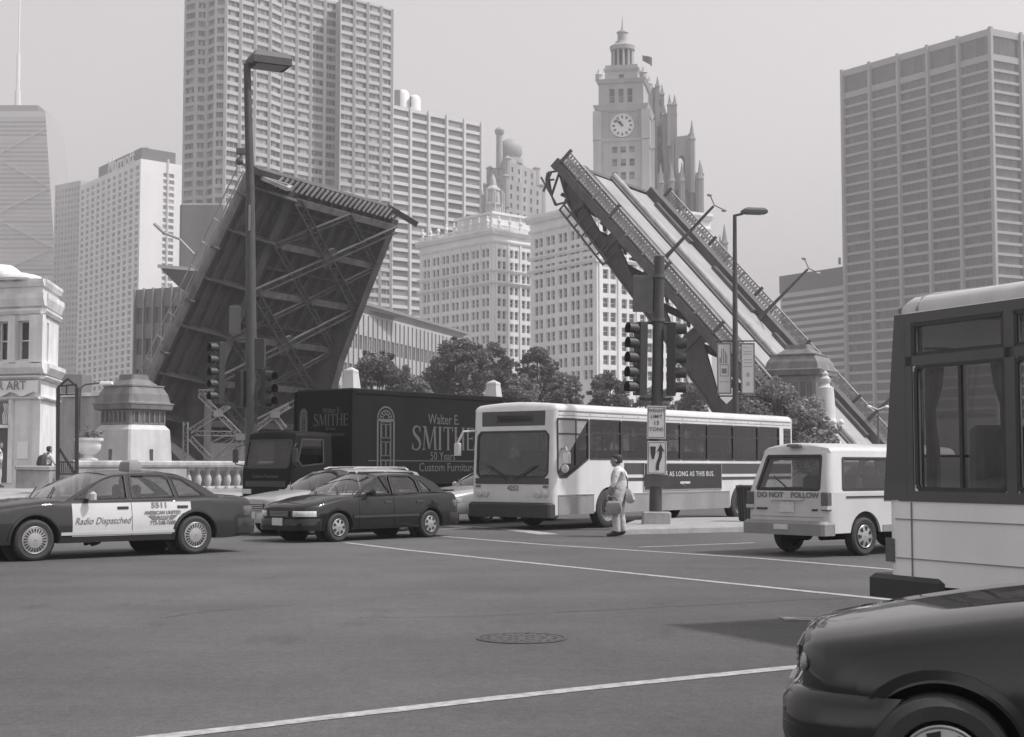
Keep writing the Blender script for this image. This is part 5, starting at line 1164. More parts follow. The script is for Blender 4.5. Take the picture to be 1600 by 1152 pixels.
    ubar(True, S['bz'][0], S['bz'][1], S.get('boff', .05), 'front_bumper', bp); ubar(False, S['bz'][0] + .04, S['bz'][1] + .05, .05, 'rear_bumper', bp)
    hz0, hz1, hy = S['head']
    if S.get('oval'):
        for sg in (1, -1):
            mb = MB(); mb.sphere((0, 0, 0), 1, 16, 10); mb.v = [(4.738 + x * .028, sg * .45 + y * .115, .645 + z * .052) for x, y, z in mb.v]; mb.build('headlight', S['lens'], t, 'all')
    hs_ = S.get('hspan', .30)
    if not S.get('oval'): ubar(True, hz0, hz1, .022, 'headlight', S.get('lens', M_lens), hs_, hy, 2); ubar(True, hz0, hz1, .022, 'headlight', S.get('lens', M_lens), hs_, -2, -hy)
    tz0, tz1, ty = S['tail']
    ubar(False, tz0, tz1, .022, 'tail_light', M_red, .25, ty, 2); ubar(False, tz0, tz1, .022, 'tail_light', M_red, .25, -2, -ty)
    mb = MB(); gy = hy - .08; mb.box(L + .003, L + .03, -gy, gy, hz0, hz1 - .01); gr = mb.build('grille', M_plast, t)
    for k in range(4): mb = MB(); z = hz0 + (hz1 - hz0) * (k + .5) / 4; mb.box(L + .031, L + .04, -gy, gy, z - .007, z + .007); mb.build('grille_bar', M_chr if S.get('chrome') else M_grey, gr)
    for x, s_ in ((L + .075, 1), (-.075, -1)):
        mb = MB(); pz_ = S['bz'][0] + .1 if s_ > 0 else S['tail'][0] - .12; mb.box(x - .01, x + .01, -.155, .155, pz_, pz_ + .15); mb.build('licence_plate', M_plate, t)
    for sg in (.35, -.35):
        mb = MB(); mb.bar((A0 + .06, sg, belt(A0) + .045), (A0 - .25, sg - .42, belt(A0) + .22), .02, .015); mb.build('wiper', M_plast, t)
    return dict(wz=wz, top=top, low=low, patch=patch, belt=belt, ys=ys, ubar=ubar)
def side_text(t, K, txt, x, z, size, m, par, xs=1.0, sg=1, off=.014, shear=0, bold=0):
    y = K['wz'](x, z) + off; dz = .04; tl = (K['wz'](x, z + dz) - K['wz'](x, z - dz)) / (2 * dz)
    return text_mesh(txt, size, m, par, frame_m((x, sg * y, z), (-sg, 0, 0), (0, sg * tl, 1)), xs=xs, ext=.002, shear=shear, bold=bold)
# ---- taxi
SP = dict(L=5.38, hw=.975, xr=1.23, xf=4.14, r=.335, arch=.40, sill=.27, zr=1.425, A0=3.62, A1=2.78, D1=1.42, D0=.72, tum=.38,
    top=[(0, .86), (.12, .95), (.5, .985), (.75, .99), (2, .955), (3.6, .95), (3.75, .955), (4.4, .90), (5.0, .83), (5.25, .79), (5.38, .75)],
    plan=[(0, .80), (.08, .90), (.4, .97), (1.2, 1.0), (4.0, 1.0), (4.8, .96), (5.2, .88), (5.33, .80), (5.38, .72)],
    win=[[(2.50, .985), (3.44, .985), (2.92, 1.30), (2.70, 1.365), (2.50, 1.37)], [(1.60, 1.0), (2.40, .985), (2.40, 1.37), (1.80, 1.365), (1.68, 1.30)], [(1.02, 1.02), (1.52, 1.0), (1.60, 1.28), (1.66, 1.345), (1.42, 1.30)]],
    doors=[(2.45, 3.52), (1.33, 2.45)], dtop=.915, dlow=.10, hz=.83, strip=.42, stripm=M_wdirty, bz=(.30, .56), head=(.58, .70, .42), tail=(.66, .82, .50), chrome=True, mirror=M_wdirty, seal=M_plast)
M_taxi = mat('taxi_dark_paint', .028, .5, var=.1, scale=2, coat=.6, spec=.1); M_taxiw = mat('taxi_white_paint', .50, .35, var=.05, scale=2, coat=.5)
fw = G(52, 879); rw = G(297, 864); hd = (Vector(fw) - Vector(rw)).normalized()
taxi = place('taxi', 'two-tone taxi, dark with white doors and a roof light, crossing at left', 'taxi', (fw + rw) / 2, (-.745, -.667), (2.685, .87))
K = sedan(taxi, SP, M_taxi, M_taxiw, M_taxi, 'vane')
M_let = mat('lettering_grey', .17, .6); drs = [c for c in taxi.children if c.name.split('.')[0] == 'door'][:2]
side_text(taxi, K, 'Radio Dispatched', 2.98, .62, .155, M_let, drs[0], .9, shear=.3)
side_text(taxi, K, '5511', 1.93, .86, .13, M_let, drs[1], 1.2, bold=.004); side_text(taxi, K, 'AMERICAN UNITED', 1.88, .735, .082, M_let, drs[1], .95, bold=.003)
side_text(taxi, K, '773-248-7600', 1.88, .565, .09, M_let, drs[1], .95, bold=.002)
y = K['wz'](1.88, .65) + .016; mb = MB()
for pts in ([(2.16, .69), (2.02, .69), (1.99, .61), (2.07, .615)], [(1.60, .69), (1.74, .69), (1.77, .61), (1.69, .615)], [(2.0, .682), (1.76, .682), (1.79, .615), (1.97, .615)]): mb.prism(pts, y - .004, y + (.0 if len(pts) == 4 else 0), 'y')
mb.build('winged_emblem', M_let, drs[1]); text_mesh('TAXI', .06, M_taxiw, drs[1], frame_m((1.88, y + .003, .648), (-1, 0, 0), (0, 0, 1)), xs=1.2, ext=.001)
mb = MB(); zz = SP['zr'] + .03; mb.loft([[(2.0 + a * s_, b_ * s_, zz + h_) for a, b_ in ((-.12, -.2), (.12, -.2), (.17, 0), (.12, .2), (-.12, .2), (-.17, 0))] for s_, h_ in ((1, 0), (1, .06), (.88, .14), (.55, .18))], 0, True); mb.build('roof_sign', M_grey, taxi, True)
# ---- dark compact sedan
SC2 = dict(L=4.45, hw=.85, xr=.98, xf=3.60, r=.295, arch=.345, sill=.24, zr=1.38, A0=3.18, A1=2.32, D1=1.02, D0=.42, tum=.42,
    top=[(0, .80), (.08, .90), (.3, .96), (.45, .965), (1.8, .92), (3.15, .90), (3.3, .90), (3.9, .81), (4.25, .74), (4.38, .70), (4.45, .66)],
    plan=[(0, .74), (.06, .86), (.3, .95), (1.0, 1.0), (3.4, 1.0), (4.0, .95), (4.3, .84), (4.41, .72), (4.45, .62)],
    win=[[(2.12, .955), (2.98, .935), (2.52, 1.24), (2.32, 1.325), (2.12, 1.33)], [(1.25, .97), (2.04, .955), (2.04, 1.33), (1.42, 1.32), (1.30, 1.24)], [(.86, .985), (1.17, .975), (1.22, 1.22), (1.26, 1.275), (1.12, 1.22)]],
    doors=[(2.08, 3.06), (1.16, 2.08)], dtop=.865, hz=.78, strip=.50, bz=(.24, .48), head=(.52, .63, .36), tail=(.66, .80, .42), rcrown=.05)
fw = G(521, 847); rw = G(673, 839.5); hd = (Vector(fw) - Vector(rw)).normalized()
c2 = place('parked_car', 'small dark sedan with bright wheels in front of the truck', 'car', (fw + rw) / 2, hd, (2.29, .75)); K2 = sedan(c2, SC2, M_dgreen, wheel_style='spoke')
mb = MB(); mb.loft([[(.03, y_, .985), (.22, y_, .985), (.22, y_, 1.01), (.03, y_, 1.02)] for y_ in np.linspace(-.6, .6, 5)], 0, True); mb.build('spoiler', M_dgreen, c2)
# ---- silver wagon behind
SW = dict(L=4.8, hw=.9, xr=1.1, xf=3.82, r=.31, arch=.365, sill=.27, zr=1.46, A0=3.42, A1=2.55, D1=.42, D0=.1, tum=.36,
    top=[(0, .84), (.1, .93), (.5, .95), (2, .94), (3.4, .94), (3.55, .945), (4.2, .88), (4.6, .82), (4.74, .79), (4.8, .75)],
    plan=[(0, .82), (.06, .9), (.3, .96), (1.0, 1.0), (3.8, 1.0), (4.4, .96), (4.7, .87), (4.77, .78), (4.8, .7)],
    win=[[(2.4, .985), (3.24, .985), (2.76, 1.3), (2.56, 1.4), (2.4, 1.4)], [(1.45, .985), (2.32, .985), (2.32, 1.4), (1.5, 1.4)], [(.36, 1.0), (1.37, .985), (1.42, 1.4), (.58, 1.38)]],
    doors=[(2.36, 3.34), (1.42, 2.36)], dtop=.90, hz=.82, strip=.45, bz=(.28, .52), head=(.56, .72, .46), tail=(.62, .85, .55), chrome=True)
wag = place('station_wagon', 'silver station wagon with roof rack half hidden behind the dark sedan', 'car', (-5.75, 32.9), (-.68, -.73), (4.8, 0)); K3 = sedan(wag, SW, M_silver, wheel_style='steel')
for sg in (.52, -.52): mb = MB(); mb.tube([(.6, sg, 1.46), (.7, sg, 1.50), (2.2, sg, 1.505), (2.35, sg, 1.47)], .022, 6); mb.build('roof_rail', M_chr, wag)
for x in (.95, 1.9): mb = MB(); mb.tube([(x, -.52, 1.515), (x, .52, 1.515)], .018, 6); mb.build('rack_bar', M_chr, wag)
# ---- pale sedan between truck and bus
SW2 = dict(SP, mirror=M_silver, stripm=M_plast)
p = G(742, 826); c4 = place('parked_car', 'pale sedan mostly hidden between the dark sedan and the bus', 'car', (p.x - .9, p.y + 2.6), (-.64, -.77), (5.38, .5)); sedan(c4, SW2, M_silver, wheel_style='steel')
# ---- black car in the foreground
SB = dict(L=4.75, hw=.91, xr=1.3, xf=4.18, r=.29, arch=.335, sill=.25, zr=1.42, A0=3.22, A1=2.45, D1=1.1, D0=.5, tum=.40, crown=.07,
    top=[(0, .86), (.08, .94), (.3, 1.0), (.5, 1.0), (2, .945), (3.2, .93), (3.35, .93), (3.8, .885), (4.2, .825), (4.45, .78), (4.62, .745), (4.71, .725), (4.75, .70)],
    plan=[(0, .74), (.06, .86), (.3, .95), (1.0, 1.0), (3.4, 1.0), (4.0, .965), (4.4, .88), (4.62, .76), (4.71, .66), (4.75, .58)],
    win=[[(2.2, 1.02), (3.02, 1.02), (2.62, 1.28), (2.42, 1.36), (2.2, 1.37)], [(1.3, 1.03), (2.12, 1.02), (2.12, 1.37), (1.5, 1.36), (1.36, 1.28)]],
    doors=[(2.15, 3.12), (1.2, 2.15)], dtop=.93, hz=.84, strip=None, bz=(.28, .55), head=(.59, .705, .36), tail=(.7, .85, .45), boff=.09, oval=True, lens=mat('smoky_lens', .2, .1, var=.4, scale=25, coat=.8))
bc = place('black_car', 'glossy black car cropped at the bottom right corner', 'car', (1.74, 6.05), (-.968, .25), (4.18, .86)); KB = sedan(bc, SB, M_black, wheel_style='spoke')
mb = MB(); rr = []
for x in np.linspace(3.3, 4.55, 10): 
    z = KB['top'](x) + .008; w = KB['wz'](x, KB['top'](x) - .035) * .80; rr.append([(x, w, z + .012), (x, w - .012, z + .016)])
mb.loft(rr, closed=False); mb.build('bonnet_gap', M_plast, bc)
# ================================================================ box-bodied vehicles
def boxv(t, L, hw, z0, H, side_holes, front_holes, rear_holes, paint, roof_m=None, rad=.14, fs=0.0, rs=0.0, tum=0.0, zb=1.2, xb=0.0, thick=.05, glass=None, arch=None, crown=.12, far=True, front_glass=None):
    """hollow body: x from -L (rear) to 0 (front), sides and ends are sheets with window holes"""
    glass = glass or M_glassd; Y = lambda z: hw - tum * max(0, z - zb); XF = lambda z: -fs * max(0, z - zb); XR = lambda z: -L + rs * max(0, z - zb)
    top = H - rad
    def outline():
        pts = [(-L + rad, z0)]
        for xc, R, zc in sorted(arch or []):
            pts += [(xc + R * math.cos(a), max(z0, zc + R * math.sin(a))) for a in np.linspace(math.pi, 0, 15)]
        pts += [(-rad, z0), (-rad, zb), (XF(top) - rad, top), (XR(top) + rad, top), (-L + rad, zb)]
        return pts
    for sg in (1, -1):
        fn = lambda a, b, d, sg=sg: (a, sg * (Y(b) - d), b)
        mb = MB(); sheet(mb, outline(), [h['p'] for h in side_holes], fn, thick); mb.build('side_panel', paint, t)
        for h in side_holes:
            p = h['p']; mb = MB(); mb.add([fn(a, b, .015) for a, b in p], [tuple(range(len(p)))]); w = mb.build('side_window', h.get('g', glass), t)
            mb = MB()
            for (a, b), (c, d) in zip(p, p[1:] + p[:1]): mb.bar(fn(a, b, -.002), fn(c, d, -.002), .045, .02, up=(0, 1, 0))
            for (a, b), (c, d) in h.get('bars', []): mb.bar(fn(a, b, .0), fn(c, d, .0), h.get('bw', .035), .03, up=(0, 1, 0))
            mb.build('frame', M_plast, w)
    for nm, X, holes, s_ in (('front_panel', XF, front_holes, 1), ('rear_panel', XR, rear_holes, -1)):
        yl = lambda z: Y(z) - rad
        fn = lambda a, b, d, X=X, s_=s_: (X(b) - s_ * d, a, b)
        out = [(-yl(z0), z0), (yl(z0), z0), (yl(zb), zb), (yl(top), top), (-yl(top), top), (-yl(zb), zb)]
        mb = MB(); sheet(mb, out, holes, fn, thick); mb.build(nm, paint, t)
        for p in holes:
            mb = MB(); mb.add([fn(a, b, .012) for a, b in p], [tuple(range(len(p)))]); w = mb.build('windshield' if s_ > 0 else 'rear_window', (front_glass or glass) if s_ > 0 else glass, t)
            mb = MB()
            for (a, b), (c, d) in zip(p, p[1:] + p[:1]): mb.bar(fn(a, b, -.002), fn(c, d, -.002), .05, .02, up=(1, 0, 0))
            mb.build('frame', M_plast, w)
        for sg in (1, -1):                                       # rounded vertical corners
            mb = MB(); rings = []
            for z in (z0, (z0 + zb) / 2, zb, (zb + top) / 2, top):
                ring = []
                for a in np.linspace(0, math.pi / 2, 6):
                    ring.append((X(z) - s_ * rad + s_ * rad * math.sin(a), sg * (Y(z) - rad + rad * math.cos(a)), z))
                rings.append(ring)
            mb.loft(rings, closed=False); mb.build('corner_panel', paint, t, 'all')
    # roof with rounded edges
    mb = MB(); rings = []; xs = [XR(top) - 0, XR(top) + .03, XR(top) + rad * .4, XR(top) + rad, XF(top) - rad, XF(top) - rad * .4, XF(top) - .03, XF(top)]
    for i, x in enumerate(xs):
        e = min(i, len(xs) - 1 - i); dz = {0: 0, 1: .45, 2: .8, 3: 1}[e]; ins = {0: rad, 1: rad * .5, 2: rad * .15, 3: 0}[e]; w = Y(top) - ins; ring = []
        for a in np.linspace(0, math.pi / 2, 6): ring.append((x, w - rad + rad * math.cos(a), top + rad * math.sin(a) * dz))
        for c in np.linspace(.8, -.8, 5): ring.append((x, (w - rad) * c, top + rad * dz + crown * (1 - c * c) * (dz if e < 3 else 1)))
        for a in np.linspace(math.pi / 2, 0, 6): ring.append((x, -(w - rad + rad * math.cos(a)), top + rad * math.sin(a) * dz))
        rings.append(ring)
    mb.loft(rings, closed=False); mb.build('roof', roof_m or paint, t, 50)
    mb = MB(); mb.box(-L + rad, -rad, -hw + thick + .01, hw - thick - .01, z0 + .03, z0 + .25 if not arch else z0 + .5); mb.build('floor', M_under, t)
    return Y, XF, XR
def rect(x0, x1, z0, z1, c=0.0):
    if c: return [(x0 + c, z0), (x1 - c, z0), (x1, z0 + c), (x1, z1 - c), (x1 - c, z1), (x0 + c, z1), (x0, z1 - c), (x0, z0 + c)]
    return [(x0, z0), (x1, z0), (x1, z1), (x0, z1)]
def bx(t, name, m, *a, c=None, par=None):
    mb = MB(); (mb.cbox(*a, c) if c else mb.box(*a)); return mb.build(name, m, par or t)
# ---- city bus
M_busw = mat('bus_white_paint', .60, .42, var=.06, scale=1.2, coat=.25, streak=.08); M_busg = mat('bus_grey_skirt', .24, .5, var=.12, scale=1.5, streak=.12); M_busd = mat('bus_dark_stripe', .055, .4, var=.1, scale=2)
bh = (-.621, -.784); Fc = Vector((1.0, 35.3, 0))
bus = place('city_bus', 'long white city bus with dark window band beside the signal island', 'bus', Fc, bh, (0, 1.29))
sh = [dict(p=[(-1.15, 1.72), (-.25, 1.30), (-.12, 1.34), (-.1, 1.6), (-.16, 2.70), (-1.15, 2.70)][::1], bars=[((-1.13, 2.35), (-.14, 2.35))])]
sh[0]['p'] = [(-1.42, 1.72), (-.5, 1.27), (-.24, 1.27), (-.16, 1.40), (-.16, 2.68), (-1.42, 2.68)]
sh[0]['bars'] = [((-1.4, 2.32), (-.17, 2.32)), ((-.9, 1.55), (-.9, 2.66))]
xx = -1.50
for w in (1.42, 1.42, 1.42, 1.42, 1.42, 1.42, 1.30):
    sh.append(dict(p=rect(xx - w + .06, xx, 1.72, 2.68), bars=[((xx - w + .07, 2.36), (xx - .01, 2.36))])); xx -= w
fh = [rect(-1.10, 1.10, 1.27, 2.38, .10)]
boxv(bus, 12.2, 1.29, .36, 3.05, sh, fh, [rect(-.9, .9, 1.75, 2.5, .08)], M_busw, rad=.15, arch=[(-2.32, .60, .42), (-8.95, .60, .42)], fs=.05, zb=1.25, crown=.06, glass=M_glassd)
side = lambda nm, m, x0, x1, z0, z1, o=.006, par=None: [bx(bus, nm, m, x0, x1, s_ * 1.29 + (.001 if s_ > 0 else -.001 - o), s_ * 1.29 + (o + .001 if s_ > 0 else -.001), z0, z1, par=par) for s_ in (1, -1)]
for x0, x1 in ((-1.65, -.16), (-8.3, -2.98), (-12.0, -9.6)): side('skirt', M_busg, x0, x1, .37, .80, .012); side('rub_rail', M_chr, x0, x1, .815, .85, .02)
side('window_band', M_busd, -12.0, -11.55, 1.72, 2.68); side('stripe', M_busd, -4.0, -3.0, 1.33, 1.62); side('stripe', M_busd, -12.0, -7.85, 1.33, 1.62); side('stripe', M_busd, -12.0, -3.0, 1.16, 1.245)
ad = bx(bus, 'advertisement', mat('advert_black', .025, .45, var=.15, scale=3), -7.80, -3.9, 1.292, 1.315, .93, 1.60); 
for x0, x1, z0, z1 in ((-7.83, -3.87, .90, .93), (-7.83, -3.87, 1.60, 1.63), (-7.83, -7.80, .93, 1.60), (-3.9, -3.87, .93, 1.60)): bx(bus, 'frame', M_chr, x0, x1, 1.292, 1.325, z0, z1, par=ad)
fm_ = lambda x, z, y=1.318: frame_m((x, y, z), (-1, 0, 0), (0, 0, 1))
M_lw = mat('white_lettering', .62, .6)
text_mesh('NOW IS AS LONG AS THIS BUS.', .19, M_lw, ad, fm_(-5.82, 1.33), xs=1.08, ext=.002, spacing=1.12); text_mesh('espresso', .12, M_lw, ad, fm_(-5.9, 1.11), xs=1.2, ext=.002, bold=.004); text_mesh('.......', .05, M_lw, ad, fm_(-5.9, 1.02), xs=1.2, ext=.002)
for i, (k, z_) in enumerate(((11.6, 2.2),)):
    for j in range(7): bx(bus, 'louvre', M_plast, -11.95, -11.6, 1.296, 1.31, 1.76 + j * .13, 1.83 + j * .13)
for x in (-2.32, -8.95):
    for sg in (1, -1): wheel(bus, x, sg * 1.12, .49, .30, 'deep', sg)
for k, x_ in enumerate((-3.05, -4.5, -6.0, -7.5, -9.7, -11.0)): side('panel_seam', M_grey, x_, x_ + .012, .86, 1.15, .003)
side('panel_seam', M_grey, -12.0, -.2, 2.76, 2.775, .004); side('drip_rail', M_grey, -12.0, -.2, 2.86, 2.885, .012)
for k in range(16): side('rivet_plate', M_grey, -11.6 + k * .72, -11.57 + k * .72, 2.79, 2.82, .004)
# front details
bx(bus, 'destination_sign', M_busd, .004 - .09, .02 - .08, -.98, .98, 2.52, 2.88, c=None); bx(bus, 'sign_display', mat('flip_dot_display', .09, .5, var=.1, scale=20), -.069, -.06, -.50, .62, 2.60, 2.78)
bx(bus, 'wiper_panel', M_busd, .003, .012, -1.14, 1.14, 1.10, 1.245); bx(bus, 'front_bumper', M_plast, -.25, .16, -1.27, 1.27, .30, .66, c=.05)
for y in (1.02, .82, -.82, -1.02):
    mb = MB(); mb.lathe([(.105, .0), (.105, .03), (.08, .04), (.01, .045)], 16, (.004, y, .88), 'x'); mb.build('headlight', M_lens, bus, True)
bx(bus, 'licence_plate', M_plate, .006, .014, .42, .72, .80, .96); text_mesh('4252', .17, M_let, bus, frame_m((.012, -.05 + .1, 1.0), (0, 1, 0), (0, 0, 1)), ext=.002, xs=1.05, bold=.003)
for sg in (1, -1):
    bx(bus, 'marker_lamp', mat('amber_lens', .16, .2), .004, .03, sg * 1.05 - .07, sg * 1.05 + .07, 1.02, 1.07)
    mb = MB(); mb.bar((.07, sg * .1, 1.2), (.04, sg * .75, 1.55), .03, .02); mb.build('wiper', M_plast, bus)
mb = MB(); mb.tube([(-.3, 1.3, 1.95), (-.22, 1.5, 1.98), (-.22, 1.52, 1.9)], .025, 6); mb.cbox(-.27, -.17, 1.40, 1.62, 1.60, 1.88, .03); mb.build('mirror', M_chr, bus); mb = MB(); mb.lathe([(.02, 0), (.11, .01), (.1, .03), (.01, .05)], 14, (-.18, 1.50, 1.48), 'x'); mb.build('round_mirror', M_lens, bus, True)
mb = MB(); mb.tube([(-.05, -1.2, 2.42), (.2, -1.38, 2.4), (.28, -1.5, 2.1)], .03, 6); mb.cbox(.2, .3, -1.62, -1.42, 1.8, 2.12, .03); mb.build('mirror', M_wdirty, bus)
for k in range(8):
    for y in (.75, -.75): mb = MB(); x = -1.9 - k * 1.25; mb.cbox(x - .12, x + .05, y - .45, y + .45, .9, 1.95, .04); mb.build('seat', M_seat, bus)
for k in range(5): mb = MB(); x = -2 - k * 2; mb.tube([(x, .3, .8), (x, .3, 2.75)], .03, 6); mb.build('grab_pole', M_chr, bus)
mb = MB(); mb.cbox(-.5, -.1, -1.1, 1.1, .7, 1.22, .05); mb.build('dashboard', M_int, bus); mb = MB(); mb.lathe([(.22, -.02), (.24, 0), (.22, .02), (.2, 0), (.22, -.02)], 18, cap=False); mb.build('steering_wheel', M_plast, bus, loc=(-.55, .62, 1.35), rot=(0, -.5, 0))
for y in (.5, .62, .74, -.6): mb = MB(); mb.cbox(-.5, -.4, y - .04, y + .04, 3.09, 3.14, .01); mb.build('clearance_lamp', M_plast, bus)
# ---- tour bus at right
M_cream = mat('tour_bus_paint', .82, .4, var=.05, scale=1.0, coat=.3, streak=.06)
M_glassc = glass_mat('clear_vehicle_glass', .78, 1.0)
th = Vector((.44, -.90, 0)).normalized(); rc = P(1380, 700, 14.0)
tb = place('tour_bus', 'white tour bus with dark window surround cropped at the right edge', 'bus', rc, th, (-9.0, -1.2))
M_tbd = mat('tour_bus_dark_band', .045, .35, var=.1, scale=2, coat=.4)
sh = [dict(p=rect(-8.55 + .02, -7.42, 1.30, 2.43, .04), bars=[((-7.95, 1.32), (-7.95, 2.41))], g=M_glassc), dict(p=rect(-7.28, -5.9, 1.30, 2.43, .04), g=M_glassc), dict(p=rect(-5.76, -4.4, 1.30, 2.43, .04), g=M_glassc), dict(p=rect(-4.26, -2.9, 1.30, 2.43, .04), g=M_glassc), dict(p=rect(-2.76, -1.4, 1.30, 2.43, .04), g=M_glassc),
      dict(p=rect(-8.55, -7.42, 2.54, 2.82), g=M_glassc), dict(p=rect(-7.28, -5.9, 2.54, 2.82), g=M_glassc), dict(p=rect(-5.76, -4.4, 2.54, 2.82), g=M_glassc)]
boxv(tb, 9.0, 1.2, .42, 3.10, sh, [rect(-1, 1, 1.4, 2.7, .1)], [rect(-.95, .95, 1.6, 2.65, .1)], M_cream, roof_m=mat('weathered_roof_paint', .55, .5, var=.12, scale=1.5, streak=.1), rad=.16, rs=.11, zb=1.18, arch=[(-2.0, .5, .45), (-6.4, .5, .45)], crown=.10)
for s_ in (1, -1):
    y0, y1 = (1.202, 1.214) if s_ > 0 else (-1.214, -1.202)
    for x0, x1, z0, z1 in ((-8.70, -1.2, 2.84, 2.93), (-8.70, -1.2, 2.44, 2.53), (-8.78, -1.2, 1.19, 1.285), (-8.72, -8.57, 1.285, 2.84), (-7.41, -7.29, 1.285, 2.84), (-5.89, -5.77, 1.285, 2.84), (-4.39, -4.27, 1.285, 2.84), (-2.89, -2.77, 1.285, 2.84)):
        bx(tb, 'window_surround', M_tbd, x0, x1, y0, y1, z0, z1)
    for z_ in (1.02, .66): bx(tb, 'panel_seam', M_grey, -8.84, -.2, y0, y1 - .006 * s_ if s_ > 0 else y1, z_, z_ + .008)
    bx(tb, 'panel_seam', M_grey, -8.62, -8.61, y0, y1, .44, 1.18)
    bx(tb, 'side_marker_lamp', M_red, -8.98, -8.86, y0, y1 + .02 if s_ > 0 else y1, .62, .84, c=.004)
for s_ in (1, -1): mb = MB(); mb.loft([[(-8.99 + .11 * (z_ - 1.18), s_ * 1.215, z_), (-8.66, s_ * 1.215, z_), (-8.66, s_ * 1.0, z_), (-9.0 + .11 * (z_ - 1.18), s_ * 1.0, z_)] for z_ in (1.2, 1.6, 2.2, 2.93)], 0, True); mb.build('corner_post', M_tbd, tb)
mb = MB(); mb.tube([(-8.5, -1.195, 2.95), (-8.5, -1.19, 2.98), (-8.5, -1.12, 3.07), (-8.5, -.98, 3.11), (-8.5, -.5, 3.178), (-8.5, 0, 3.20), (-8.5, .5, 3.178), (-8.5, .98, 3.11), (-8.5, 1.12, 3.07), (-8.5, 1.19, 2.98), (-8.5, 1.195, 2.95)], .018, 6); mb.build('roof_seam', M_grey, tb)
bx(tb, 'rear_bumper', M_plast, -9.22, -8.2, -1.24, 1.24, .28, .50, c=.04)
for sg in (1, -1): mb = MB(); mb.lathe([(.05, 0), (.05, .05), (.02, .075)], 12, (-8.80, sg * 1.10, 2.95), 'z'); mb.tube([(-8.7, sg * 1.08, 2.95), (-8.8, sg * 1.1, 2.95)], .035, 6); mb.build('roof_marker_lamp', M_red, tb, True)
for x in (-6.4, -2.0):
    for sg in (1, -1): wheel(tb, x, sg * 1.02, .44, .28, 'deep', sg)
for k in range(6):
    for y in (.65, -.62): mb = MB(); x = -8.0 + k * 1.1; mb.cbox(x - .1, x + .08, y - .4, y + .4, 1.0, 1.88, .05); mb.build('seat', M_seat, tb)
for x in (-8.5, -7.42):                                           # gathered curtains
    for s_ in (-1,):
        mb = MB(); rr = []
        for z in np.linspace(1.32, 2.41, 7):
            w = .14 if abs(z - 1.95) < .15 else .18 + .16 * max(0, z - 1.95)
            rr.append([(x + (w if x < -8 else -w) * f, s_ * (1.12 - .03 * math.sin(f * 19)), z) for f in np.linspace(0, 1, 9)])
        mb.loft(rr, closed=False); mb.build('curtain', M_seat, tb, True)
mb = MB(); mb.tube([(-7.9, 1.0, 1.0), (-7.35, 1.0, 2.0)], .03, 6); mb.build('handrail', M_chr, tb)
# ---- white van with lettering on its tailgate
M_van = mat('van_white_paint', .52, .4, var=.05, scale=1.5, coat=.35, streak=.05)
vh = Vector((.79, .61, 0)); rv = P(1294, 820, 24.7)
van = place('minivan', 'white minivan seen from behind with lettering under its rear window', 'van', rv, vh, (-4.5, -.90))
wn = [dict(p=[(-4.12, 1.13), (-2.55, 1.13), (-2.55, 1.66), (-3.98, 1.66)]), dict(p=rect(-2.45, -1.55, 1.13, 1.66)), dict(p=[(-1.45, 1.13), (-.85, 1.13), (-1.12, 1.66), (-1.45, 1.66)])]
boxv(van, 4.5, .92, .40, 1.86, wn, [], [[(-.70, 1.13), (.70, 1.13), (.60, 1.70), (-.60, 1.70)]], M_van, rad=.11, rs=.32, tum=.22, zb=1.08, arch=[(-3.55, .40, .36), (-.75, .40, .36)], crown=.07, glass=M_glass, fs=1.1)
bx(van, 'rear_bumper', M_grey, -4.66, -4.30, -.92, .92, .36, .60, c=.05); bx(van, 'bumper_plate', M_plate, -4.675, -4.661, -.16, .16, .45, .54)
for sg in (1, -1):
    a = bx(van, 'tail_light', M_red, -4.53, -4.40, sg * .84 - .075, sg * .84 + .08, .78, 1.09, c=.015); bx(van, 'reversing_lens', M_lens, -4.535, -4.40, sg * .84 - .077, sg * .84 + .082, .80, .86, par=a)
    bx(van, 'rocker_panel', M_grey, -3.1, -1.2, sg * .915 - .015, sg * .915 + .015, .40, .52); 
    bx(van, 'side_moulding', M_plast, -3.05, -1.2, sg * .921 - .008, sg * .921 + .008, .93, .965)
    bx(van, 'slide_rail', M_plast, -4.05, -2.9, sg * .921 - .012, sg * .921 + .012, .99, 1.02)
    for x in (-3.55, -.75): wheel(van, x, sg * .80, .33, .21, 'spoke', sg)
fmr = lambda y, z: frame_m((-4.512, y, z), (0, -1, 0), (0, 0, 1))
text_mesh('DO NOT', .13, M_let, van, fmr(.38, 1.03), ext=.002, xs=1.15, bold=.004); text_mesh('FOLLOW', .13, M_let, van, fmr(-.40, 1.03), ext=.002, xs=1.15, bold=.004)
bx(van, 'plate_lamp_bar', M_van, -4.545, -4.502, -.38, .38, .945, .98); bx(van, 'licence_plate', M_plate, -4.52, -4.505, -.17, .17, .74, .92); bx(van, 'tailgate_handle', M_plast, -4.53, -4.502, .45, .68, .78, .81)
bx(van, 'tailgate_emblem', M_plast, -4.515, -4.502, -.68, -.56, .77, .80); bx(van, 'seam', M_grey, -4.506, -4.500, -.80, .80, .66, .668)
mb = MB(); mb.cbox(-4.36, -4.24, -.14, .14, 1.86, 1.91, .02); mb.build('high_brake_lamp', M_red, van); mb = MB(); mb.bar((-4.44, .0, 1.12), (-4.36, .42, 1.35), .025, .02); mb.build('rear_wiper', M_plast, van)
for x in (-3.3, -2.3, -1.5): mb = MB(); mb.cbox(x - .1, x + .06, -.65, .65, .6, 1.36, .06); mb.build('bench_seat', M_seat, van)
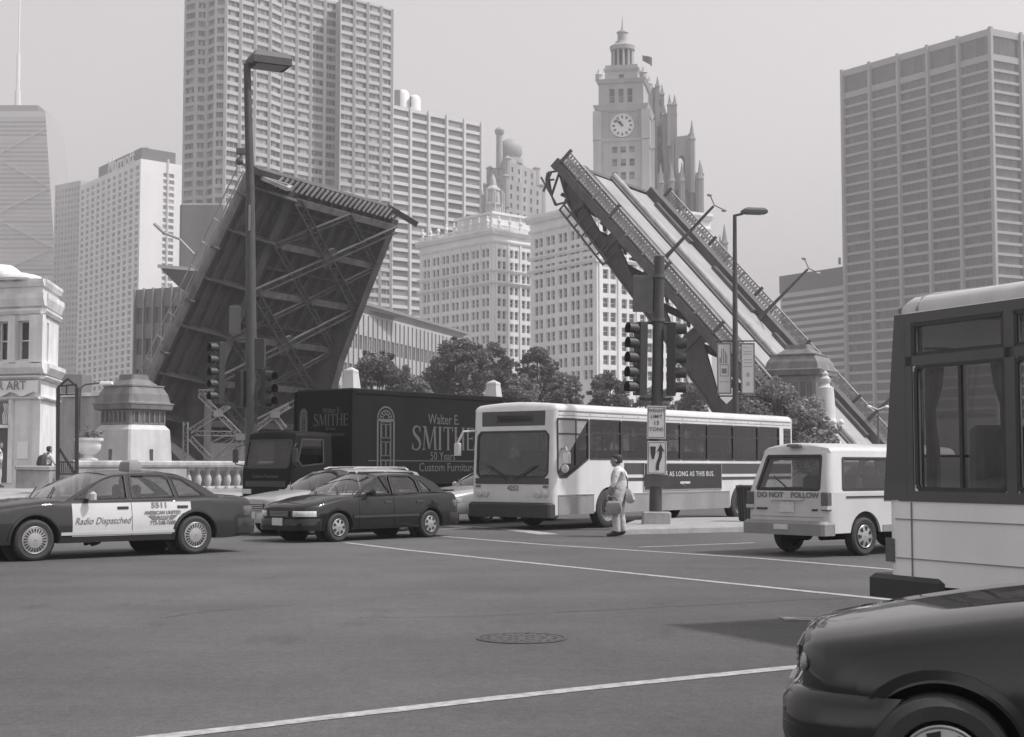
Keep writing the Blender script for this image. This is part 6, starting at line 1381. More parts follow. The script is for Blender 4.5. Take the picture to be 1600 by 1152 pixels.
mb = MB(); mb.tube([(-4.0, -.3, .30), (-3.4, -.3, .3), (-2.4, -.25, .34)], .05, 8); mb.lathe([(.1, -.25), (.12, -.2), (.12, .2), (.1, .25)], 10, (-4.05, .15, .36), 'y'); mb.build('exhaust', M_under, van)
# ---- box truck
M_truck = mat('truck_dark_paint', .014, .6, var=.12, scale=1.2, streak=.1, spec=.08); M_print = mat('truck_print', .085, .6, var=.1, scale=3)
Tc = Vector((P(550, 700, 43.8).x, 43.8, 0)); tk = place('box_truck', 'dark delivery box truck with serif lettering and an arched door picture', 'truck', Tc, bh, (0, 1.22))
zt = P(550, 606, 43.8).z
mb = MB(); mb.cbox(-7.6, 0, -1.22, 1.22, 1.0, zt, .05); bxo = mb.build('cargo_box', M_truck, tk)
for x0, x1, y, z in ((-7.6, 0, 1.225, zt - .1), (-7.6, 0, 1.225, 1.05)): bx(tk, 'rail', M_truck, x0, x1, y - .003, y + .02, z - .06, z + .06)
for y in (1.225, -1.225): bx(tk, 'corner_post', M_truck, -.06, .02, y - .04, y + .02, 1.02, zt - .06)
def serif_word(word, h, M, par):
    """roman capitals with thick and thin strokes and serifs, drawn as flat print"""
    mb = MB(); mb.M = M; x = 0; TH, TN, SR = h * .13, h * .05, h * .10
    def ln(a, b, w, z=.001): mb.bar((x + a[0] * h, a[1] * h, z), (x + b[0] * h, b[1] * h, z), w, .004, up=(0, 0, 1))
    def srf(a, y): mb.bar((x + a * h - SR, y * h, .0022), (x + a * h + SR, y * h, .0022), TN * .9, .004, up=(0, 0, 1))
    for c in word:
        if c == 'I': ln((.14, 0), (.14, 1), TH); srf(.14, .02); srf(.14, .98); w = .36
        elif c == 'T':
            ln((.32, 0), (.32, 1), TH); ln((.02, .97), (.62, .97), TN); ln((.03, .97), (.03, .8), TN); ln((.61, .97), (.61, .8), TN); srf(.32, .02); w = .70
        elif c == 'H':
            ln((.12, 0), (.12, 1), TH); ln((.62, 0), (.62, 1), TH); ln((.12, .52), (.62, .52), TN, .002)
            for a in (.12, .62): srf(a, .02); srf(a, .98)
            w = .82
        elif c == 'E':
            ln((.12, 0), (.12, 1), TH); ln((.04, .025), (.52, .025), TN, .002); ln((.04, .975), (.50, .975), TN, .002); ln((.12, .52), (.42, .52), TN, .002); ln((.52, 0), (.54, .2), TN); ln((.50, 1), (.52, .82), TN); ln((.42, .43), (.42, .61), TN); w = .62
        elif c == 'M':
            ln((.10, 0), (.16, 1), TN); ln((.17, 1), (.46, .05), TH, .002); ln((.46, .05), (.76, 1), TN, .003); ln((.78, 1), (.84, 0), TH); srf(.10, .02); srf(.85, .02); srf(.12, .98); srf(.82, .98); w = 1.0
        elif c == 'S':
            pts = [(.50, .80), (.47, .93), (.34, 1.0), (.20, .97), (.11, .86), (.12, .72), (.24, .60), (.40, .48), (.52, .34), (.53, .18), (.44, .05), (.28, -.01), (.12, .05), (.06, .20)]
            ws = [.04, .05, .06, .08, .10, .13, .15, .16, .14, .11, .08, .06, .05, .04]
            for k in range(len(pts) - 1): ln(pts[k], pts[k + 1], h * (ws[k] + ws[k + 1]) / 2, .001 + .0003 * (k % 2))
            ln((.50, .74), (.52, .98), TN, .003); ln((.05, .26), (.04, .0), TN, .003); w = .66
        x += w * h
    mb.build('lettering', M_print, par)
tf = lambda x, z: frame_m((x, 1.228, z), (-1, 0, 0), (0, 0, 1)); ff = lambda y, z: frame_m((.008, y, z), (0, 1, 0), (0, 0, 1))
text_mesh('Walter E.', .46, M_print, bxo, tf(-4.15, 3.02), xs=.85, ext=.003); serif_word('SMITHE', .74, tf(-2.62, 2.06), bxo); text_mesh('50 Years', .36, M_print, bxo, tf(-4.1, 1.86), xs=.95, ext=.003); text_mesh('Custom Furniture', .38, M_print, bxo, tf(-4.35, 1.50), xs=1.0, ext=.003)
text_mesh('Walter E.', .22, M_print, bxo, ff(.35, 3.22), xs=.9, ext=.003); serif_word('SMITHE', .36, ff(-.42, 2.76), bxo); text_mesh('50 Years', .12, M_print, bxo, ff(.32, 2.67), ext=.003); text_mesh('Custom Furniture', .16, M_print, bxo, ff(.32, 2.5), ext=.003)
bx(tk, 'stripe', M_print, -7.5, -.7, 1.222, 1.2255, 1.70, 1.725, par=bxo)
def door_print(x, z0, w, h, s_, M):
    mb = MB(); mb.M = M
    def fr(x0, x1, z0_, z1_, wd=.035):
        for a in ((x0, z0_, x0, z1_), (x1, z0_, x1, z1_), (x0, z0_, x1, z0_), (x0, z1_, x1, z1_)): mb.bar((a[0], a[1], 0), (a[2], a[3], 0), wd, .004, up=(0, 0, 1))
    fr(-w, w, 0, h, .07); fr(-w * .62, w * .62, 0, h - .05)
    for i in range(2):
        for j in range(3): fr(-w * .5 + i * w * .56, -w * .06 + i * w * .56, .12 + j * h * .31, .12 + j * h * .31 + h * .24, .025)
    for rr in (w, w * .72, w * .35):
        pts = [(rr * math.cos(a), h + .04 + rr * math.sin(a)) for a in np.linspace(0, math.pi, 13)]
        for a, b in zip(pts[:-1], pts[1:]): mb.bar((*a, 0), (*b, 0), .05 if rr == w else .03, .004, up=(0, 0, 1))
    for a in np.linspace(.3, math.pi - .3, 6): mb.bar((w * .35 * math.cos(a), h + .04 + w * .35 * math.sin(a), 0), (w * .7 * math.cos(a), h + .04 + w * .7 * math.sin(a), 0), .04, .004, up=(0, 0, 1))
    mb.build('door_picture', M_print, bxo)
door_print(0, 0, .36, 1.75, 1, tf(-1.45, 1.2)); door_print(0, 0, .14, .6, 1, ff(-.85, 2.5))
# cab
cab = [dict(p=[(-1.30, 1.62), (-.42, 1.55), (-.30, 1.72), (-.46, 2.32), (-1.30, 2.32)])]
ce = bpy.data.objects.new('cab', None); COL.objects.link(ce); ce.parent = tk; ce.location = (2.3, 0, 0)
boxv(tk, 1.72, 1.06, .55, 2.52, cab, [rect(-.92, .92, 1.50, 2.30, .06)], [], M_truck, rad=.12, fs=.20, tum=.05, zb=1.4, crown=.06, glass=M_glassd, arch=[(-.75, .50, .44)])
for o in list(tk.children):
    if o.name.split('.')[0] in ('side_panel', 'side_window', 'front_panel', 'rear_panel', 'windshield', 'corner_panel', 'roof', 'floor'): o.location.x += 2.3
bpy.data.objects.remove(ce)
bx(tk, 'front_bumper', M_plast, 2.15, 2.42, -1.06, 1.06, .42, .68, c=.04)
for sg in (1, -1):
    a = bx(tk, 'headlight', M_lens, 2.30, 2.33, sg * .80 - .2, sg * .80 + .2, .74, .88)
    wheel(tk, 1.55, sg * .92, .41, .24, 'deep', sg); wheel(tk, -5.0, sg * .95, .41, .4, 'deep', sg)
    mb = MB(); mb.tube([(2.1, sg * 1.06, 1.55), (2.35, sg * 1.25, 1.6), (2.35, sg * 1.25, 2.1), (2.1, sg * 1.06, 2.2)], .02, 6); mb.cbox(2.30, 2.38, sg * 1.27 - .1, sg * 1.27 + .1, 1.65, 2.05, .02); mb.build('mirror', M_plast, tk)
bx(tk, 'grille', M_plast, 2.305, 2.32, -.85, .85, .95, 1.12); bx(tk, 'chassis', M_under, -7.4, 2.0, -.45, .45, .55, .98); text_mesh('Custom Furniture', .15, M_print, tk, frame_m((2.322, 0, 1.25), (0, 1, 0), (0, 0, 1)), ext=.002)
for y in (.45, -.45): mb = MB(); mb.cbox(.9, 1.1, y - .3, y + .3, 1.2, 2.05, .05); mb.build('seat', M_seat, tk)
mb = MB(); mb.cbox(1.7, 2.0, -.9, .9, 1.2, 1.5, .05); mb.build('dashboard', M_int, tk)
# ================================================================ street furniture
M_pole = mat('dark_painted_pole', .055, .55, var=.2, scale=3, bump=.1); M_sig = mat('signal_housing', .03, .55, var=.2, scale=4); M_sigl = mat('signal_lens', .03, .2, var=.2, scale=8)
M_signw = mat('sign_white', .55, .5, var=.06, scale=4); M_ink = mat('sign_black_ink', .03, .6); M_box = mat('grey_sign_back', .10, .5, metal=.3, var=.15, scale=4)
def signal_head(par, loc, rz, n=5, name='signal_head', step=.355):
    """n stacked lamps facing local -y"""
    M = Matrix.Translation(loc) @ Matrix.Rotation(rz, 4, 'Z'); h = n * step
    mb = MB(); mb.M = M; mb.cbox(-.17, .17, -.11, .11, -h / 2, h / 2, .02); s = mb.build(name, M_sig, par)
    for k in range(n):
        z = -h / 2 + step * (k + .5)
        mb = MB(); mb.M = M; mb.lathe([(.14, -.112), (.1, -.135), (.01, -.14)], 16, (0, 0, z), 'y', cap=False); mb.build('lens', M_sigl, s, True)
        mb = MB(); mb.M = M; rings = []
        for d in (-.10, -.36):
            rings.append([(.158 * math.cos(a), d, z + .158 * math.sin(a)) for a in np.linspace(-.6, math.pi + .6, 15)])
        ri = [[(p[0] * .93, p[1], z + (p[2] - z) * .93) for p in r] for r in rings]
        mb.loft(rings, closed=False); mb.loft(ri[::-1], closed=False); mb.loft([rings[1], ri[1]], closed=False); mb.build('visor', M_sig, s, True)
    return s
# traffic island and keep-right pole
p = G(1024, 819, .15); Di = p.y
isl = [G(955, 836), G(1174, 831), G(1180, 816), G(1000, 818)]; cen = sum((Vector(q) for q in isl), Vector()) / 4
mb = MB(); rings = []
for z_, k in ((-.01, 1.0), (.11, .995), (.145, .985), (.15, .97)): rings.append([(cen.x + (q.x - cen.x) * k, cen.y + (q.y - cen.y) * k, z_) for q in isl])
mb.loft(rings, 0, True); struct(fixn(mb.build('traffic_island', M_kerb)))
q = P(1031, 401, Di); lean = math.atan2(q.x - p.x, q.z - .15)
sp = thing('signal_pole', 'dark pole on the island carrying two five-lamp signals and traffic signs', 'traffic signal', (p.x, p.y, .15)); sp.rotation_euler = (0, lean * .9, 0)
Hh = q.z - .15
mb = MB(); mb.lathe([(.155, 0), (.15, 1.4), (.135, Hh * .6), (.13, Hh), (.05, Hh + .05)], 14); mb.build('pole', M_pole, sp, True)
mb = MB(); mb.cbox(-.32, .36, -.2, .2, -.0, .30, .03); mb.build('footing', M_kerb, sp)
pm = F / Di
zl = lambda y: P(1024, y, Di).z - .15
for x_, rz in ((-.42, -1.15), (.33, 1.45)): signal_head(sp, (x_ + (.0), -.02, zl(561)), rz)
for y in (505, 624):
    mb = MB(); mb.tube([(-.42, 0, zl(y)), (.33, 0, zl(y))], .035, 6); mb.build('bracket', M_pole, sp)
mb = MB(); mb.cbox(-.62, -.13, -.06, .06, zl(488), zl(431), .01); mb.build('sign_box', M_box, sp)
for y in (432, 500): mb = MB(); mb.lathe([(.16, -.04), (.16, .04)], 14, (0, 0, zl(y))); mb.build('clamp_band', M_box, sp)
s1 = MB(); w1 = 29 / pm / 2; s1.cbox(-w1 - .03, w1 - .03, -.205, -.175, zl(686), zl(635), .004); s1 = s1.build('weight_limit_sign', M_signw, sp)
tm = lambda x, z, y=-.209: frame_m((x, y, z), (1, 0, 0), (0, 0, 1))
for tx_, yy, sz in (('WEIGHT', 642.5, .115), ('LIMIT', 651.5, .115), ('15', 661.5, .14), ('TONS', 671.5, .125)): text_mesh(tx_, sz, M_ink, s1, tm(-.03, zl(yy)), ext=.002, bold=.001, xs=.84 if len(tx_) > 5 else 1, spacing=1.05)
def outline_rect(par, x0, x1, z0, z1, y, w=.012):
    mb = MB()
    for a in ((x0, z0, x0, z1), (x1, z0, x1, z1), (x0, z0, x1, z0), (x0, z1, x1, z1)): mb.bar((a[0], y, a[1]), (a[2], y, a[3]), w, .003, up=(0, 1, 0))
    mb.build('border', M_ink, par)
outline_rect(s1, -w1 - .03 + .025, w1 - .03 - .025, zl(684), zl(637), -.207)
z0, z1 = zl(741), zl(690); mb = MB(); mb.cbox(-w1 - .01, w1 + .0, -.205, -.175, z0, z1, .004); s2 = mb.build('keep_right_sign', M_signw, sp); outline_rect(s2, -w1 + .015, w1 - .025, z0 + .025, z1 - .025, -.207)
mb = MB(); hh = z1 - z0; zc = z0
mb.prism([(-.17, zc + hh * .84), (-.035, zc + hh * .84), (-.045, zc + hh * .62), (-.075, zc + hh * .46), (-.125, zc + hh * .46), (-.155, zc + hh * .62)], -.212, -.206, 'y')
cl = [(.02, .12), (.02, .26), (.035, .36), (.075, .48), (.09, .58), (.09, .72)]
for a, b in zip(cl[:-1], cl[1:]): mb.bar((a[0] - .01, -.209, zc + hh * a[1]), (b[0] - .01, -.209, zc + hh * b[1]), .075, .006, up=(0, 1, 0))
mb.prism([(.08, zc + hh * .92), (.175, zc + hh * .68), (.11, zc + hh * .72), (.05, zc + hh * .72), (-.015, zc + hh * .68)], -.2125, -.2062, 'y'); mb.build('arrow_symbol', M_ink, s2)
mb = MB(); mb.cbox(-.30, .30, -.16, -.13, z0 - .30, z0 - .02, .004); mb.build('sign_back_plate', M_box, sp)
# litter basket behind the van
p = G(1169, 824, 0); t = thing('litter_basket', 'dark ribbed litter basket on the island beside the minivan', 'litter bin', (p.x, p.y, .15)); 
mb = MB(); mb.lathe([(.20, 0), (.22, .05), (.27, .85), (.28, .88), (.25, .88), (.2, .1)], 18, cap=False); mb.build('drum', M_sig, t, True)
for k in range(18):
    a = 2 * math.pi * k / 18; mb = MB(); mb.bar((.225 * math.cos(a), .225 * math.sin(a), .03), (.285 * math.cos(a), .285 * math.sin(a), .86), .03, .02); mb.build('slat', M_pole, t)
mb = MB(); mb.lathe([(.29, .84), (.31, .86), (.31, .9), (.28, .91), (.27, .86)], 18, cap=False); mb.build('rim', M_pole, t, True)
# ---- tall lamp with signals at left
D = 46.0; p = P(394, 700, D); lt = thing('street_lamp', 'tall dark lamp post with box head and signals before the left bridge leaf', 'street lamp', (p.x, D, 0), group='tall box-headed street lamps'); q = lambda x, y, d=0: P(x, y, D + d) - Vector((p.x, D, 0))
mb = MB(); mb.tube([(0, 0, 0), q(393, 690), q(392, 500), q(391, 300), q(386, 100)], [.24, .20, .17, .14, .11], 12); mb.build('post', M_pole, lt, True)
a = q(386, 101); b_ = q(446, 88)
mb = MB(); mb.tube([a, q(394, 98)], .06, 6); mb.build('arm', M_pole, lt)
def lamp_box(par, c0, ln, wd, h, ydir):
    mb = MB(); x0, z = c0.x, c0.z
    d = Vector((.80, ydir, 0)).normalized(); w = Vector((-d.y, d.x, 0))
    def rg(l0, l1, ww, zz): return [c0 + d * l0 - w * ww + Vector((0, 0, zz)), c0 + d * l1 - w * ww + Vector((0, 0, zz)), c0 + d * l1 + w * ww + Vector((0, 0, zz)), c0 + d * l0 + w * ww + Vector((0, 0, zz))]
    mb.loft([rg(0, ln, wd, -.0), rg(0, ln, wd, h * .55), rg(.12, ln - .12, wd * .8, h)], 0, True); o = mb.build('lamp_head', M_pole, par)
    mb = MB(); mb.loft([rg(.15, ln - .15, wd * .8, -.004), rg(.15, ln - .15, wd * .8, -.03)], 0, True); mb.build('diffuser', M_grey, o)
lamp_box(lt, q(390, 101), 1.25, .46, .42, .42)
for x, y, w, h in ((367, 500, .34, .86), (402, 553, .5, .95)):
    c_ = q(x, y); mb = MB(); mb.cbox(c_.x - w / 2, c_.x + w / 2, -.12, .12, c_.z - h / 2, c_.z + h / 2, .02); mb.build('control_box', M_box if x < 380 else M_sig, lt)
mb = MB(); mb.bar(q(362, 477), q(392, 476), .05, .05); mb.bar(q(355, 533), q(392, 530), .05, .05); mb.bar(q(350, 633), q(392, 630), .05, .05); mb.bar(q(392, 575), q(420, 575), .05, .05); mb.build('bracket', M_pole, lt)
for x, y, rz, n, st in ((343, 582, -.9, 5, .38), (376, 608, 2.4, 3, .38), (417, 608, .9, 3, .38)): signal_head(lt, q(x, y), rz, n, step=st)
mb = MB(); c_ = q(391.5, 340); mb.box(c_.x - .03, c_.x + .03, -.2, -.17, q(391, 362).z, q(391, 322).z); mb.build('pole_band', M_grey, lt)
# ---- lamp with banners at right
D = 56.0; p = P(1150, 700, D); lr = thing('street_lamp', 'dark lamp post with box head and two narrow banners above the bus', 'street lamp', (p.x, D, 0), group='tall box-headed street lamps'); q = lambda x, y, d=0: P(x, y, D + d) - Vector((p.x, D, 0))
mb = MB(); mb.tube([(0, 0, 0), q(1149.5, 640), q(1148.5, 480), q(1148, 336)], [.16, .13, .10, .075], 10); mb.build('post', M_pole, lr, True)
mb = MB(); mb.tube([q(1148, 337), q(1161, 334)], .05, 6); mb.build('arm', M_pole, lr)
lamp_box(lr, q(1160, 333), .95, .22, .2, .15)
M_ban = mat('banner_cloth', .52, .8, var=.05, scale=2); M_banb = mat('banner_border', .18, .8); M_banp = mat('banner_print', .30, .8)
for x0, x1, lt_ in ((1120, 1143, 1), (1157, 1180, 0)):
    y0, y1 = 536, 616; a, b_ = q(x0, y0), q(x1, y1); bn = MB(); bn.box(a.x, b_.x, -.012, .012, b_.z, a.z); bo = bn.build('banner', M_ban, lr); w = b_.x - a.x; h = a.z - b_.z
    def bb(x, y, x2, y2, m=M_banb, th=.016): 
        mb = MB(); mb.box(a.x + w * x, a.x + w * x2, -th, -.0125, a.z - h * y2, a.z - h * y); return mb
    mb = MB()
    for r_ in ((0, 0, 1, .03), (0, .97, 1, 1), (0, .03, .1, .97), (.9, .03, 1, .97)): mb.box(a.x + w * r_[0], a.x + w * r_[2], -.016, .0165, a.z - h * r_[3], a.z - h * r_[1])
    mb.build('border', M_banb, bo)
    mb = MB(); rows = [(.3, .12, .36, .4), (.44, .10, .5, .4), (.56, .16, .62, .4), (.18, .28, .26, .4), (.66, .22, .72, .4), (.2, .42, .8, .435), (.2, .64, .8, .655), (.2, .42, .24, .65), (.76, .42, .8, .65), (.32, .5, .68, .6), (.2, .75, .3, .77), (.38, .75, .46, .77), (.54, .75, .62, .77), (.7, .75, .78, .77)] if lt_ else [(.2, .08, .3, .10), (.4, .08, .5, .1), (.6, .08, .7, .1), (.22, .16, .78, .175), (.22, .21, .78, .225), (.22, .32, .78, .335), (.22, .38, .78, .395), (.2, .45, .8, .47), (.38, .58, .62, .66), (.38, .76, .62, .84)]
    for r_ in rows: mb.box(a.x + w * r_[0], a.x + w * r_[2], -.0155, -.0122, a.z - h * r_[3], a.z - h * r_[1])
    o = mb.build('print', M_banp if lt_ == 0 else M_banb, bo); o['kind'] = 'stuff'
for y in (533, 619): mb = MB(); mb.tube([q(1118, y), q(1182, y)], .03, 6); mb.build('banner_rod', M_pole, lr)
# bracket lamp on the approach at right
def twin_lamp(x, y, D, lab):
    p = P(x, 700, D); t = thing('street_lamp', lab, 'street lamp', (p.x, D, 0)); q = lambda x, y: P(x, y, D) - Vector((p.x, D, 0))
    mb = MB(); mb.tube([(0, 0, 0), q(x, y)], [.12, .07], 8); mb.build('post', M_steell, t)
    for sg in (-1, 1): mb = MB(); e = q(x, y); mb.tube([e, e + Vector((sg * .6, 0, .25))], .04, 6); mb.sphere(e + Vector((sg * .7, 0, .22)), .2, sz=.6); mb.build('lamp_head', M_white, t, True)
twin_lamp(1372, 640, 118, 'slim twin-headed lamp by the foot of the right bridge leaf')
# ================================================================ people
M_skin = mat('skin', .22, .6, var=.08, scale=10); M_hair = mat('hair', .03, .7, var=.3, scale=30); M_shirt = mat('pale_shirt', .56, .85, var=.14, scale=5, bump=.6, bscale=9); M_pants = mat('pale_trousers', .44, .85, var=.16, scale=5, bump=.6, bscale=9); M_shoe = mat('dark_shoes', .04, .6); M_dshirt = mat('dark_shirt', .05, .85)
def person(label, loc, rz, joints, edges, mats, regions, cat='person', seat=False, cap=None, hair=True):
    """joints name->(pos, radius); grown as one skinned surface; regions: joint -> material index"""
    names = list(joints); bm = bmesh.new(); sk = bm.verts.layers.skin.verify(); vs = []
    for n in names:
        v = bm.verts.new(joints[n][0]); r = joints[n][1]; v[sk].radius = r if isinstance(r, tuple) else (r, r); vs.append(v)
    vs[0][sk].use_root = True
    for a, b in edges: bm.edges.new((vs[names.index(a)], vs[names.index(b)]))
    me = bpy.data.meshes.new('p'); bm.to_mesh(me); bm.free(); ob = bpy.data.objects.new('p', me); COL.objects.link(ob)
    ob.modifiers.new('s', 'SKIN').use_smooth_shade = True; sb = ob.modifiers.new('d', 'SUBSURF'); sb.levels = 2; sb.render_levels = 2
    dg = bpy.context.evaluated_depsgraph_get(); dg.update(); m2 = bpy.data.meshes.new_from_object(ob.evaluated_get(dg)); bpy.data.objects.remove(ob)
    m2.name = 'body'
    for m in mats: m2.materials.append(m)
    seg = [(Vector(joints[a][0]), Vector(joints[b][0]), regions.get(a + '-' + b, regions.get(b, 0))) for a, b in edges]; idx = []
    for p in m2.polygons:
        c = p.center; best = 1e9; bi = 0
        for a, b, r in seg:
            d = b - a; t_ = max(0, min(1, (c - a).dot(d) / d.length_squared)); dist = (a + d * t_ - c).length
            if dist < best: best = dist; bi = r
        idx.append(bi)
    m2.polygons.foreach_set('material_index', idx); m2.polygons.foreach_set('use_smooth', [True] * len(m2.polygons))
    t = thing('person', label, cat, loc, rz); link('body', m2, t); return t
def head(t, c, s=1.0, look=0.0, hairm=None, cap=False):
    """head with nose, ears, eyes, mouth; face towards local +x"""
    M = Matrix.Translation(c) @ Matrix.Rotation(look, 4, 'Y'); mb = MB(); mb.M = M; rings = []
    for z, rx, ry, ox in ((-.13, .045, .045, -.01), (-.118, .062, .05, .025), (-.09, .078, .06, .02), (-.05, .088, .068, .012), (0, .098, .074, .004), (.05, .10, .077, -.004), (.085, .09, .07, -.008), (.11, .062, .05, -.01), (.122, .02, .02, -.01)):
        rings.append([((ox + rx * math.cos(a)) * s, ry * math.sin(a) * s, z * s) for a in np.linspace(0, 2 * math.pi, 16, endpoint=False)])
    mb.loft(rings, 0, True); mb.loft([[(.09 * s, -.012 * s, .02 * s), (.09 * s, .012 * s, .02 * s), (.095 * s, 0, .03 * s)], [(.098 * s, -.018 * s, -.035 * s), (.098 * s, .018 * s, -.035 * s), (.122 * s, 0, -.03 * s)], [(.09 * s, -.01 * s, -.045 * s), (.09 * s, .01 * s, -.045 * s), (.1 * s, 0, -.045 * s)]], 0, True)
    for sg in (1, -1): mb.sphere((-.005 * s, sg * .076 * s, -.005 * s), .028 * s, 8, 6, sz=1.2)
    h = mb.build('head', M_skin, t, 'all')
    for sg in (1, -1): mb = MB(); mb.M = M; mb.sphere((.086 * s, sg * .032 * s, .018 * s), .013 * s, 8, 6, sz=.7); mb.build('eye', M_hair, h)
    mb = MB(); mb.M = M; mb.box(.086 * s, .094 * s, -.022 * s, .022 * s, -.073 * s, -.064 * s); mb.build('mouth', mat('lips', .13, .6), h)
    mb = MB(); mb.M = M; rings = []
    for z, k in ((-.06, .9), (-.02, 1.02), (.04, 1.06), (.08, 1.08), (.11, .9), (.132, .45), (.138, .05)):
        rx, ry = .1 * k, .08 * k; rings.append([((-.018 + min(rx * math.cos(a), .10 if z > .05 else .015)) * s, ry * math.sin(a) * s, z * s) for a in np.linspace(0, 2 * math.pi, 16, endpoint=False)])
    mb.loft(rings, 0, True); mb.build('hair', hairm or M_hair, h, 'all')
    if cap:
        mb = MB(); mb.M = M; mb.loft([[((.0 + (.108 * k) * math.cos(a)) * s, .086 * k * math.sin(a) * s, z * s) for a in np.linspace(0, 2 * math.pi, 16, endpoint=False)] for z, k in ((.045, 1.03), (.08, 1.04), (.115, .85), (.138, .45), (.142, .05))], 0, True)
        mb.loft([[(.08 * s, -.06 * s, .052 * s), (.08 * s, .06 * s, .052 * s), (.08 * s, .06 * s, .06 * s), (.08 * s, -.06 * s, .06 * s)], [(.165 * s, -.04 * s, .04 * s), (.165 * s, .04 * s, .04 * s), (.165 * s, .04 * s, .046 * s), (.165 * s, -.04 * s, .046 * s)]], 0, True); mb.build('cap', mat('cap_cloth', .07, .9), h, True)
    return h
def hand_joints(J, E, side, wr, d, up):
    """five bent fingers rooted in a palm; d = pointing direction"""
    d = Vector(d).normalized(); up = Vector(up).normalized(); x = d.cross(up).normalized(); w = Vector(wr); pm_ = w + d * .075
    J[side + 'palm'] = (tuple(pm_), (.032, .02)); E.append((side + 'wrist', side + 'palm'))
    for i, (o, ln) in enumerate(((-.028, .066), (-.010, .078), (.009, .074), (.027, .058))):
        b = pm_ + x * o + d * .025; J[f'{side}f{i}a'] = (tuple(b), .0095); m = b + d * ln * .55 - up * .012; J[f'{side}f{i}b'] = (tuple(m), .0088); J[f'{side}f{i}c'] = (tuple(m + d * ln * .22 - up * ln * .42), .0078)
        E += [(side + 'palm', f'{side}f{i}a'), (f'{side}f{i}a', f'{side}f{i}b'), (f'{side}f{i}b', f'{side}f{i}c')]
    b = w + d * .035 - x * .034; J[side + 't0'] = (tuple(b), .012); m = b + d * .035 - x * .022 - up * .01; J[side + 't1'] = (tuple(m), .0105); J[side + 't2'] = (tuple(m + d * .03 + x * .006 - up * .012), .009); E += [(side + 'wrist', side + 't0'), (side + 't0', side + 't1'), (side + 't1', side + 't2')]
def standing(arms, lean=0.0):
    J = {}; E = []
    J['pelvis'] = ((0, 0, .95), (.175, .15)); J['waist'] = ((.0, 0, 1.08), (.172, .15)); J['chest'] = ((-.01 + lean * .3, 0, 1.28), (.19, .15)); J['upper'] = ((-.015 + lean * .5, 0, 1.41), (.15, .10)); J['neck'] = ((.0 + lean * .7, 0, 1.50), .058); J['skull'] = ((.02 + lean, 0, 1.58), .05)
    E += [('pelvis', 'waist'), ('waist', 'chest'), ('chest', 'upper'), ('upper', 'neck'), ('neck', 'skull')]
    for s_, sg, fx in (('l', 1, .05), ('r', -1, -.03)):
        J[s_ + 'hip'] = ((0, sg * .09, .88), .118); J[s_ + 'knee'] = ((.03 + fx * .6, sg * .095, .49), .09); J[s_ + 'calf'] = ((.0 + fx * .9, sg * .097, .33), .085); J[s_ + 'ankle'] = ((-.02 + fx, sg * .10, .10), .072); J[s_ + 'heel'] = ((-.05 + fx, sg * .1, .045), .042); J[s_ + 'ball'] = ((.10 + fx, sg * .11, .04), .042); J[s_ + 'toe'] = ((.18 + fx, sg * .115, .032), .032)
        E += [('pelvis', s_ + 'hip'), (s_ + 'hip', s_ + 'knee'), (s_ + 'knee', s_ + 'calf'), (s_ + 'calf', s_ + 'ankle'), (s_ + 'ankle', s_ + 'heel'), (s_ + 'ankle', s_ + 'ball'), (s_ + 'ball', s_ + 'toe')]
        el, wr, hdv, up = arms[s_]
        J[s_ + 'shoulder'] = ((-.02 + lean * .5, sg * .19, 1.40), .068); J[s_ + 'elbow'] = (el, .05); J[s_ + 'fore'] = (tuple((Vector(el) * .65 + Vector(wr) * .35)), .05); J[s_ + 'wrist'] = (wr, .03); E += [('upper', s_ + 'shoulder'), (s_ + 'shoulder', s_ + 'elbow'), (s_ + 'elbow', s_ + 'fore'), (s_ + 'fore', s_ + 'wrist')]; hand_joints(J, E, s_, wr, hdv, up)
    reg = {}
    for n in J:
        if n in ('skull', 'neck') or 'palm' in n or n[1:2] in ('f', 't') and n[1:] not in ('fore', 'toe') : reg[n] = 0
        elif any(k in n for k in ('hip', 'knee', 'calf')): reg[n] = 2
        elif any(k in n for k in ('heel', 'ball', 'toe')): reg[n] = 3
        elif 'ankle' in n: reg[n] = 2
        elif 'wrist' in n: reg[n] = 0
        else: reg[n] = 1
    reg['pelvis-waist'] = 2
    for s_ in 'lr': reg[s_ + 'elbow-' + s_ + 'fore'] = 1; reg[s_ + 'fore-' + s_ + 'wrist'] = 0
    return J, E, reg
mp = G(968, 838.5); Hs = (P(968, 711.5, mp.y).z) / 1.73
J, E, reg = standing({'l': ((.05, .27, 1.14), (.17, .25, .93), (.25, 0, -1), (.9, .3, .2)), 'r': ((.05, -.25, 1.14), (.19, -.10, .97), (.6, .3, -.75), (.6, -.6, .3))}, lean=.03)
man = person('man in pale shirt and trousers standing in profile beside the island, holding a bag', (mp.x, mp.y, 0), math.radians(180 - 14), J, E, [M_skin, M_shirt, M_pants, M_shoe], reg); man.scale = (Hs * 1.14, Hs * 1.14, Hs)
head(man, (.055, 0, 1.615), 1.0, .12, cap=False)
mb = MB(); mb.lathe([(.158, 1.02), (.160, 1.05), (.158, 1.06)], 20, cap=False); mb.v = [(x, y * .86, z) for x, y, z in mb.v]; mb.build('belt', M_shoe, man)
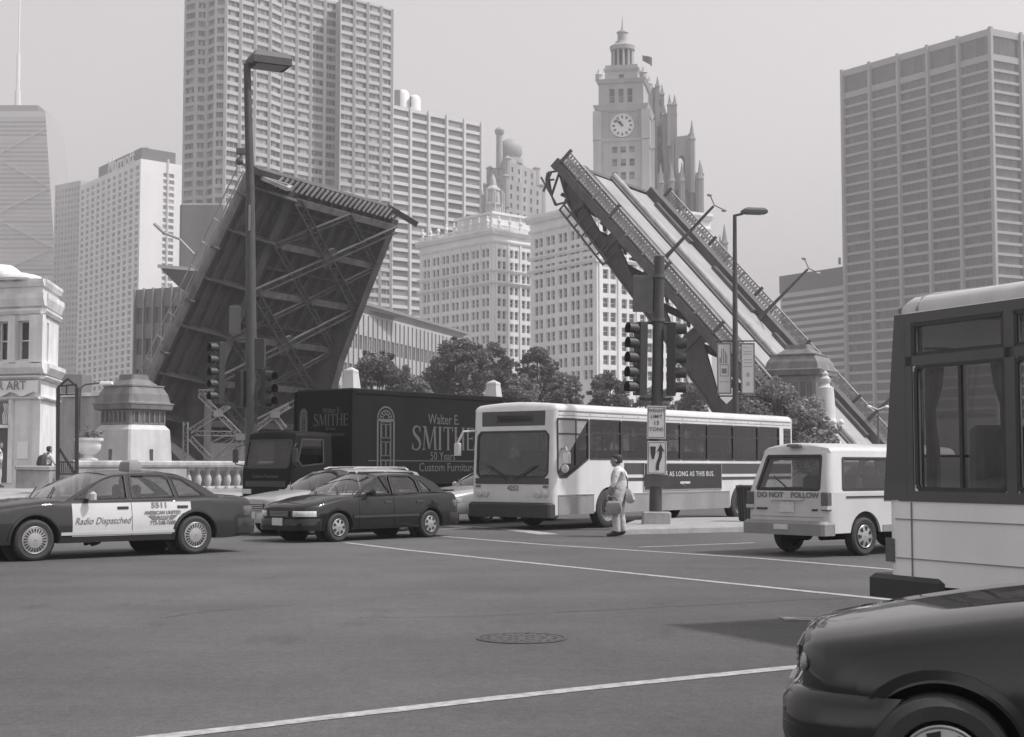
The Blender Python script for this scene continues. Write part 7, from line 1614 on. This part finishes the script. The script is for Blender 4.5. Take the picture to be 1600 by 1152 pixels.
# grey bag in the hands, shoulder bag behind
rzm = math.radians(180 - 14); Mm = Matrix.Translation((mp.x, mp.y, 0)) @ Matrix.Rotation(rzm, 4, 'Z') @ Matrix.Scale(Hs, 4)
bag = thing('carried_bag', 'grey soft bag held in front by the standing man', 'bag', (mp.x + .08, mp.y - .03, 0), rzm)
mb = MB(); mb.loft([[(.02, .18, .50), (.26, .18, .48), (.26, .34, .48), (.02, .34, .50)], [(-.02, .16, .58), (.32, .16, .55), (.32, .37, .55), (-.02, .37, .58)], [(.01, .18, .74), (.31, .18, .74), (.31, .34, .74), (.01, .34, .74)], [(.06, .23, .78), (.27, .23, .78), (.27, .29, .78), (.06, .29, .78)]], 0, True); mb.build('body', mat('grey_bag_cloth', .22, .85, var=.2, scale=6, bump=.3), bag, True)
mb = MB(); mb.tube([(.07, .26, .76), (.12, .26, .84), (.18, .26, .855), (.23, .26, .84), (.27, .26, .76)], .012, 6); mb.build('strap', M_shoe, bag)
bag2 = thing('shoulder_bag', 'pale bag hanging behind the standing man from a dark strap', 'bag', (mp.x, mp.y, 0), rzm)
mb = MB(); mb.loft([[(-.17, -.14, .74), (-.27, -.14, .72), (-.27, .10, .72), (-.17, .10, .74)], [(-.155, -.17, .82), (-.33, -.17, .80), (-.33, .12, .80), (-.155, .12, .82)], [(-.16, -.12, 1.0), (-.26, -.12, 1.0), (-.26, .08, 1.0), (-.16, .08, 1.0)], [(-.17, -.05, 1.06), (-.2, -.05, 1.06), (-.2, .03, 1.06), (-.17, .03, 1.06)]], 0, True); mb.build('body', mat('canvas_bag', .33, .85, var=.15, scale=6, bump=.3), bag2, True)
mb = MB(); mb.tube([(-.18, 0, 1.05), (-.185, .06, 1.25), (-.12, .13, 1.42), (.0, .13, 1.47), (.1, .08, 1.38)], .016, 6); mb.build('strap', M_shoe, bag2)
# person by the pedestal at left with a backpack, seen from behind
D = 50.0; pp = P(74, 740, D); zg = .62
J, E, reg = standing({'l': ((.10, .26, 1.15), (.24, .18, 1.02), (.8, -.2, -.3), (0, 0, 1)), 'r': ((.10, -.26, 1.15), (.24, -.18, 1.02), (.8, .2, -.3), (0, 0, 1))}, lean=.06)
hp = P(74, 698, D).z - zg; k = hp / 1.73
w2 = person('person in a pale top with a dark backpack standing by the stone pedestal', (pp.x, D, zg), math.radians(50), J, E, [M_skin, M_shirt, M_dshirt, M_shoe], reg); w2.scale = (k, k, k); head(w2, (.07, 0, 1.615))
bpk = thing('backpack', 'dark backpack worn by the person at the stone pedestal', 'backpack', (pp.x, D, zg), math.radians(50)); bpk.scale = (k, k, k)
mb = MB(); mb.loft([[(-.16, -.14, .98), (-.32, -.13, 1.0), (-.32, .13, 1.0), (-.16, .14, .98)], [(-.15, -.17, 1.08), (-.38, -.16, 1.08), (-.38, .16, 1.08), (-.15, .17, 1.08)], [(-.15, -.15, 1.36), (-.32, -.14, 1.34), (-.32, .14, 1.34), (-.15, .15, 1.36)], [(-.15, -.1, 1.43), (-.24, -.1, 1.42), (-.24, .1, 1.42), (-.15, .1, 1.43)]], 0, True); mb.build('body', M_dshirt, bpk, True)
mb = MB()
for sg in (.12, -.12): mb.tube([(-.15, sg, 1.40), (-.05, sg, 1.49), (.10, sg, 1.42), (.15, sg, 1.25), (.0, sg * 1.4, 1.05), (-.15, sg, 1.02)], .02, 6)
mb.build('strap', M_dshirt, bpk)
# person at the far left edge
D = 56.0; pp = P(-3, 740, D); J, E, reg = standing({'l': ((-.02, .26, 1.13), (.10, .24, .90), (.3, 0, -1), (1, 0, 0)), 'r': ((-.02, -.26, 1.13), (.10, -.24, .90), (.3, 0, -1), (1, 0, 0))})
w3 = person('person in a white top cut off by the left edge near the doorway', (pp.x, D, .75), math.radians(20), J, E, [M_skin, M_shirt, M_pants, M_shoe], reg); head(w3, (.05, 0, 1.615))
# seated figures in vehicles
def seated(label, par_t, lx, ly, lz, face, mats, sc=1.0, cap=False, rest=False):
    J = {}; E = []; J['pelvis'] = ((0, 0, .10), (.15, .13)); J['waist'] = ((-.02, 0, .25), (.15, .12)); J['chest'] = ((-.04, 0, .42), (.165, .12)); J['upper'] = ((-.04, 0, .53), (.14, .095)); J['neck'] = ((-.02, 0, .62), .055); J['skull'] = ((0, 0, .70), .05); E = [('pelvis', 'waist'), ('waist', 'chest'), ('chest', 'upper'), ('upper', 'neck'), ('neck', 'skull')]
    for s_, sg in (('l', 1), ('r', -1)):
        J[s_ + 'hip'] = ((.08, sg * .1, .09), .095); J[s_ + 'knee'] = ((.48, sg * .13, .12), .07); J[s_ + 'ankle'] = ((.55, sg * .13, -.28), .05); J[s_ + 'toe'] = ((.72, sg * .13, -.33), .035); E += [('pelvis', s_ + 'hip'), (s_ + 'hip', s_ + 'knee'), (s_ + 'knee', s_ + 'ankle'), (s_ + 'ankle', s_ + 'toe')]
        J[s_ + 'shoulder'] = ((-.04, sg * .19, .52), .065); J[s_ + 'elbow'] = ((.10, sg * .25, .27), .047); J[s_ + 'wrist'] = ((.36, sg * .17, .33), .03); E += [('upper', s_ + 'shoulder'), (s_ + 'shoulder', s_ + 'elbow'), (s_ + 'elbow', s_ + 'wrist')]; hand_joints(J, E, s_, J[s_ + 'wrist'][0], (.9, -sg * .3, .1), (0, 0, 1))
    reg = {n: (0 if n in ('skull', 'neck') or 'palm' in n or (n[1:2] in 'ft' and n[1:] not in ('toe',) and n[0] in 'lr') else 2 if any(k in n for k in ('hip', 'knee', 'ankle')) else 3 if 'toe' in n else 1) for n in J}
    Mw = Matrix.Translation(par_t.location) @ Matrix.Rotation(par_t.rotation_euler.z, 4, 'Z'); pos = Mw @ Vector((lx, ly, lz)); t = person(label, pos, par_t.rotation_euler.z + face, J, E, mats, reg); t.scale = (sc, sc, sc); head(t, (.03, 0, .745), 1.0, 0, cap=cap); return t
seated('driver in dark clothes seated behind the taxi windows', taxi, 2.28, .38, .52, 0, [M_skin, M_dshirt, M_dshirt, M_shoe], .96)
seated('driver seated behind the windshield of the city bus', bus, -.98, .62, 1.05, 0, [M_skin, M_shirt, M_dshirt, M_shoe], .97)
seated('passenger in a dark cap seated inside the tour bus', tb, -6.9, -.55, 1.02, 2.6, [M_skin, M_dshirt, M_dshirt, M_shoe], 1.0, cap=True)
# ================================================================ haze
if HAZE:
    hz = MB(); hz.box(-3100, 3100, -100, 5100, -9, 490); ho = hz.build('haze', []) if False else None
    me = bpy.data.meshes.new('haze'); me.from_pydata(hz.v, [], hz.f); m = bpy.data.materials.new('haze_air'); m.use_nodes = True; n = m.node_tree; n.nodes.clear()
    o = n.nodes.new('ShaderNodeOutputMaterial'); v = n.nodes.new('ShaderNodeVolumePrincipled'); v.inputs['Density'].default_value = HAZE; v.inputs['Color'].default_value = (.98, .955, .965, 1); v.inputs['Anisotropy'].default_value = 0.2
    n.links.new(v.outputs[0], o.inputs['Volume']); me.materials.append(m); o = link('haze', me); o['kind'] = 'stuff'
